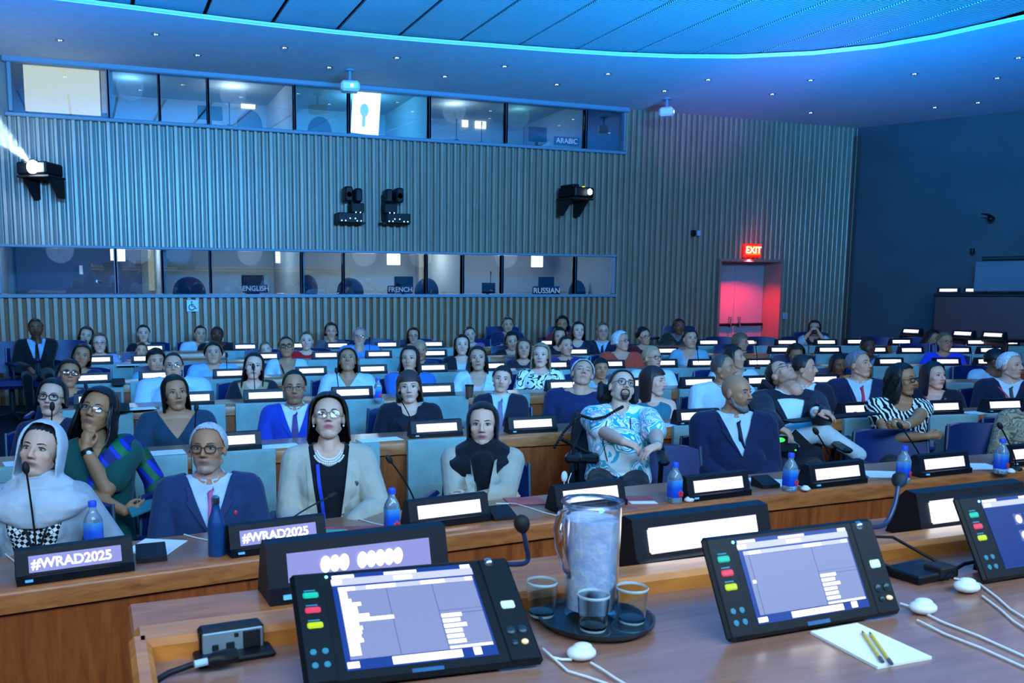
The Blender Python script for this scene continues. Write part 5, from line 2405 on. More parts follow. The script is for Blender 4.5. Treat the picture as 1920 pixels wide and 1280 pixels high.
    if kind == 'suit' or of.get('collar'):
        cm = MB()
        for sx in (-1, 1):
            rows = []
            for t in np.linspace(0, 1, 9):
                a = math.radians(8 + 172 * t)
                rr = (.062 if sex == 'm' else .054) * w
                c = Nk + Vector((0, .004, -.006))
                x, yy = sx * math.sin(a) * rr, -math.cos(a) * rr
                zt = .035 - .018 * math.cos(a)
                rows.append([c + Vector((x, yy, zt)), c + Vector((x * 1.1, yy * 1.1, zt + .002)), c + Vector((x * 1.22 + sx * .012 * (1 - t), yy * 1.2 - .012 * (1 - t), zt - .034 - .018 * (1 - t))), c + Vector((x * 1.12, yy * 1.1, zt - .04))])
            cm.grid(rows, closed=True)
        cm.build('collar', cloth(of.get('shirt') if kind == 'suit' else of.get('colcol', of.get('col'))), root, 60)
    if of.get('tie'):
        za = P(of.get('v0', .45)).z - .03
        zt = Nk.z - .004
        tx = of.get('tiex', 0)
        pt = Proj([top_me])
        L = [(ncx - .013, zt), (ncx - .021, zt - .024), (ncx - .014, zt - .038), (ncx - .036 + tx, za)]
        Rr = [(ncx + .013, zt), (ncx + .021, zt - .024), (ncx + .014, zt - .038), (ncx + .036 + tx, za)]
        pt.strip(L, Rr, .017, 6, 5, .009).build('tie', cloth(of['tie'], .6), root, 60)
    for ex in of.get('strips', ()):       # lanyards, straps: (name, colour, [(x, t)], halfwidth)
        nm, colr, path, hw = ex
        pts = [(ncx + a * w, P(t).z) for a, t in path]
        pj.strip([(a - hw, b) for a, b in pts], [(a + hw, b) for a, b in pts], .012, 2, 5, .004).build(nm, cloth(colr, .6), root, 60)
    for ex in of.get('pins', ()):         # (name, colour, x, t, r)
        nm, colr, a, t, r_ = ex
        z = P(t).z
        yy = pj.y(ncx + a * w, z)
        if yy is not None:
            MB().ell((ncx + a * w, yy - .004, z), (r_, .004, r_ * 1.3), 12, 8).build(nm, plain('pin_' + colr.strip('#'), colr, .3), root)
    # ---- legs and shoes under the desk
    if legs:
        lg = MB()
        for sx in (-1, 1):
            h0 = hip + Vector((sx * .09 * w, -.02, -.02))
            kn = Vector((hip.x + sx * .12, hip.y - .41 * s, max(.47, hip.z - .04)))
            an = Vector((hip.x + sx * .11, hip.y - .30 * s, .10))
            chain(lg, [h0, h0 * .5 + kn * .5, kn, kn * .5 + an * .5, an], [.088 * w, .080 * w, .060, .055, .042], 12)
        loft(lg, [(hip + Vector((0, 0, -.09)), .16 * w, .12 * w), (hip + Vector((0, 0, .03)), .178 * w, .132 * w)])
        _, lme = remesh(lg, .014, 2)
        lme.materials.append(cloth(legc))
        obj('trousers', lme, root)
        for sx in (-1, 1):
            an = Vector((hip.x + sx * .11, hip.y - .30 * s, .0))
            sh = MB()
            sh.ell(an + Vector((0, -.06, .035)), (.043, .13, .035), 14, 8)
            sh.ell(an + Vector((0, .015, .07)), (.038, .05, .05), 12, 8)
            sh.build('shoe', M_BLACK, root, 60)
    # ---- hair
    if hair:
        hm = hair_mesh(hair, lod)
        q_ = MB().add([T(p) for p in hm.v], hm.f)
        q_.build('hair', hairmat(hairc), root, 80)
    if beard == 'goatee':
        bmh = MB()
        bmh.ell((0, -.066, -.098), (.022, .022, .018), 14, 10)
        for sx in (-1, 1):
            chain(bmh, [(0, -.0935, -.0425), (sx * .020, -.085, -.046), (sx * .029, -.075, -.060), (sx * .024, -.070, -.082), (0, -.078, -.094)], [.0055, .0055, .006, .009, .012], 8)
        _, bme = remesh(MB().add([T(p) for p in bmh.v], bmh.f), .005, 2)
        bme.materials.append(hairmat(hairc, .7))
        obj('goatee', bme, root)
    if beard and beard != 'goatee':
        # short beard shell over the jaw
        bmh = MB()
        for sx in (-1, 1):
            capsule(bmh, (sx * .064, .0, -.03), (sx * .052, -.022, -.075), .012, .016)
            capsule(bmh, (sx * .052, -.022, -.075), (sx * .016, -.062, -.106), .016, .020)
        bmh.ell((0, -.060, -.100), (.03, .028, .026), 14, 10)
        capsule(bmh, (-.026, -.083, -.050), (-.008, -.094, -.0425), .0065, .007)
        capsule(bmh, (.026, -.083, -.050), (.008, -.094, -.0425), .0065, .007)
        vv, bme = remesh(MB().add([T(p) for p in bmh.v], bmh.f), .006, 2)
        bme.materials.append(hairmat(beard, .7))
        obj('beard', bme, root)
    if glasses:
        g = MB()
        gl = MB()
        rx, rz_ = glasses.get('r', (.024, .018))
        for sx in (-1, 1):
            c = (sx * .033, -.094, .006)
            pts = []
            for a in np.linspace(0, 2 * PI, 25):
                pw = 2.8
                pts.append((c[0] + rx * np.sign(math.cos(a)) * abs(math.cos(a)) ** (2 / pw), c[1] + .18 * abs(sx * (c[0] + rx * math.cos(a))) - .006, c[2] + rz_ * np.sign(math.sin(a)) * abs(math.sin(a)) ** (2 / pw)))
            g.tube(pts, glasses.get('w', .0019), 6, cap=False)
            gl.add([(c[0], pts[0][1] * .5 + pts[12][1] * .5, c[2])] + pts[:-1], [(0, 1 + k, 1 + (k + 1) % 24) for k in range(24)])
            g.tube([(sx * (.033 + rx), -.084, .010), (sx * .074, -.055, .012), (sx * .079, .01, .010), (sx * .078, .03, -.002)], .0017, 6)
        g.tube([(-.010, -.098, .010), (0, -.1005, .013), (.010, -.098, .010)], .0017, 6)
        go = MB().add([T(p) for p in g.v], g.f).build('glasses', plain('frame_' + glasses.get('c', '#1a1416').strip('#'), glasses.get('c', '#1a1416'), .35), root, 60)
        MB().add([T(p) for p in gl.v], gl.f).build('lenses', M_LENS, go, 0)
    if hijab:
        hm = hair_mesh({'len': hijab.get('len', .17), 'th': .010, 'vol': hijab.get('vol', .013), 'front': hijab.get('front', 47), 'start': hijab.get('start', 47), 'wave': .0012, 'flare': hijab.get('flare', -.4), 'seed': 5}, lod)
        mm = MB().add([T(p) for p in hm.v], hm.f)
        k = hijab.get('wrap', 1.0)
        nk = Nk
        c0_ = T((0, -.004, -.108))
        c1_ = T((0, .01, -.150))
        loft(mm, [(c0_, .066 * k * hsz, .074 * k * hsz), (c1_, .082 * k * hsz, .082 * k * hsz), (nk + Vector((0, -.008, -.0)), .125 * k * s, .120 * k * s), (nk + Vector((0, -.018, -.045)), .205 * k * s, .160 * s), (nk + Vector((0, -.022, -.085)), .215 * k * s, .166 * s), (nk + Vector((0, -.035, -.125)), .17 * k * s, .155 * s), (nk + Vector((0, -.05, -.16)), .09 * k * s, .13 * s)], 32, 2.5)
        chain(mm, [S[0] * .5 + P(.93) * .5 + Vector((0, -.01, .0)), P(.95) + Vector((0, -.02, .01)), S[1] * .5 + P(.93) * .5 + Vector((0, -.01, .0))], [.098 * w, .105 * w, .098 * w])
        for seg in hijab.get('drape', ()):
            pts = [P(t) + Vector((a * w, b, 0)) for a, b, t in seg[0]]
            chain(mm, pts, [r_ * w for r_ in seg[1]])
        _, hme = remesh(mm, cv, 3)
        mt = hijab.get('mat') or cloth(hijab['col'])
        hme.materials.append(mt)
        obj('headscarf', hme, root)
    ctx = dict(root=root, P=P, T=T, Rh=Rh, pj=pj, w=w, Nk=Nk, A=A, S=S, vox=vox, hip=hip, Hl=Hl, body=me)
    if extra:
        extra(ctx)
    PEOPLE.append(dict(name=name, loc=Vector((Hc.x, Hc.y, fl)), th=th, row=row, uv=uv, hip=root.matrix_basis @ Vector((0, 0, 0)) if False else Vector((Hc.x, Hc.y, 0)) + Rb @ Vector((hip.x, hip.y, 0))))
    return ctx
# ================================================================= THE AUDIENCE
GL_D = dict(c='#1c1416')
GL_S = dict(c='#3a4654', r=(.024, .014), w=.0015)
GL_R = dict(c='#241a1c', r=(.024, .021), w=.0022)
GL_N = dict(c='#9a7a6a', r=(.026, .021), w=.0017)


def SH(**k): return dict(dict(vol=.006, front=46), **k)
def BOB(**k): return dict(dict(len=.12, vol=.015, start=68, flare=.5, wave=.0025, front=48), **k)
def LONG(**k): return dict(dict(len=.26, vol=.013, start=68, flare=.45, wave=.003, front=48), **k)
def TIED(**k): return dict(dict(vol=.006, front=48, side=92, nape=112, bun=(0, .12, .02, .035)), **k)


BLK, DBR, BRN, LBR, BLD, GRY, WHT = '#0d0b0c', '#1e130e', '#3a2518', '#5a3d26', '#a98a5c', '#85878a', '#d3d8dc'
DARK_SUIT = '#131b2e'
NAVY = '#1b2c50'


def stripe_mat(name, c1, c2, scale, rot=(0, 0, 0), dist=0.0, band='X', thr=.5):
    q = N(name)
    q.set(Roughness=.85, Specular_IOR_Level=.2)
    w = q.n('TexWave', wave_type='BANDS', bands_direction=band, i_Scale=scale, i_Distortion=dist, i_Detail=2.0)
    q.l(q.mapped(rot=rot), w.inputs['Vector'])
    q.l(q.ramp(w.outputs[0], [(thr - .04, srgb(c1)), (thr + .04, srgb(c2))]), q.b.inputs['Base Color'])
    return q.m


def check_mat(name, c1, c2, scale):
    q = N(name)
    q.set(Roughness=.85, Specular_IOR_Level=.2)
    w = q.n('TexChecker', i_Scale=scale)
    w.inputs[1].default_value = (*srgb(c1), 1)
    w.inputs[2].default_value = (*srgb(c2), 1)
    q.l(q.mapped(rot=(0, .6, .0)), w.inputs['Vector'])
    q.l(w.outputs[0], q.b.inputs['Base Color'])
    return q.m


def blot_mat(name, cols, scale, dist=1.5):
    q = N(name)
    q.set(Roughness=.8, Specular_IOR_Level=.2)
    no = q.n('TexNoise', i_Scale=scale, i_Detail=1.0, i_Distortion=dist)
    q.l(q.mapped(), no.inputs['Vector'])
    n = len(cols)
    q.l(q.ramp(no.outputs[0], [(.36 + .30 * i / n, srgb(c)) for i, c in enumerate(cols)], 'CONSTANT'), q.b.inputs['Base Color'])
    return q.m


M_HOUND = check_mat('houndstooth', '#12181c', '#e2e8e6', 62)
q = N('sari_plaid')
q.set(Roughness=.6, Specular_IOR_Level=.35)
v_ = q.mapped(rot=(.3, .7, .2))
w1 = q.n('TexWave', wave_type='BANDS', bands_direction='X', i_Scale=2.6, i_Distortion=1.2)
w2 = q.n('TexWave', wave_type='BANDS', bands_direction='Z', i_Scale=1.9, i_Distortion=1.2)
q.l(v_, w1.inputs['Vector'])
q.l(v_, w2.inputs['Vector'])
c1_ = q.ramp(w1.outputs[0], [(.25, srgb('#101a6a')), (.45, srgb('#1632c8')), (.75, srgb('#0a2a9a')), (.85, srgb('#0c6a3c'))])
mx_ = q.n('MixRGB')
q.l(w2.outputs[0], mx_.inputs[0])
q.l(c1_, mx_.inputs[1])
mx_.inputs[2].default_value = (*srgb('#0b4a2e'), 1)
mr_ = q.n('MapRange')
mr_.inputs['From Min'].default_value = .55
mr_.inputs['From Max'].default_value = .8
q.l(w2.outputs[0], mr_.inputs[0])
q.l(mr_.outputs[0], mx_.inputs[0])
q.l(mx_.outputs[0], q.b.inputs['Base Color'])
M_SARI = q.m
M_ZEBRA = stripe_mat('swirl_print', '#0c0f14', '#dfe8e4', 11, (0, .5, 0), 9.0, 'X', .55)
M_TROP = blot_mat('tropical_print', ['#e8ecea', '#38b8c4', '#eef2ee', '#1f9fb0', '#e6e0e8', '#2fb0b8', '#e8a8c4', '#f0f2f0'], 6.5, 1.2)
M_FLORAL = blot_mat('white_floral', ['#dbe8e6', '#e6efee', '#1c2a30', '#dfe9e8', '#c8dcdc'], 9, 1.0)
M_DOT = blot_mat('dotted_blouse', ['#0e1a24', '#bfe0e0', '#0e1a24', '#bfe0e0', '#10202c'], 60, .5)
M_CAMO = blot_mat('sand_camouflage', ['#8f8266', '#b5a888', '#6d6650', '#a89a7a'], 12, 1.5)
M_STRIPR = stripe_mat('red_stripes', '#a02034', '#e0a8b4', 16, (0, 0, 0), 0, 'Z')
M_STRIPB = stripe_mat('navy_stripes', '#10162a', '#c8d4e4', 16, (0, 0, 0), 0, 'X')
M_PALES = stripe_mat('pale_blue_stripe', '#8db4d4', '#b4d2e6', 60, (0, 0, 0), 0, 'X')


def R(r, u, v, d=.6):
    """depth of a head seen at (u, v) seated d behind the front of desk row r"""
    y = 5.0
    for _ in range(6):
        x = float(aty(u, v, y)[0])
        y = rowy(r, x) + d
    return y


CAST = []


def cast(name, label, uv, r, d=.6, **k):
    k.setdefault('lod', {1: 0, 2: 1, 3: 1}.get(r, 2))
    return person(name, label, uv, R(r, *uv, d), r, **k)


# ---------------- front row
def ex_hijab(c):
    P, pj, w, root, N0 = c['P'], c['pj'], c['w'], c['root'], c['Nk']
    # lanyard cord and badge
    pass


cast('woman in pale grey headscarf', 'woman in pale grey headscarf and houndstooth blouse under a grey cardigan', (76, 846), 1, .62, sex='f', yaw=-14, hy=-8, hp=12, hr=8, skin='pale',
     hair=dict(vol=.004, front=46, side=96), hairc=BLK, hijab=dict(col='#b9c3cc', front=33, start=62, vol=.02, wrap=1.05, len=.16, flare=-.15,
     drape=[([(-.12, -.10, .86), (0, -.145, .80), (.13, -.09, .88)], [.03, .032, .03]), ([(.14, -.07, .95), (.05, -.13, .86), (-.1, -.12, .8)], [.03, .03, .028])]),
     outfit=dict(kind='open', col='#98a4ae', smat=M_HOUND, vw=.16, neck=-.02, strips=[('lanyard', '#14181c', [(-.06, .80), (-.02, .55), (.0, .35)], .005), ('lanyard', '#14181c', [(.09, .80), (.04, .55), (.01, .35)], .005)]), arms=('desk', 'side'), lips='#8a4a50', iris='#4a5a50')
cast('grey-haired man with pink tie', 'grey-haired bespectacled man in navy suit, pink tie and red ribbon pin', (390, 843), 1, .68, hy=-14, hp=8, skin='tan', hair=SH(front=40, vol=.008), hairc='#b4b8bc', brow='#4a4a4a', stubble=.22, beard=None, glasses=dict(c='#2a1814', r=(.0255, .0185), w=.0026),
     outfit=dict(kind='suit', col='#1d345a', shirt='#b4c8e8', tie='#b85f8c', vw=.085, v0=.4, pins=[('ribbon_pin', '#e03048', .105, .66, .009)]), arms=('lap', 'lap'), lips='#8a5a54', W=1.06)

def pearls(c):
    P, pj, root, N0, w = c['P'], c['pj'], c['root'], c['Nk'], c['w']
    m = MB()
    pb = Proj([c['body']] + [o.data for o in root.children if o.name.startswith('blouse')])
    for row in range(3):
        for a in np.linspace(-1.2, 1.2, 19):
            x = N0.x + math.sin(a) * (.066 + .007 * row)
            z = N0.z + .012 - .062 * math.cos(a) - .011 * row
            y = pb.y(x, z)
            if y is not None:
                m.ell((x, y - .004, z), (.0058, .0058, .0058), 8, 6)
    m.build('pearl_necklace', plain('pearl', '#e8ece8', .25), root)
    for s in (-1, 1):
        MB().ell(c['T']((s * .078, .0, -.038)), (.006, .006, .006), 10, 8).build('earring', plain('pearl', '#e8ece8', .25), root)


cast('woman in cream blazer and pearls', 'woman in glasses, cream blazer, pearl necklace and blue lanyard', (616, 785), 1, .78, sex='f', hp=20, skin='pale', hair=BOB(len=.13, vol=.026), hairc='#15100f', glasses=GL_N, lips='#b83a54',
     outfit=dict(kind='blazer', col='#b3ae9e', shirt='#0c0f18', v0=-.5, vw=.10, neck=-.075, pins=[('brooch', '#4a5058', .13, .66, .011)],
     strips=[('lanyard', '#1a3fc0', [(.050, .92), (.028, .75), (-.008, .5), (-.022, .22)], .009), ('lanyard', '#1a3fc0', [(-.055, .86), (-.050, .7), (-.034, .45), (-.024, .22)], .009)]),
     arms=('lap', 'desk'), W=1.12, extra=pearls)


def ex_watch(c):
    Sh, El, Wt = c['A'][0][:3]
    d = (Wt - El).normalized()
    m = MB()
    p = Wt - d * .012
    m.tube([p - d * .008, p + d * .008], .033, 18)
    o = m.build('wristwatch', M_CHROME, c['root'])
    m = MB()
    m.ell(p + Vector((0, -.032, .008)), (.016, .008, .016), 16, 8)
    m.build('watch_face', plain('watch_face', '#cfd8dc', .2), o)


cast('woman in black hijab', 'woman in black hijab and cream blazer with folded arms and a wristwatch', (905, 797), 1, .78, sex='f', hy=-3, hp=4, skin='pale', hijab=dict(col='#0a0e18', front=49, start=58, vol=.014, wrap=1.0, len=.16,
     drape=[([(.0, -.10, .86), (.03, -.135, .6), (.03, -.13, .36)], [.08, .065, .04])]), outfit=dict(kind='blazer', col='#aea896', shirt='#0a0d14', v0=.22, vw=.07, neck=-.03), arms=(('px', (935, 931, 4.26), (-1, -.1, -.6), (1, .05, -.05), (0, 1, -.2)), ('px', (880, 934, 4.20), (1, -.1, -.6), (-1, .05, -.05), (0, 1, -.2))), lips='#a84a54', extra=ex_watch, W=1.08, brow=DBR)

M_WCH = plain('wheelchair_black', '#0a0c12', .4)
M_WCU = plain('wheelchair_cushion', '#10141e', .75)


def wheelchair(c, label, flip=1):
    """power chair built around a sitter; root frame of the person, then left free-standing"""
    rt = c['root']
    t = thing('wheelchair', label, 'wheelchair', rt.location, rt.rotation_euler[2])
    hip, Nk, Hl = c['hip'], c['Nk'], c['Hl']
    m = MB()
    m.box(hip + Vector((0, -.16, -.15)), (.46, .5, .09), bev=.03)
    m.build('seat', M_WCU, t)
    m = MB()
    ax = (Nk - hip).normalized()
    back = ax.cross(Vector((1, 0, 0))).normalized()
    back = -back if back.y < 0 else back
    R3 = Matrix((Vector((1, 0, 0)), back, ax)).transposed()
    m.box((hip + Nk) / 2 + back * .175 + ax * -.02 + Vector((flip * .05, 0, 0)), (.56, .07, .66), R3, .03)
    m.build('backrest', M_WCU, t)
    m = MB()
    m.box(c['T']((0, .16, -.0)), (.24, .06, .15), c['Rh'], .028)
    for s in (-1, 1):
        m.box(c['T']((s * .115, .10, -.01)), (.04, .12, .12), c['Rh'] @ RZ(s * 20), .018)
    hr_ = m.build('headrest', M_WCU, t)
    m = MB()
    m.tube([c['T']((0, .18, -.02)), Nk + back * .22, (hip + Nk) / 2 + back * .2], .014, 8)
    m.build('headrest_post', M_CHROME, hr_)
    for s in (-1, 1):
        m = MB()
        m.box(hip + Vector((s * .27, -.20, .17)), (.07, .36, .04), bev=.018)
        a = m.build('armrest', M_WCH, t)
        m = MB()
        m.tube([hip + Vector((s * .27, -.05, .15)), hip + Vector((s * .27, .05, -.05)), hip + Vector((s * .25, .1, -.2))], .016, 8)
        m.tube([hip + Vector((s * .29, -.06, .16)), (hip + Nk) / 2 + Vector((s * .25, .12, .05))], .013, 8)
        m.build('frame_tube', M_BLACK, a)
        m = MB()
        z0 = -rt.location.z + rt.location.z
        for k in range(1):
            m.lathe([(.17, -.03), (.18, -.02), (.18, .02), (.17, .03), (.05, .035), (.05, -.035), (.17, -.03)], (0, 0, 0), 32)
        o = m.build('drive_wheel', M_BLACKM, t)
        o.rotation_euler = (0, PI / 2, 0)
        o.location = (hip.x + s * .30, hip.y + .02, .185)
        m = MB()
        m.lathe([(.07, -.02), (.075, 0), (.07, .02), (0, .02)], n=20)
        o = m.build('caster', M_BLACKM, t)
        o.rotation_euler = (0, PI / 2, 0)
        o.location = (hip.x + s * .24, hip.y - .48, .078)
    m = MB()
    m.box((hip.x, hip.y - .05, .25), (.44, .6, .16), bev=.03)
    m.box((hip.x, hip.y - .6, .12), (.36, .2, .03), bev=.01)
    m.build('base', M_WCH, t)
    s = flip
    m = MB()
    m.box(hip + Vector((s * .27, -.43, .19)), (.10, .13, .05), bev=.015)
    m.tube([hip + Vector((s * .27, -.45, .2)), hip + Vector((s * .27, -.455, .27))], [.012, .009], 10)
    m.build('joystick', M_WCH, t)
    return t


def ex_wheel1(c):
    t = wheelchair(c, 'black power wheelchair with beaded flexible arm, under the man in tropical shirt', -1)
    inv = (Matrix.Translation(t.location) @ Matrix.Rotation(t.rotation_euler[2], 4, 'Z')).inverted()
    yy = c['root'].location.y - .22
    pts = [inv @ Vector(aty(u, v, yy + .1 * (u < 1095))) for u, v in ((1040, 838), (1057, 810), (1077, 787), (1090, 779), (1112, 786), (1135, 781), (1160, 766))]
    m = MB()
    m.tube(pts, .006, 8)
    ar = m.build('flexible_arm', M_BLACK, t)
    m = MB()
    for i in range(len(pts) - 1):
        for k in range(6):
            p = pts[i].lerp(pts[i + 1], k / 6)
            m.ell(p, (.0105, .0105, .0105), 10, 7)
    m.build('beads', M_BLACK, ar)
    e = pts[-1]
    m = MB()
    m.box(e + Vector((.01, 0, .005)), (.05, .025, .02), RY(-30), .006)
    m.build('clamp', M_BLACK, ar)
    m = MB()
    m.tube([inv @ Vector(aty(1052, 822, yy)), inv @ Vector(aty(1090, 843, yy)), inv @ Vector(aty(1122, 856, yy))], .013, 10)
    m.tube([inv @ Vector(aty(1078, 790, yy)), inv @ Vector(aty(1072, 830, yy)), inv @ Vector(aty(1080, 880, yy))], .010, 10)
    m.build('mount_tube', M_BLACK, ar)
    m = MB()
    m.box(inv @ Vector(aty(1098, 858, yy)), (.17, .1, .06), RY(0), .015)
    m.build('battery_box', M_WCH, t)
    e_ = aty(1058, 893, yy - .1)
    ep = thing('earpiece', 'white earpiece hanging on two cables beside the wheelchair of the tropical shirt', 'earpiece', e_, 0, 'white interpretation earpieces')
    MB().ell((0, 0, 0), (.022, .014, .036), 16, 10).build('shell', M_WHITE, ep)
    MB().tube([(0, 0, -.03), (.005, 0, -.12), (.002, .0, -.26)], .003, 7).build('cable', M_WHITE, ep)
    MB().tube([(.05, 0, .02), (.03, 0, -.03), (.028, 0, -.15), (.03, 0, -.26)], .003, 7).build('cable', M_WHITE, ep)
    # phone-like device cords hung round the neck
    pj, w, N0, P = c['pj'], c['w'], c['Nk'], c['P']
    A0 = c['A'][1]
    d = (A0[2] - A0[1]).normalized()
    MB().tube([A0[2] - d * .03, A0[2] - d * .005], .031, 14).build('wristband', plain('band_teal', '#1fa8a0', .5), c['root'])


cast('man in tropical shirt in a wheelchair', 'bearded man in round glasses and turquoise tropical shirt, sitting in a wheelchair', (1166, 727), 1, 1.30, hy=22, hp=26, hr=12, skin='pale', lod=0, hair=SH(vol=.009, front=44), hairc=DBR, glasses=GL_R, beard='goatee', stubble=.8, recline=.24, W=1.08,
     outfit=dict(name='shirt', mat=M_TROP, sleeve='short', inf=.02, necks=(.03, -.01), vw=None, strips=[('cord', '#10141c', [(-.07, .9), (-.09, .6), (-.06, .3)], .003), ('cord', '#10141c', [(.06, .9), (.07, .6), (.02, .3)], .003)], collar=True, colcol='#cfe4e4'),
     arms=(('px', (1186, 842, 4.52), (-1, .2, -.5), (.9, -.2, -.25), (0, .2, -1)), ('px', (1233, 838, 4.50), (1, .3, -.4), (-.8, -.5, -.3), (0, .2, -1))), hz=.66, extra=ex_wheel1, cup=.03, legc='#10131c', fz=0.0)
cast('bald man in navy suit', 'bald bearded man in navy suit and dark tie, turned towards the screen', (1382, 737), 1, .95, hy=44, hp=0, yaw=14, skin='tan', lod=0, hairc='#3a2c26', scalp=.12, stubble=.4, beard='#6a6462', brow='#2a1c16',
     outfit=dict(kind='suit', col='#0f1a3c', shirt='#b4c8d8', tie='#0e1320', v0=.50, vw=.085), arms=('lap', 'lap'), W=1.18, cup=.05)


def ex_wheel2(c):
    t = wheelchair(c, 'black wheelchair with green display light, under the man leaning back', -1)
    hip = c['hip']
    inv = (Matrix.Translation(t.location) @ Matrix.Rotation(t.rotation_euler[2], 4, 'Z')).inverted()
    y0 = c['root'].location.y - .45
    p = inv @ Vector(aty(1463, 826, y0))
    m = MB()
    m.box(p, (.10, .02, .07), RZ(0), .012)
    m.box(p + Vector((.05, 0, -.05)), (.14, .03, .07), RZ(0), .012)
    d = m.build('control_display', M_WCH, t)
    m = MB()
    m.ell(p + Vector((-.01, -.012, .008)), (.04, .006, .018), 12, 8)
    m.ell(p + Vector((.10, -.02, -.06)), (.008, .004, .006), 8, 6)
    m.build('green_light', emit('wheelchair_green', '#3cff6a', 1.3), d)
    # raised crossed leg in pale trousers
    k0 = inv @ Vector(aty(1452, 828, y0 + .28))
    k1 = inv @ Vector(aty(1530, 806, y0 + .05))
    k2 = inv @ Vector(aty(1610, 852, y0 - .02))
    m = MB()
    chain(m, [k0, (k0 + k1) / 2, k1, (k1 + k2) / 2, k2], [.10, .108, .088, .065, .055], 16)
    _, me = remesh(m, .012, 3)
    me.materials.append(cloth('#c2d0d4'))
    obj('raised_trouser_leg', me, c['root'])
    # flat black board held over the lap
    a, b = Vector(aty(1475, 790, y0 - .02)), Vector(aty(1640, 774, y0 - .05))
    cc = (a + b) / 2
    o = MB().box((0, 0, 0), ((b - a).length, .12, .012), bev=.004).build('clipboard', M_BLACK)
    o.location = cc
    o.rotation_euler = (0, -math.atan2(b.z - a.z, math.hypot(b.x - a.x, b.y - a.y)), math.atan2(b.y - a.y, b.x - a.x))
    tag(o, 'flat black board resting across the lap of the man leaning back', 'clipboard')
    o = MB().box((0, 0, 0), (.085, .16, .012), bev=.005).build('mobile_phone', M_BLACK)
    o.location = aty(1502, 826, y0 - .06)
    o.rotation_euler = (.9, -.5, .3)
    tag(o, 'black mobile phone held low by the man leaning back', 'phone')




cast('man leaning back in a wheelchair', 'man in dark jacket and open white collar, head tipped right back, in a wheelchair', (1466, 702), 1, 1.45, hy=30, hp=56, hr=-10, yaw=12, skin='fair', lod=0, hair=SH(front=46), hairc=DBR, glasses=GL_S, stubble=.25, closed=True, recline=.26,
     outfit=dict(kind='suit', col='#141a2a', shirt='#c6dce2', v0=.45, vw=.10), arms=(('px', (1466, 818, 4.72), (-1, .3, -.5), (.8, -.4, -.3), (0, 0, -1)), ('px', (1530, 772, 4.74), (.6, .1, -.8), (.9, -.4, -.05), (0, 0, -1))), hz=.62, extra=ex_wheel2, fz=0.0, W=1.12)


def ex_cross(c):
    m = MB()
    for i, nm in ((1, 'bracelet'),):
        Sh, El, Wt = c['A'][i][:3]
        d = (Wt - El).normalized()
        m.tube([Wt - d * .035, Wt - d * .012], .029, 14)
        m.build(nm, plain('bracelet_pale', '#a8d4dc', .4), c['root'])


cast('woman with folded arms in swirl print', 'woman in dark glasses and black-white swirl print top with folded bare arms', (1692, 713), 1, 1.15, sex='f', hy=48, yaw=16, hp=4, skin='olive', lod=0, hair=LONG(len=.2, start=64, wavy=1), hairc=BLK, glasses=dict(c='#0e0c10', r=(.025, .015), w=.0032), lips='#7a4038',
     outfit=dict(mat=M_ZEBRA, sleeve='cap', necks=(.0, -.07), inf=.012), arms=(('px', (1738, 818, 4.66), (-.6, -.2, -1), (1, .1, .1), (0, 1, 0)), ('px', (1692, 803, 4.60), (1, -.2, -.8), (-1, .1, 0), (0, 1, 0))), extra=ex_cross, W=1.12, legc='#0c0e14')
person('person in sand camouflage jacket', 'person in sand camouflage jacket cut off at the frame edge, behind the last front sign', (1958, 745), 4.55, 1, skin='tan', lod=1, hy=30, hair=SH(), hairc=DBR, outfit=dict(mat=M_CAMO, sleeve='long', inf=.03), arms=('lap', 'lap'), W=1.15)


# ---------------- woman in the sari, between the first and second desks
def ex_sari(c):
    P, w, root = c['P'], c['w'], c['root']
    m = MB()
    # pleated cloth from the far shoulder over the chest to the waist, and down the back of the arm
    for k, off in enumerate((-.03, 0, .03)):
        chain(m, [P(.90) + Vector((.135 * w + off * .5, .02, .035)), P(.86) + Vector((.10 * w + off, -.07, .02)), P(.66) + Vector((.035 * w + off, -.145, 0)), P(.40) + Vector((-.05 * w + off, -.155, 0)), P(.12) + Vector((-.11 * w + off, -.13, 0))],
              [.045, .045, .045, .05, .06], 10)
    chain(m, [P(.90) + Vector((.135 * w, .03, .03)), P(.84) + Vector((.20 * w, .06, 0)), P(.55) + Vector((.27 * w, .07, 0)), P(.2) + Vector((.29 * w, .03, 0)), P(-.1) + Vector((.28 * w, -.02, 0))], [.05, .055, .06, .06, .06], 10)
    # lap
    chain(m, [P(.02) + Vector((0, 0, 0)), P(-.02) + Vector((.05, -.3, -.0)), P(-.25) + Vector((.05, -.46, -.05)), P(-.7) + Vector((.05, -.46, 0))], [.17, .15, .13, .13], 14)
    _, me = remesh(m, .007, 4)
    me.materials.append(M_SARI)
    obj('sari_drape', me, root)
    Sh, El, Wt = c['A'][1][:3]
    d = (Wt - El).normalized()
    o = MB().tube([Wt - d * .035, Wt - d * .010], .031, 16).build('wristwatch', M_BLACK, root)
    MB().ell(Wt - d * .022 + Vector((.01, -.03, 0)), (.014, .006, .014), 12, 8).build('watch_face', plain('watch_face', '#cfd8dc', .2), o)
    Sh, El, Wt = c['A'][0][:3]
    d = (Wt - El).normalized()
    MB().tube([Wt - d * .035, Wt - d * .025], .027, 16).build('bangle', plain('gold', '#b8904a', .3, 1.0), root)
    pp = root.location + Matrix.Rotation(root.rotation_euler[2], 3, 'Z') @ (Wt + Vector((.09, -.03, .02)))
    ph = MB().box((0, 0, 0), (.14, .07, .010), bev=.004).build('mobile_phone', plain('phone_teal', '#2e6a70', .3))
    ph.location = pp
    ph.rotation_euler = (.6, -.25, .2)
    tag(ph, 'small phone in the lowered hand of the woman in the blue sari', 'phone')


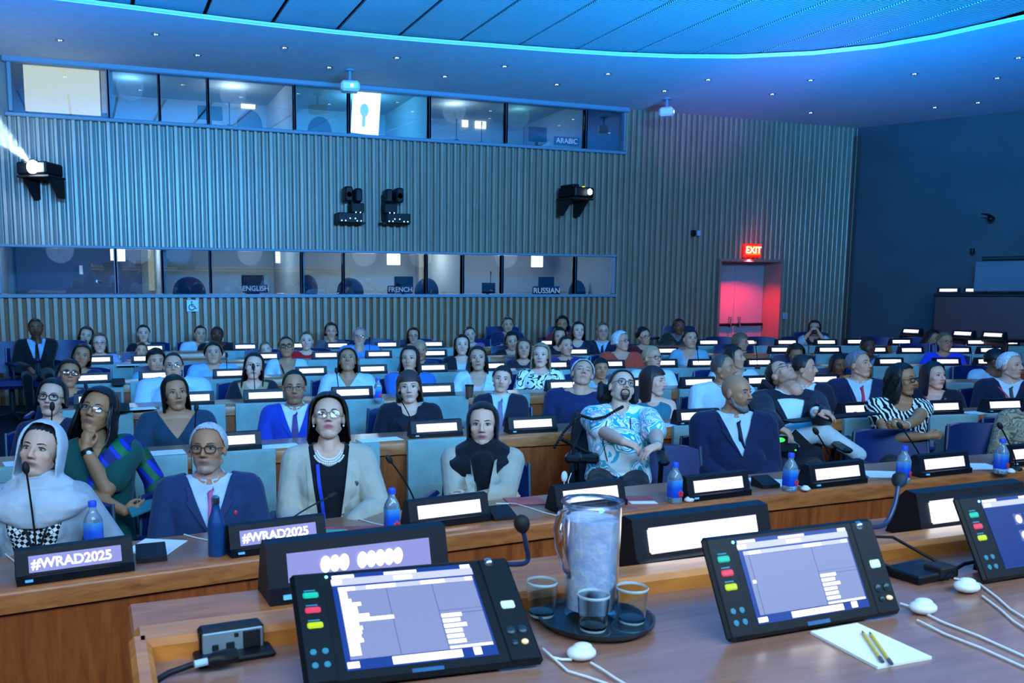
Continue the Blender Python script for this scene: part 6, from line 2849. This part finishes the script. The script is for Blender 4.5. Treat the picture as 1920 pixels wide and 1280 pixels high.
cast('woman in blue plaid sari', 'woman in blue and green plaid sari, glasses, chin resting on her hand', (182, 772), 1, 1.28, sex='f', hy=-16, hp=16, hr=12, yaw=-4, skin='olive', lod=0, hair=LONG(len=.2, start=62, flare=1.2, vol=.016, wavy=1), hairc=BLK, glasses=GL_S, lips='#8a4a48',
     outfit=dict(col='#0f4a44', sleeve='short', necks=(.0, -.08), inf=.012), arms=(('c', Vector((.13, -.33, .78)), (-.8, .2, -.6), (1, -.2, .15), (0, 1, .3), .6), 'chin'), extra=ex_sari, W=1.12, fz=0.0, legc='#14205a')

# ---------------- second row
cast('woman in cat-eye glasses by the aisle', 'dark-haired woman in bold cat-eye glasses at the aisle end of the second desk', (97, 747), 2, .55, sex='f', hy=-14, hp=10, hr=6, skin='pale', lod=0, hair=BOB(len=.07, vol=.014, start=66), hairc=BLK, glasses=dict(c='#0e0c0e', r=(.026, .018), w=.003), lips='#8a4a50', outfit=dict(col='#16203a', sleeve='long', necks=(.02, -.02)))
cast('woman in dark teal V-neck', 'woman in dark teal V-neck top with a small round pendant', (329, 738), 2, .68, sex='f', hy=12, hp=6, hr=-4, skin='tan', lod=0, hair=BOB(len=.15, vol=.013, start=62, flare=.1), hairc=BLK, lips='#7a443c', outfit=dict(col='#17364a', sleeve='long', v=(.60, .10), necks=(.02, .0), inf=.016, pins=[('pendant', '#e8eef0', .01, .80, .009)]), arms=('desk', 'desk'), W=1.22)
cast('man in cobalt suit', 'dark-haired man in glasses, bright cobalt suit and purple tie', (552, 727), 2, .68, hp=2, skin='tan', lod=0, hair=SH(front=38, vol=.006), hairc=BLK, glasses=GL_S, stubble=.25, outfit=dict(kind='suit', col='#1537a0', shirt='#c0cfee', tie='#4a3470', vw=.085, v0=.36), arms=('lap', 'lap'), lips='#8a5a54')
cast('woman with fringe in black blazer', 'woman with brown fringe, black blazer and speckled blouse behind a microphone', (767, 727), 2, .68, sex='f', hp=4, hr=-3, skin='pale', lod=0, hair=BOB(fringe=76, len=.13, vol=.016), hairc='#3b2a22', lips='#a86a70', outfit=dict(kind='blazer', col='#0c1020', shirt='#0e1a24', v0=.2, vw=.06, neck=-.05), arms=('lap', 'lap'), W=1.1)
cast('boy in suit and patterned tie', 'young boy in dark suit and patterned tie', (941, 712), 2, .62, hp=4, hr=8, s=.86, skin='pale', hair=SH(front=54, vol=.01), hairc=DBR, outfit=dict(kind='suit', col='#11182a', shirt='#a8c8dc', tie='#6a6a88', v0=.3), lips='#a86a64')
cast('silver-haired man in navy sweater', 'silver-haired man in navy sweater with his head tipped back', (1092, 702), 2, .70, hp=30, hr=10, hy=10, skin='fair', lod=0, hair=SH(vol=.014, front=44), hairc='#b9c2c8', brow='#6a6a6a', closed=True, outfit=dict(col='#17224c', sleeve='long', inf=.022, necks=(.03, .0)), arms=('lap', 'lap'), W=1.2, cup=.04)
cast('woman in teal sleeveless top', 'brown-haired woman in teal sleeveless top, in profile with folded bare arms', (1226, 716), 2, .62, sex='f', hy=58, yaw=10, hp=2, skin='pale', lod=0, hair=LONG(len=.18, fringe=72, start=72, vol=.013, flare=.2), hairc='#2c1a14', lips='#a04a50', outfit=dict(col='#2d6a7c', sleeve='none', necks=(.0, -.04), inf=.01), arms=('cross', 'cross'))
cast('man in white shirt in profile', 'cropped-haired man in white shirt turned towards the screen', (1358, 692), 2, .62, hy=52, yaw=14, hp=6, skin='tan', lod=0, hair=SH(vol=.002, front=36), hairc='#4a4440', outfit=dict(name='shirt', col='#b8d2dc', sleeve='long', inf=.02, necks=(.03, -.005), collar=True), W=1.12, stubble=.15)
cast('man in dark suit behind the reclining man', 'short-haired man in dark suit, in profile behind the man leaning back', (1508, 692), 2, .66, hy=64, yaw=20, hp=4, skin='fair', lod=1, hair=SH(), hairc=DBR, outfit=dict(kind='suit', col=DARK_SUIT, shirt='#c8d8e0'), W=1.1)
cast('greying man with red tie', 'grey-haired man in navy suit and red tie', (1612, 684), 2, .64, hy=44, yaw=14, hp=10, skin='fair', lod=0, hair=SH(vol=.010), hairc='#6e7074', brow='#4a4440', outfit=dict(kind='suit', col='#111a3c', shirt='#b4ccd8', tie='#b8324e', vw=.085, v0=.33), W=1.1)
cast('woman with orange lanyard', 'dark long-haired woman in black jacket with orange lanyard', (1752, 706), 2, .62, sex='f', hy=36, yaw=10, hp=6, skin='pale', lod=0, hair=LONG(len=.2, vol=.016), hairc='#120e14', lips='#9a5a60', outfit=dict(kind='blazer', col='#0e1224', shirt='#10142a', v0=.25, strips=[('lanyard', '#e0502c', [(-.07, .93), (-.03, .72), (.01, .5)], .007), ('lanyard', '#e0502c', [(.08, .9), (.06, .7), (.02, .5)], .007)]), W=1.12)
cast('white-haired man with orange lanyard', 'white-haired man in dark suit, patterned tie and orange lanyard', (1896, 687), 2, .64, hy=48, yaw=8, hp=6, skin='pale', lod=0, hair=SH(vol=.012), hairc='#cfd6d8', brow='#8a8a8a', outfit=dict(kind='suit', col='#131c36', shirt='#cfe2ea', tie='#4a4a3c', strips=[('lanyard', '#d8482c', [(-.08, .92), (-.03, .75), (.0, .6)], .007)]), W=1.1)

# ---------------- third row
cast('woman in thick-rimmed glasses in navy', 'short-haired woman in thick-rimmed glasses and navy top', (130, 702), 3, .55, sex='f', hy=6, hp=10, hr=8, skin='tan', hair=SH(vol=.014, front=52, side=104), hairc=BLK, glasses=dict(c='#0e0c0e', r=(.026, .018), w=.003), outfit=dict(col='#141e3e', sleeve='long'), lips='#a0525a')
cast('stocky man in pale blue shirt', 'stocky man in thin glasses and pale blue striped shirt', (325, 688), 3, .66, hp=8, skin='fair', hair=SH(vol=.006, front=42), hairc=BLK, glasses=GL_S, outfit=dict(name='shirt', mat=M_PALES, sleeve='long', inf=.022, necks=(.03, -.01), collar=True, colcol='#9cc4e0'), arms=('desk', 'desk'), W=1.35, cup=.05)
cast('young woman with long dark hair', 'young woman with very long dark hair, tan top and dark jacket', (476, 688), 3, .62, sex='f', hp=8, hr=6, skin='pale', hair=LONG(len=.3), hairc=BLK, lips='#a8525c', outfit=dict(kind='open', col='#131722', shirt='#a08a6c', vw=.15, neck=-.04), W=.98)
cast('woman in white polo blouse', 'woman in white open-collared polo blouse, face tilted up', (652, 677), 3, .64, sex='f', hp=24, skin='tan', hair=LONG(len=.15, start=66), hairc=BLK, lips='#a0625e', outfit=dict(col='#a9c6d4', sleeve='short', v=(.72, .07), necks=(.03, -.0), inf=.018, collar=True, colcol='#b8d2de'), W=1.16)
cast('long-haired woman in blue top', 'long dark-haired woman in blue top with a hand at her mouth', (768, 674), 3, .62, sex='f', hy=-10, hp=6, skin='fair', hair=LONG(len=.28, start=64), hairc=BLK, outfit=dict(col='#2a62a8', sleeve='three', inf=.016), arms=('chin', 'lap'), W=1.14)
cast('woman in white blazer', 'dark wavy-haired woman in white blazer', (896, 674), 3, .64, sex='f', hp=10, hr=-4, skin='fair', hair=LONG(len=.2, wavy=1, part=6), hairc=DBR, lips='#9a4a4e', outfit=dict(kind='blazer', col='#b4ccd6', shirt='#c8b8b0', v0=.12, vw=.085, neck=-.1), W=1.06)
cast('blonde woman in white floral top', 'long-haired blonde woman in white floral top', (1014, 668), 3, .64, sex='f', hy=-6, hp=8, skin='pale', hair=LONG(len=.26, vol=.016, part=5), hairc='#8a7a5c', lips='#a05a5c', outfit=dict(mat=M_FLORAL, sleeve='three', necks=(.01, -.03), inf=.014), W=1.08)
cast('boy peeking behind the navy sweater', 'dark-haired boy half hidden behind the silver-haired man', (1127, 692), 3, .5, hp=0, hy=14, s=.86, skin='tan', hair=SH(front=58, vol=.01), hairc=BLK, outfit=dict(col='#8ab0c4', sleeve='short'))
cast('older blonde woman in white jacket', 'older short-haired blonde woman in glasses and white jacket', (1224, 672), 3, .62, sex='f', hy=34, yaw=8, hp=8, skin='fair', hair=TIED(vol=.008, bun=None), hairc='#b09468', glasses=GL_D, lips='#a05a58', outfit=dict(kind='open', col='#b4d0dc', shirt='#8fb2c4', vw=.1), W=1.05)
cast('woman in white blouse behind the white shirt', 'dark-haired woman in white blouse, in profile behind the man in white shirt', (1378, 672), 3, .62, sex='f', hy=58, yaw=14, hp=8, skin='fair', hair=LONG(len=.2, start=72), hairc=DBR, outfit=dict(col='#b2cedb', sleeve='short', necks=(.01, -.04), inf=.018), W=1.15)
cast('person in orange top', 'dark-haired person in bright orange top behind the greying man with red tie', (1572, 684), 3, .62, sex='f', hy=30, hp=-10, s=.9, skin='brown', hair=LONG(len=.12), hairc=BLK, outfit=dict(col='#e07a1c', sleeve='short'))
cast('person in white hooded top', 'dark-haired person in white hooded top behind the white-haired man', (1868, 676), 3, .6, hy=60, yaw=20, skin='brown', hair=SH(vol=.012), hairc=BLK, outfit=dict(col='#a8c6d6', sleeve='long', inf=.025))

# ---------------- fourth row
cast('woman in navy top by the aisle', 'dark-haired woman in navy top, tilted head, on the fourth row by the aisle', (153, 669), 4, .6, sex='f', hr=12, hp=8, skin='tan', hair=BOB(len=.1), hairc=BLK, outfit=dict(col='#17264e', sleeve='long'))
cast('young man with thick dark curls', 'young man with thick dark curls and teal shirt over black', (293, 678), 4, .55, hy=10, skin='fair', hair=SH(vol=.022, front=58, wave=.006), hairc=BLK, outfit=dict(kind='open', col='#5aa0b8', shirt='#10141e', vw=.1))
cast('black-haired youth in light blue polo', 'black-haired youth in light blue polo shirt, looking up', (400, 664), 4, .6, hp=12, skin='fair', hair=SH(vol=.02, front=56), hairc=BLK, outfit=dict(col='#79aed0', sleeve='short', inf=.02, collar=True), W=1.1)
cast('woman in dark glasses and pale jacket', 'woman in dark glasses, pale blue jacket and black lanyard', (537, 652), 4, .6, sex='f', hp=14, hr=-4, skin='tan', hair=TIED(), hairc=BLK, glasses=dict(c='#0c0c10', r=(.026, .017), w=.0034), outfit=dict(kind='open', col='#a4c4d2', shirt='#a87a64', vw=.1, neck=-.1, strips=[('lanyard', '#0c0e14', [(-.07, .92), (-.03, .55)], .008), ('lanyard', '#0c0e14', [(.07, .92), (.05, .55)], .008)]))
cast('balding man in navy polo', 'balding man in navy polo behind the long-haired woman in blue', (787, 657), 4, .6, hy=12, skin='tan', hair=SH(vol=.002, front=30), hairc=GRY, outfit=dict(col='#1c2a50', sleeve='short', collar=True))
cast('woman in dark cardigan and white blouse', 'black-haired woman in dark cardigan over white blouse', (866, 648), 4, .6, sex='f', hp=6, hy=6, skin='pale', hair=LONG(len=.18), hairc=BLK, outfit=dict(kind='open', col='#14181f', shirt='#a8c0cc', vw=.07))
cast('woman with long auburn hair', 'woman with long auburn hair and dark top beside the blonde woman', (982, 655), 4, .6, sex='f', hp=8, hy=4, skin='fair', hair=LONG(len=.28, part=5), hairc='#4a2c1c', outfit=dict(col='#1c2030', sleeve='long'))
cast('woman in purple dress', 'brown-haired woman with tied hair in dark purple dress', (1061, 650), 4, .6, sex='f', hy=28, hp=6, skin='fair', hair=TIED(), hairc=DBR, outfit=dict(col='#2c2a6c', sleeve='short'))
cast('white-haired woman in red-orange dress', 'white-haired woman in glasses and red-orange dress', (1165, 641), 4, .62, sex='f', hy=44, yaw=10, hp=8, skin='fair', hair=BOB(len=.04, vol=.018, start=66), hairc='#c4ccd0', brow='#6a6a6a', glasses=GL_D, outfit=dict(col='#b8402c', sleeve='three', necks=(.0, -.06), inf=.016), W=1.18)
cast('woman with pale scarf and black jacket', 'short dark-haired woman in pale blue scarf with a black jacket on one shoulder', (1294, 636), 4, .62, sex='f', hy=24, hp=4, skin='fair', hair=SH(vol=.012, front=52), hairc=BLK, outfit=dict(kind='open', col='#6fa2b6', shirt='#b8a8a8', vw=.09, neck=-.08))
cast('curly-haired person looking down', 'person with dark curly hair lowered behind the man leaning back', (1492, 666), 4, .55, sex='f', hp=-14, hy=20, skin='tan', hair=BOB(len=.06, vol=.026, wave=.007), hairc=DBR, outfit=dict(col='#22303c', sleeve='short'))
cast('dark-skinned woman in pale blue top', 'woman with tied-back black hair and pale blue top', (1628, 651), 4, .6, sex='f', hy=30, hp=4, skin='dark', hair=TIED(), hairc=BLK, outfit=dict(col='#5a8ca8', sleeve='short'))
cast('woman in cobalt blouse', 'woman in glasses and bright cobalt blouse', (1772, 642), 4, .6, sex='f', hy=30, hp=4, skin='tan', hair=TIED(), hairc='#6a5238', glasses=GL_D, outfit=dict(col='#1a3cc0', sleeve='short', necks=(.02, -.02), inf=.016))

# ---------------- fifth row
cast('child in red striped shirt', 'small child in red and pink striped shirt', (265, 658), 5, .5, s=.78, hr=8, skin='fair', hair=SH(vol=.008), hairc=BRN, outfit=dict(mat=M_STRIPR, sleeve='short'))
cast('young woman in clear glasses', 'pale young woman in thin glasses and light lilac top', (187, 644), 5, .6, sex='f', hp=2, skin='pale', hair=LONG(len=.14, vol=.01), hairc='#5a4634', glasses=GL_S, outfit=dict(col='#8a9cc4', sleeve='short'))
cast('fair-haired child between two signs', 'fair-haired child leaning sideways behind the glasses-wearing woman in pale jacket', (499, 656), 5, .5, s=.8, hr=-12, skin='pale', hair=SH(vol=.01), hairc='#6a5640', outfit=dict(col='#2a3850', sleeve='short'))
cast('fair woman in bright red top', 'fair-haired woman in bright red top', (575, 640), 5, .6, sex='f', hp=4, skin='pale', hair=TIED(vol=.005), hairc='#5a4632', outfit=dict(col='#c01018', sleeve='short', necks=(.01, -.02)))
cast('older man in light blue shirt', 'older grey-haired man in glasses and light blue shirt, hands at his chin', (674, 632), 5, .6, hp=6, skin='fair', hair=SH(vol=.008, front=34), hairc='#8a8c90', glasses=GL_S, outfit=dict(name='shirt', col='#4a8ad0', sleeve='long', inf=.022, collar=True), arms=('chin', 'chin'), W=1.12)
cast('woman in black jacket looking down', 'dark-haired woman in black jacket and white blouse, head turned down', (959, 640), 5, .6, sex='f', hy=14, hp=-8, hr=-6, skin='fair', hair=BOB(len=.08), hairc=BLK, outfit=dict(kind='blazer', col='#10131c', shirt='#b8d0da'))
cast('woman with dark curls beside the purple dress', 'woman with dark curls, partly hidden behind the woman in purple dress', (1049, 632), 5, .6, sex='f', hy=8, skin='fair', hair=LONG(len=.2, wave=.006), hairc=BLK, outfit=dict(col='#141824', sleeve='long'))
cast('black-haired woman with pale earring', 'black-haired woman in dark blue top and grey jacket', (1084, 621), 5, .62, sex='f', hy=16, hp=4, skin='pale', hair=LONG(len=.2), hairc=BLK, outfit=dict(kind='open', col='#141a2a', shirt='#1a2c60', vw=.1))
cast('man in glasses and dark tie', 'fair man in glasses, dark suit and dark tie', (1130, 622), 5, .62, hy=10, hp=2, skin='fair', hair=SH(), hairc=LBR, glasses=GL_S, outfit=dict(kind='suit', col='#10162a', shirt='#8fc4e0', tie='#10141e'))
cast('short-haired woman in maroon', 'short dark-haired woman in glasses and maroon top', (1207, 631), 5, .6, sex='f', hy=40, hr=-14, skin='fair', hair=SH(vol=.014, front=50), hairc=BLK, glasses=GL_D, outfit=dict(col='#5a1420', sleeve='long'))
cast('fringed woman in profile', 'light-haired woman with fringe and glasses, in profile below the red-lit door', (1389, 642), 5, .6, sex='f', hy=60, yaw=14, skin='fair', hair=BOB(fringe=70, len=.04, start=74), hairc='#6a5a3c', glasses=GL_D, outfit=dict(col='#141a24', sleeve='long'))

# ---------------- rear row and people along the back wall
cast('woman in blue blouse by the aisle', 'long-haired woman in blue blouse, rear row near the aisle', (161, 630), 6, .6, sex='f', hr=14, skin='pale', hair=LONG(len=.2), hairc=BRN, outfit=dict(col='#2c7ad8', sleeve='short'))
cast('woman in black T-shirt', 'dark-haired woman in black T-shirt against the slats', (269, 626), 6, .6, sex='f', hp=2, skin='pale', hair=TIED(), hairc=BLK, outfit=dict(col='#0e1016', sleeve='short'))
cast('man in white open shirt', 'short-haired man in white open-necked shirt below the wheelchair sign', (376, 627), 6, .6, hy=8, hr=4, skin='fair', hair=SH(vol=.004), hairc=DBR, outfit=dict(name='shirt', col='#a4c8e0', sleeve='long', inf=.02, collar=True), W=1.12)
cast('dark-skinned man in black', 'dark-skinned man in black beside the man in white open shirt', (407, 629), 6, .45, skin='dark', hair=SH(vol=.003), hairc=BLK, outfit=dict(col='#0c0e16', sleeve='long', inf=.02), W=1.1)
cast('woman in grey with hand on chin', 'dark bobbed woman in grey jacket with a hand on her chin', (621, 622), 6, .6, sex='f', skin='fair', hair=BOB(len=.08, vol=.018), hairc=BLK, outfit=dict(col='#4a5058', sleeve='long', inf=.018), arms=('lap', 'chin'))
cast('woman with glinting glasses', 'dark-haired woman with glinting glasses in the rear row', (775, 630), 6, .6, sex='f', skin='fair', hair=LONG(len=.16), hairc=BLK, glasses=GL_S, outfit=dict(col='#161c28', sleeve='long'))
cast('woman in pink with hair up', 'woman in pink top with hair tied up, head leaning', (881, 628), 6, .55, sex='f', hr=-12, hy=8, skin='pale', hair=TIED(bun=(-.03, .09, .10, .03)), hairc=BRN, outfit=dict(col='#8a5a80', sleeve='short'))
cast('man in blue suit by the wall', 'brown-haired man in dark blue suit, highest head before the centre slats', (952, 610), 6, .9, hy=10, skin='fair', hair=SH(vol=.01), hairc=BRN, outfit=dict(kind='suit', col='#152046', shirt='#20306a'), fz=.5)
cast('curly woman by the wall in red', 'curly dark-haired woman in red top by the rear wall', (1054, 609), 6, .9, sex='f', skin='tan', hair=BOB(len=.1, vol=.024, wave=.007), hairc=BLK, outfit=dict(col='#8a1c30', sleeve='short'), fz=.5)
cast('man in brown jacket', 'dark-haired man in brown jacket at the rear beside the slats', (1273, 613), 6, .9, hy=24, skin='brown', hair=SH(vol=.01), hairc='#2a1010', outfit=dict(kind='suit', col='#2c2a24', shirt='#70787c'), fz=.5)


def ex_photog(c):
    p = c['root'].location + Matrix.Rotation(c['root'].rotation_euler[2], 3, 'Z') @ c['T']((0, -.15, -.02))
    t = thing('photo_camera', 'black camera held to the face of the woman in white by the door', 'camera', p, c['root'].rotation_euler[2])
    MB().box((0, 0, 0), (.14, .07, .10), bev=.015).build('body', M_BLACK, t)
    MB().lathe([(.035, 0), (.04, .09), (.0, .09)], (0, -.03, 0), 18, 'y').build('lens', M_BLACKM, t)


cast('photographer in white jacket', 'dark-haired person in white jacket holding up a camera, beside the door', (1527, 616), 6, .9, sex='f', skin='fair', hair=LONG(len=.2), hairc=BLK, outfit=dict(kind='open', col='#a8bcc8', shirt='#1a1e28', vw=.14),
     arms=(('px', (1519, 622, R(6, 1527, 616, .9) - .17), (-.7, -.2, -1), (0.3, -.5, .6), (1, 0, 0), .8), ('px', (1534, 622, R(6, 1527, 616, .9) - .17), (.7, -.2, -1), (-.3, -.5, .6), (-1, 0, 0), .8)), extra=ex_photog, fz=.4)
cast('woman in navy stripes', 'dark-haired woman in navy and white stripes behind the cobalt blouse', (1748, 634), 6, .7, sex='f', hy=50, hp=-14, hr=16, skin='tan', hair=LONG(len=.14), hairc=BLK, outfit=dict(mat=M_STRIPB, sleeve='long', inf=.018))


def aisle(name, label, uv, y, **k):
    return person(name, label, uv, y, None, lod=2, **k)


aisle('man in black suit in the aisle seat', 'man in black suit and tie by the rear wall, chin on hand, legs visible', (67, 616), 11.7, skin='brown', hair=SH(vol=.003), hairc=BLK, stubble=.6, outfit=dict(kind='suit', col='#0b0d14', shirt='#8fb6d4', tie='#10131c', v0=.1, vw=.10), arms=('lap', 'chin'), legc='#0a0c12', fz=.35)
# ================================================================= CHAIRS, SIGNS AND MICROPHONES ALONG THE ROWS
bpy.data.scenes.remove(REM)
for p in PEOPLE:
    if 'wheelchair' in p['name']:
        continue
    tw = rng.uniform(-.38, .38)
    chair((p['hip'].x + rng.uniform(-.05, .05), p['hip'].y + .08, p['loc'].z), p['th'] + tw, 'navy leather chair under the ' + p['name'])
for u, v, lab in ((1215, 878, 'empty navy leather chair at the front desk before the wheelchair in the tropical shirt pair'), (1636, 845, 'empty navy leather chair at the front desk before the clipboard'),
                  (1808, 838, 'empty shiny navy leather chair before the woman with folded arms'), (1872, 815, 'empty navy leather chair beside the sand camouflage jacket'), (8, 800, 'empty navy leather chair behind the pale headscarf')):
    y = 4.85 if v > 820 else 5.0
    p = aty(u, v, y)
    lab = lab.replace('before the wheelchair in the tropical shirt pair', 'before the man in tropical shirt')
    chair((p[0], y - .28, 0), -math.atan2(p[0], y) * .6 + .05, lab)

ORDN = ['first', 'second', 'third', 'fourth', 'fifth', 'sixth', 'seventh', 'eighth', 'ninth', 'tenth', 'eleventh', 'twelfth', 'thirteenth', 'fourteenth', 'fifteenth', 'sixteenth']
used = set()
for r in range(1, 7):
    rowp = [q_ for q_ in PEOPLE if q_['row'] == r]
    for i, (x, (u, v)) in enumerate(PLATES[r]):
        who, bd = None, .34
        for q_ in rowp:
            dd = abs(q_['hip'].x - x)
            if dd < bd and q_['name'] not in used:
                who, bd = q_, dd
        if who:
            used.add(who['name'])
            lab = 'lit name sign before the ' + who['name']
        else:
            lab = 'lit name sign, %s along the %s desk row from the aisle side' % (ORDN[i], ORD[r])
        kind = 'white'
        if r == 1 and i < 2:
            kind = 'text'
            lab = 'lit sign reading WRAD2025 ' + ('before the woman in pale grey headscarf' if i == 0 else 'beside the dark blue flask')
        pt = atz(u, v, TOPZ[r])
        a = rowtan(r, x)
        pt[1] = min(max(pt[1], rowy(r, x) - .02), rowy(r, x) + .18)
        name_sign((pt[0], pt[1], TOPZ[r] + .005 if r > 1 else TOPZ[r] + .005), a * .9 + (.0 if r > 1 else .03), lab, kind, {1: 1.12, 2: 1.0, 3: .95}.get(r, .86))
        # occupied empty places in the rear rows keep their chairs
        if r >= 3 and not any(abs(q_['hip'].x - x) < .4 and abs(q_['hip'].y - pt[1]) < 1.1 for q_ in PEOPLE):
            c = row_pt(r, x, .72, 0)
            chair((c[0], c[1], TOPZ[r] - .76), a, 'empty navy leather chair, at the %s place of the %s desk row from the aisle' % (ORDN[i], ORD[r]))

# raised desk signs
for i, (u, v) in enumerate(((1777, 554), (1827, 555), (1878, 555), (1918, 555))):
    rr_ = ray(u, v)
    gb = g0[:2] + gn * .16
    t_ = np.linalg.solve(np.array([[rr_[0], -gd[0]], [rr_[1], -gd[1]]]), gb)[1]
    p = gb + gd * t_
    name_sign((p[0], p[1], 1.858), math.atan2(gd[1], gd[0]), 'lit name sign on the raised red desk, %s from the slatted wall' % ORDN[i], 'white', .9)
# short rear desk with three signs before the raised desk
q0, q1 = np.array(atz(1690, 627, 1.20)), np.array(atz(1890, 637, 1.20))
dd = q1[:2] - q0[:2]
ln = np.linalg.norm(dd)
an = math.atan2(dd[1], dd[0])
sd = thing('desk_row', 'short dark desk with three lit signs before the raised red desk', 'desk', (q0[0], q0[1], 0), an)
MB().box((ln / 2, .2, 1.175), (ln, .5, .04), bev=.01).build('worktop', M_BLACK, sd)
MB().box((ln / 2, .0, .77), (ln, .04, .80), bev=.005).build('front_panel', wood('red_panel', '#5a1414', '#8a2420'), sd)
for i, (u, v) in enumerate(((1704, 626), (1805, 632), (1859, 634))):
    t_ = [(1704 - 1690) / 200, (1805 - 1690) / 200, (1859 - 1690) / 200][i]
    p = q0 + (q1 - q0) * t_
    name_sign((p[0] - math.sin(an) * .05, p[1] + math.cos(an) * .05, 1.20), an, 'lit name sign on the short dark rear desk, %s from the door side' % ORDN[i], 'white', .92)

# dark chairs standing along the rear wall by the aisle
for u, y, lab in ((18, 11.6, 'dark empty armchair by the rear wall next to the man in black suit'), (118, 11.75, 'dark empty armchair between the man in black suit and the blue blouse')):
    p = aty(u, 660, y)
    chair((p[0], y, .35), 0, lab, 'armchairs by the rear wall', 1.08)

# microphones
MICS = [(1, 68, 1035, -.02, .0, 'microphone before the woman in pale grey headscarf', .33), (1, 541, 985, .2, .1, 'microphone leaning low before the woman in cream blazer', .22), (1, 780, 955, -.13, 0, 'tall microphone before the bare teal panel of the second desk', .27),
        (1, 1570, 905, -.17, 0, 'slanted microphone before the knees of the bald man', .33), (1, 1735, 890, -.22, 0, 'long slanted microphone before the woman with folded arms', .36), (1, 1905, 880, -.16, 0, 'slanted microphone before the sand camouflage jacket', .30),
        (2, 96, 868, .02, 0, 'microphone between the cat-eye glasses and the pale headscarf', .3), (2, 364, 848, .02, 0, 'microphone before the dark teal V-neck', .25), (2, 778, 815, -.11, 0, 'microphone before the woman with fringe in black blazer', .27),
        (3, 479, 755, -.01, 0, 'microphone before the young woman with long dark hair', .27), (3, 636, 750, -.02, 0, 'microphone before the white polo blouse', .22), (3, 166, 764, -.01, 0, 'short microphone beside the first sign of the third desk', .14), (3, 1075, 735, -.05, 0, 'microphone behind the silver-haired man', .25),
        (4, 426, 709, .0, 0, 'microphone before the youth in light blue polo', .2), (4, 1310, 690, -.03, 0, 'microphone before the woman with pale scarf', .2), (4, 1420, 690, -.05, 0, 'microphone before the white blouse in profile', .3), (5, 693, 672, 0, 0, 'microphone beside the older man in light blue shirt', .2)]
for r, u, v, ln_, rz, lab, L in MICS:
    p = atz(u, v, TOPZ[r])
    mic((p[0], p[1], TOPZ[r]), ln_, rz, lab, L)
# brown paper cup and small things on the third desk
p = on(3, 880, 745)
t = thing('coffee_cup', 'brown paper cup before the woman in white blazer', 'cup', p)
MB().lathe([(0, 0), (.03, 0), (.038, .10), (0, .10)], n=24).build('cup', plain('cup_brown', '#5a3a2a', .6), t)
MB().lathe([(0, .1), (.04, .1), (.04, .112), (0, .115)], n=24).build('lid', M_BLACK, t)
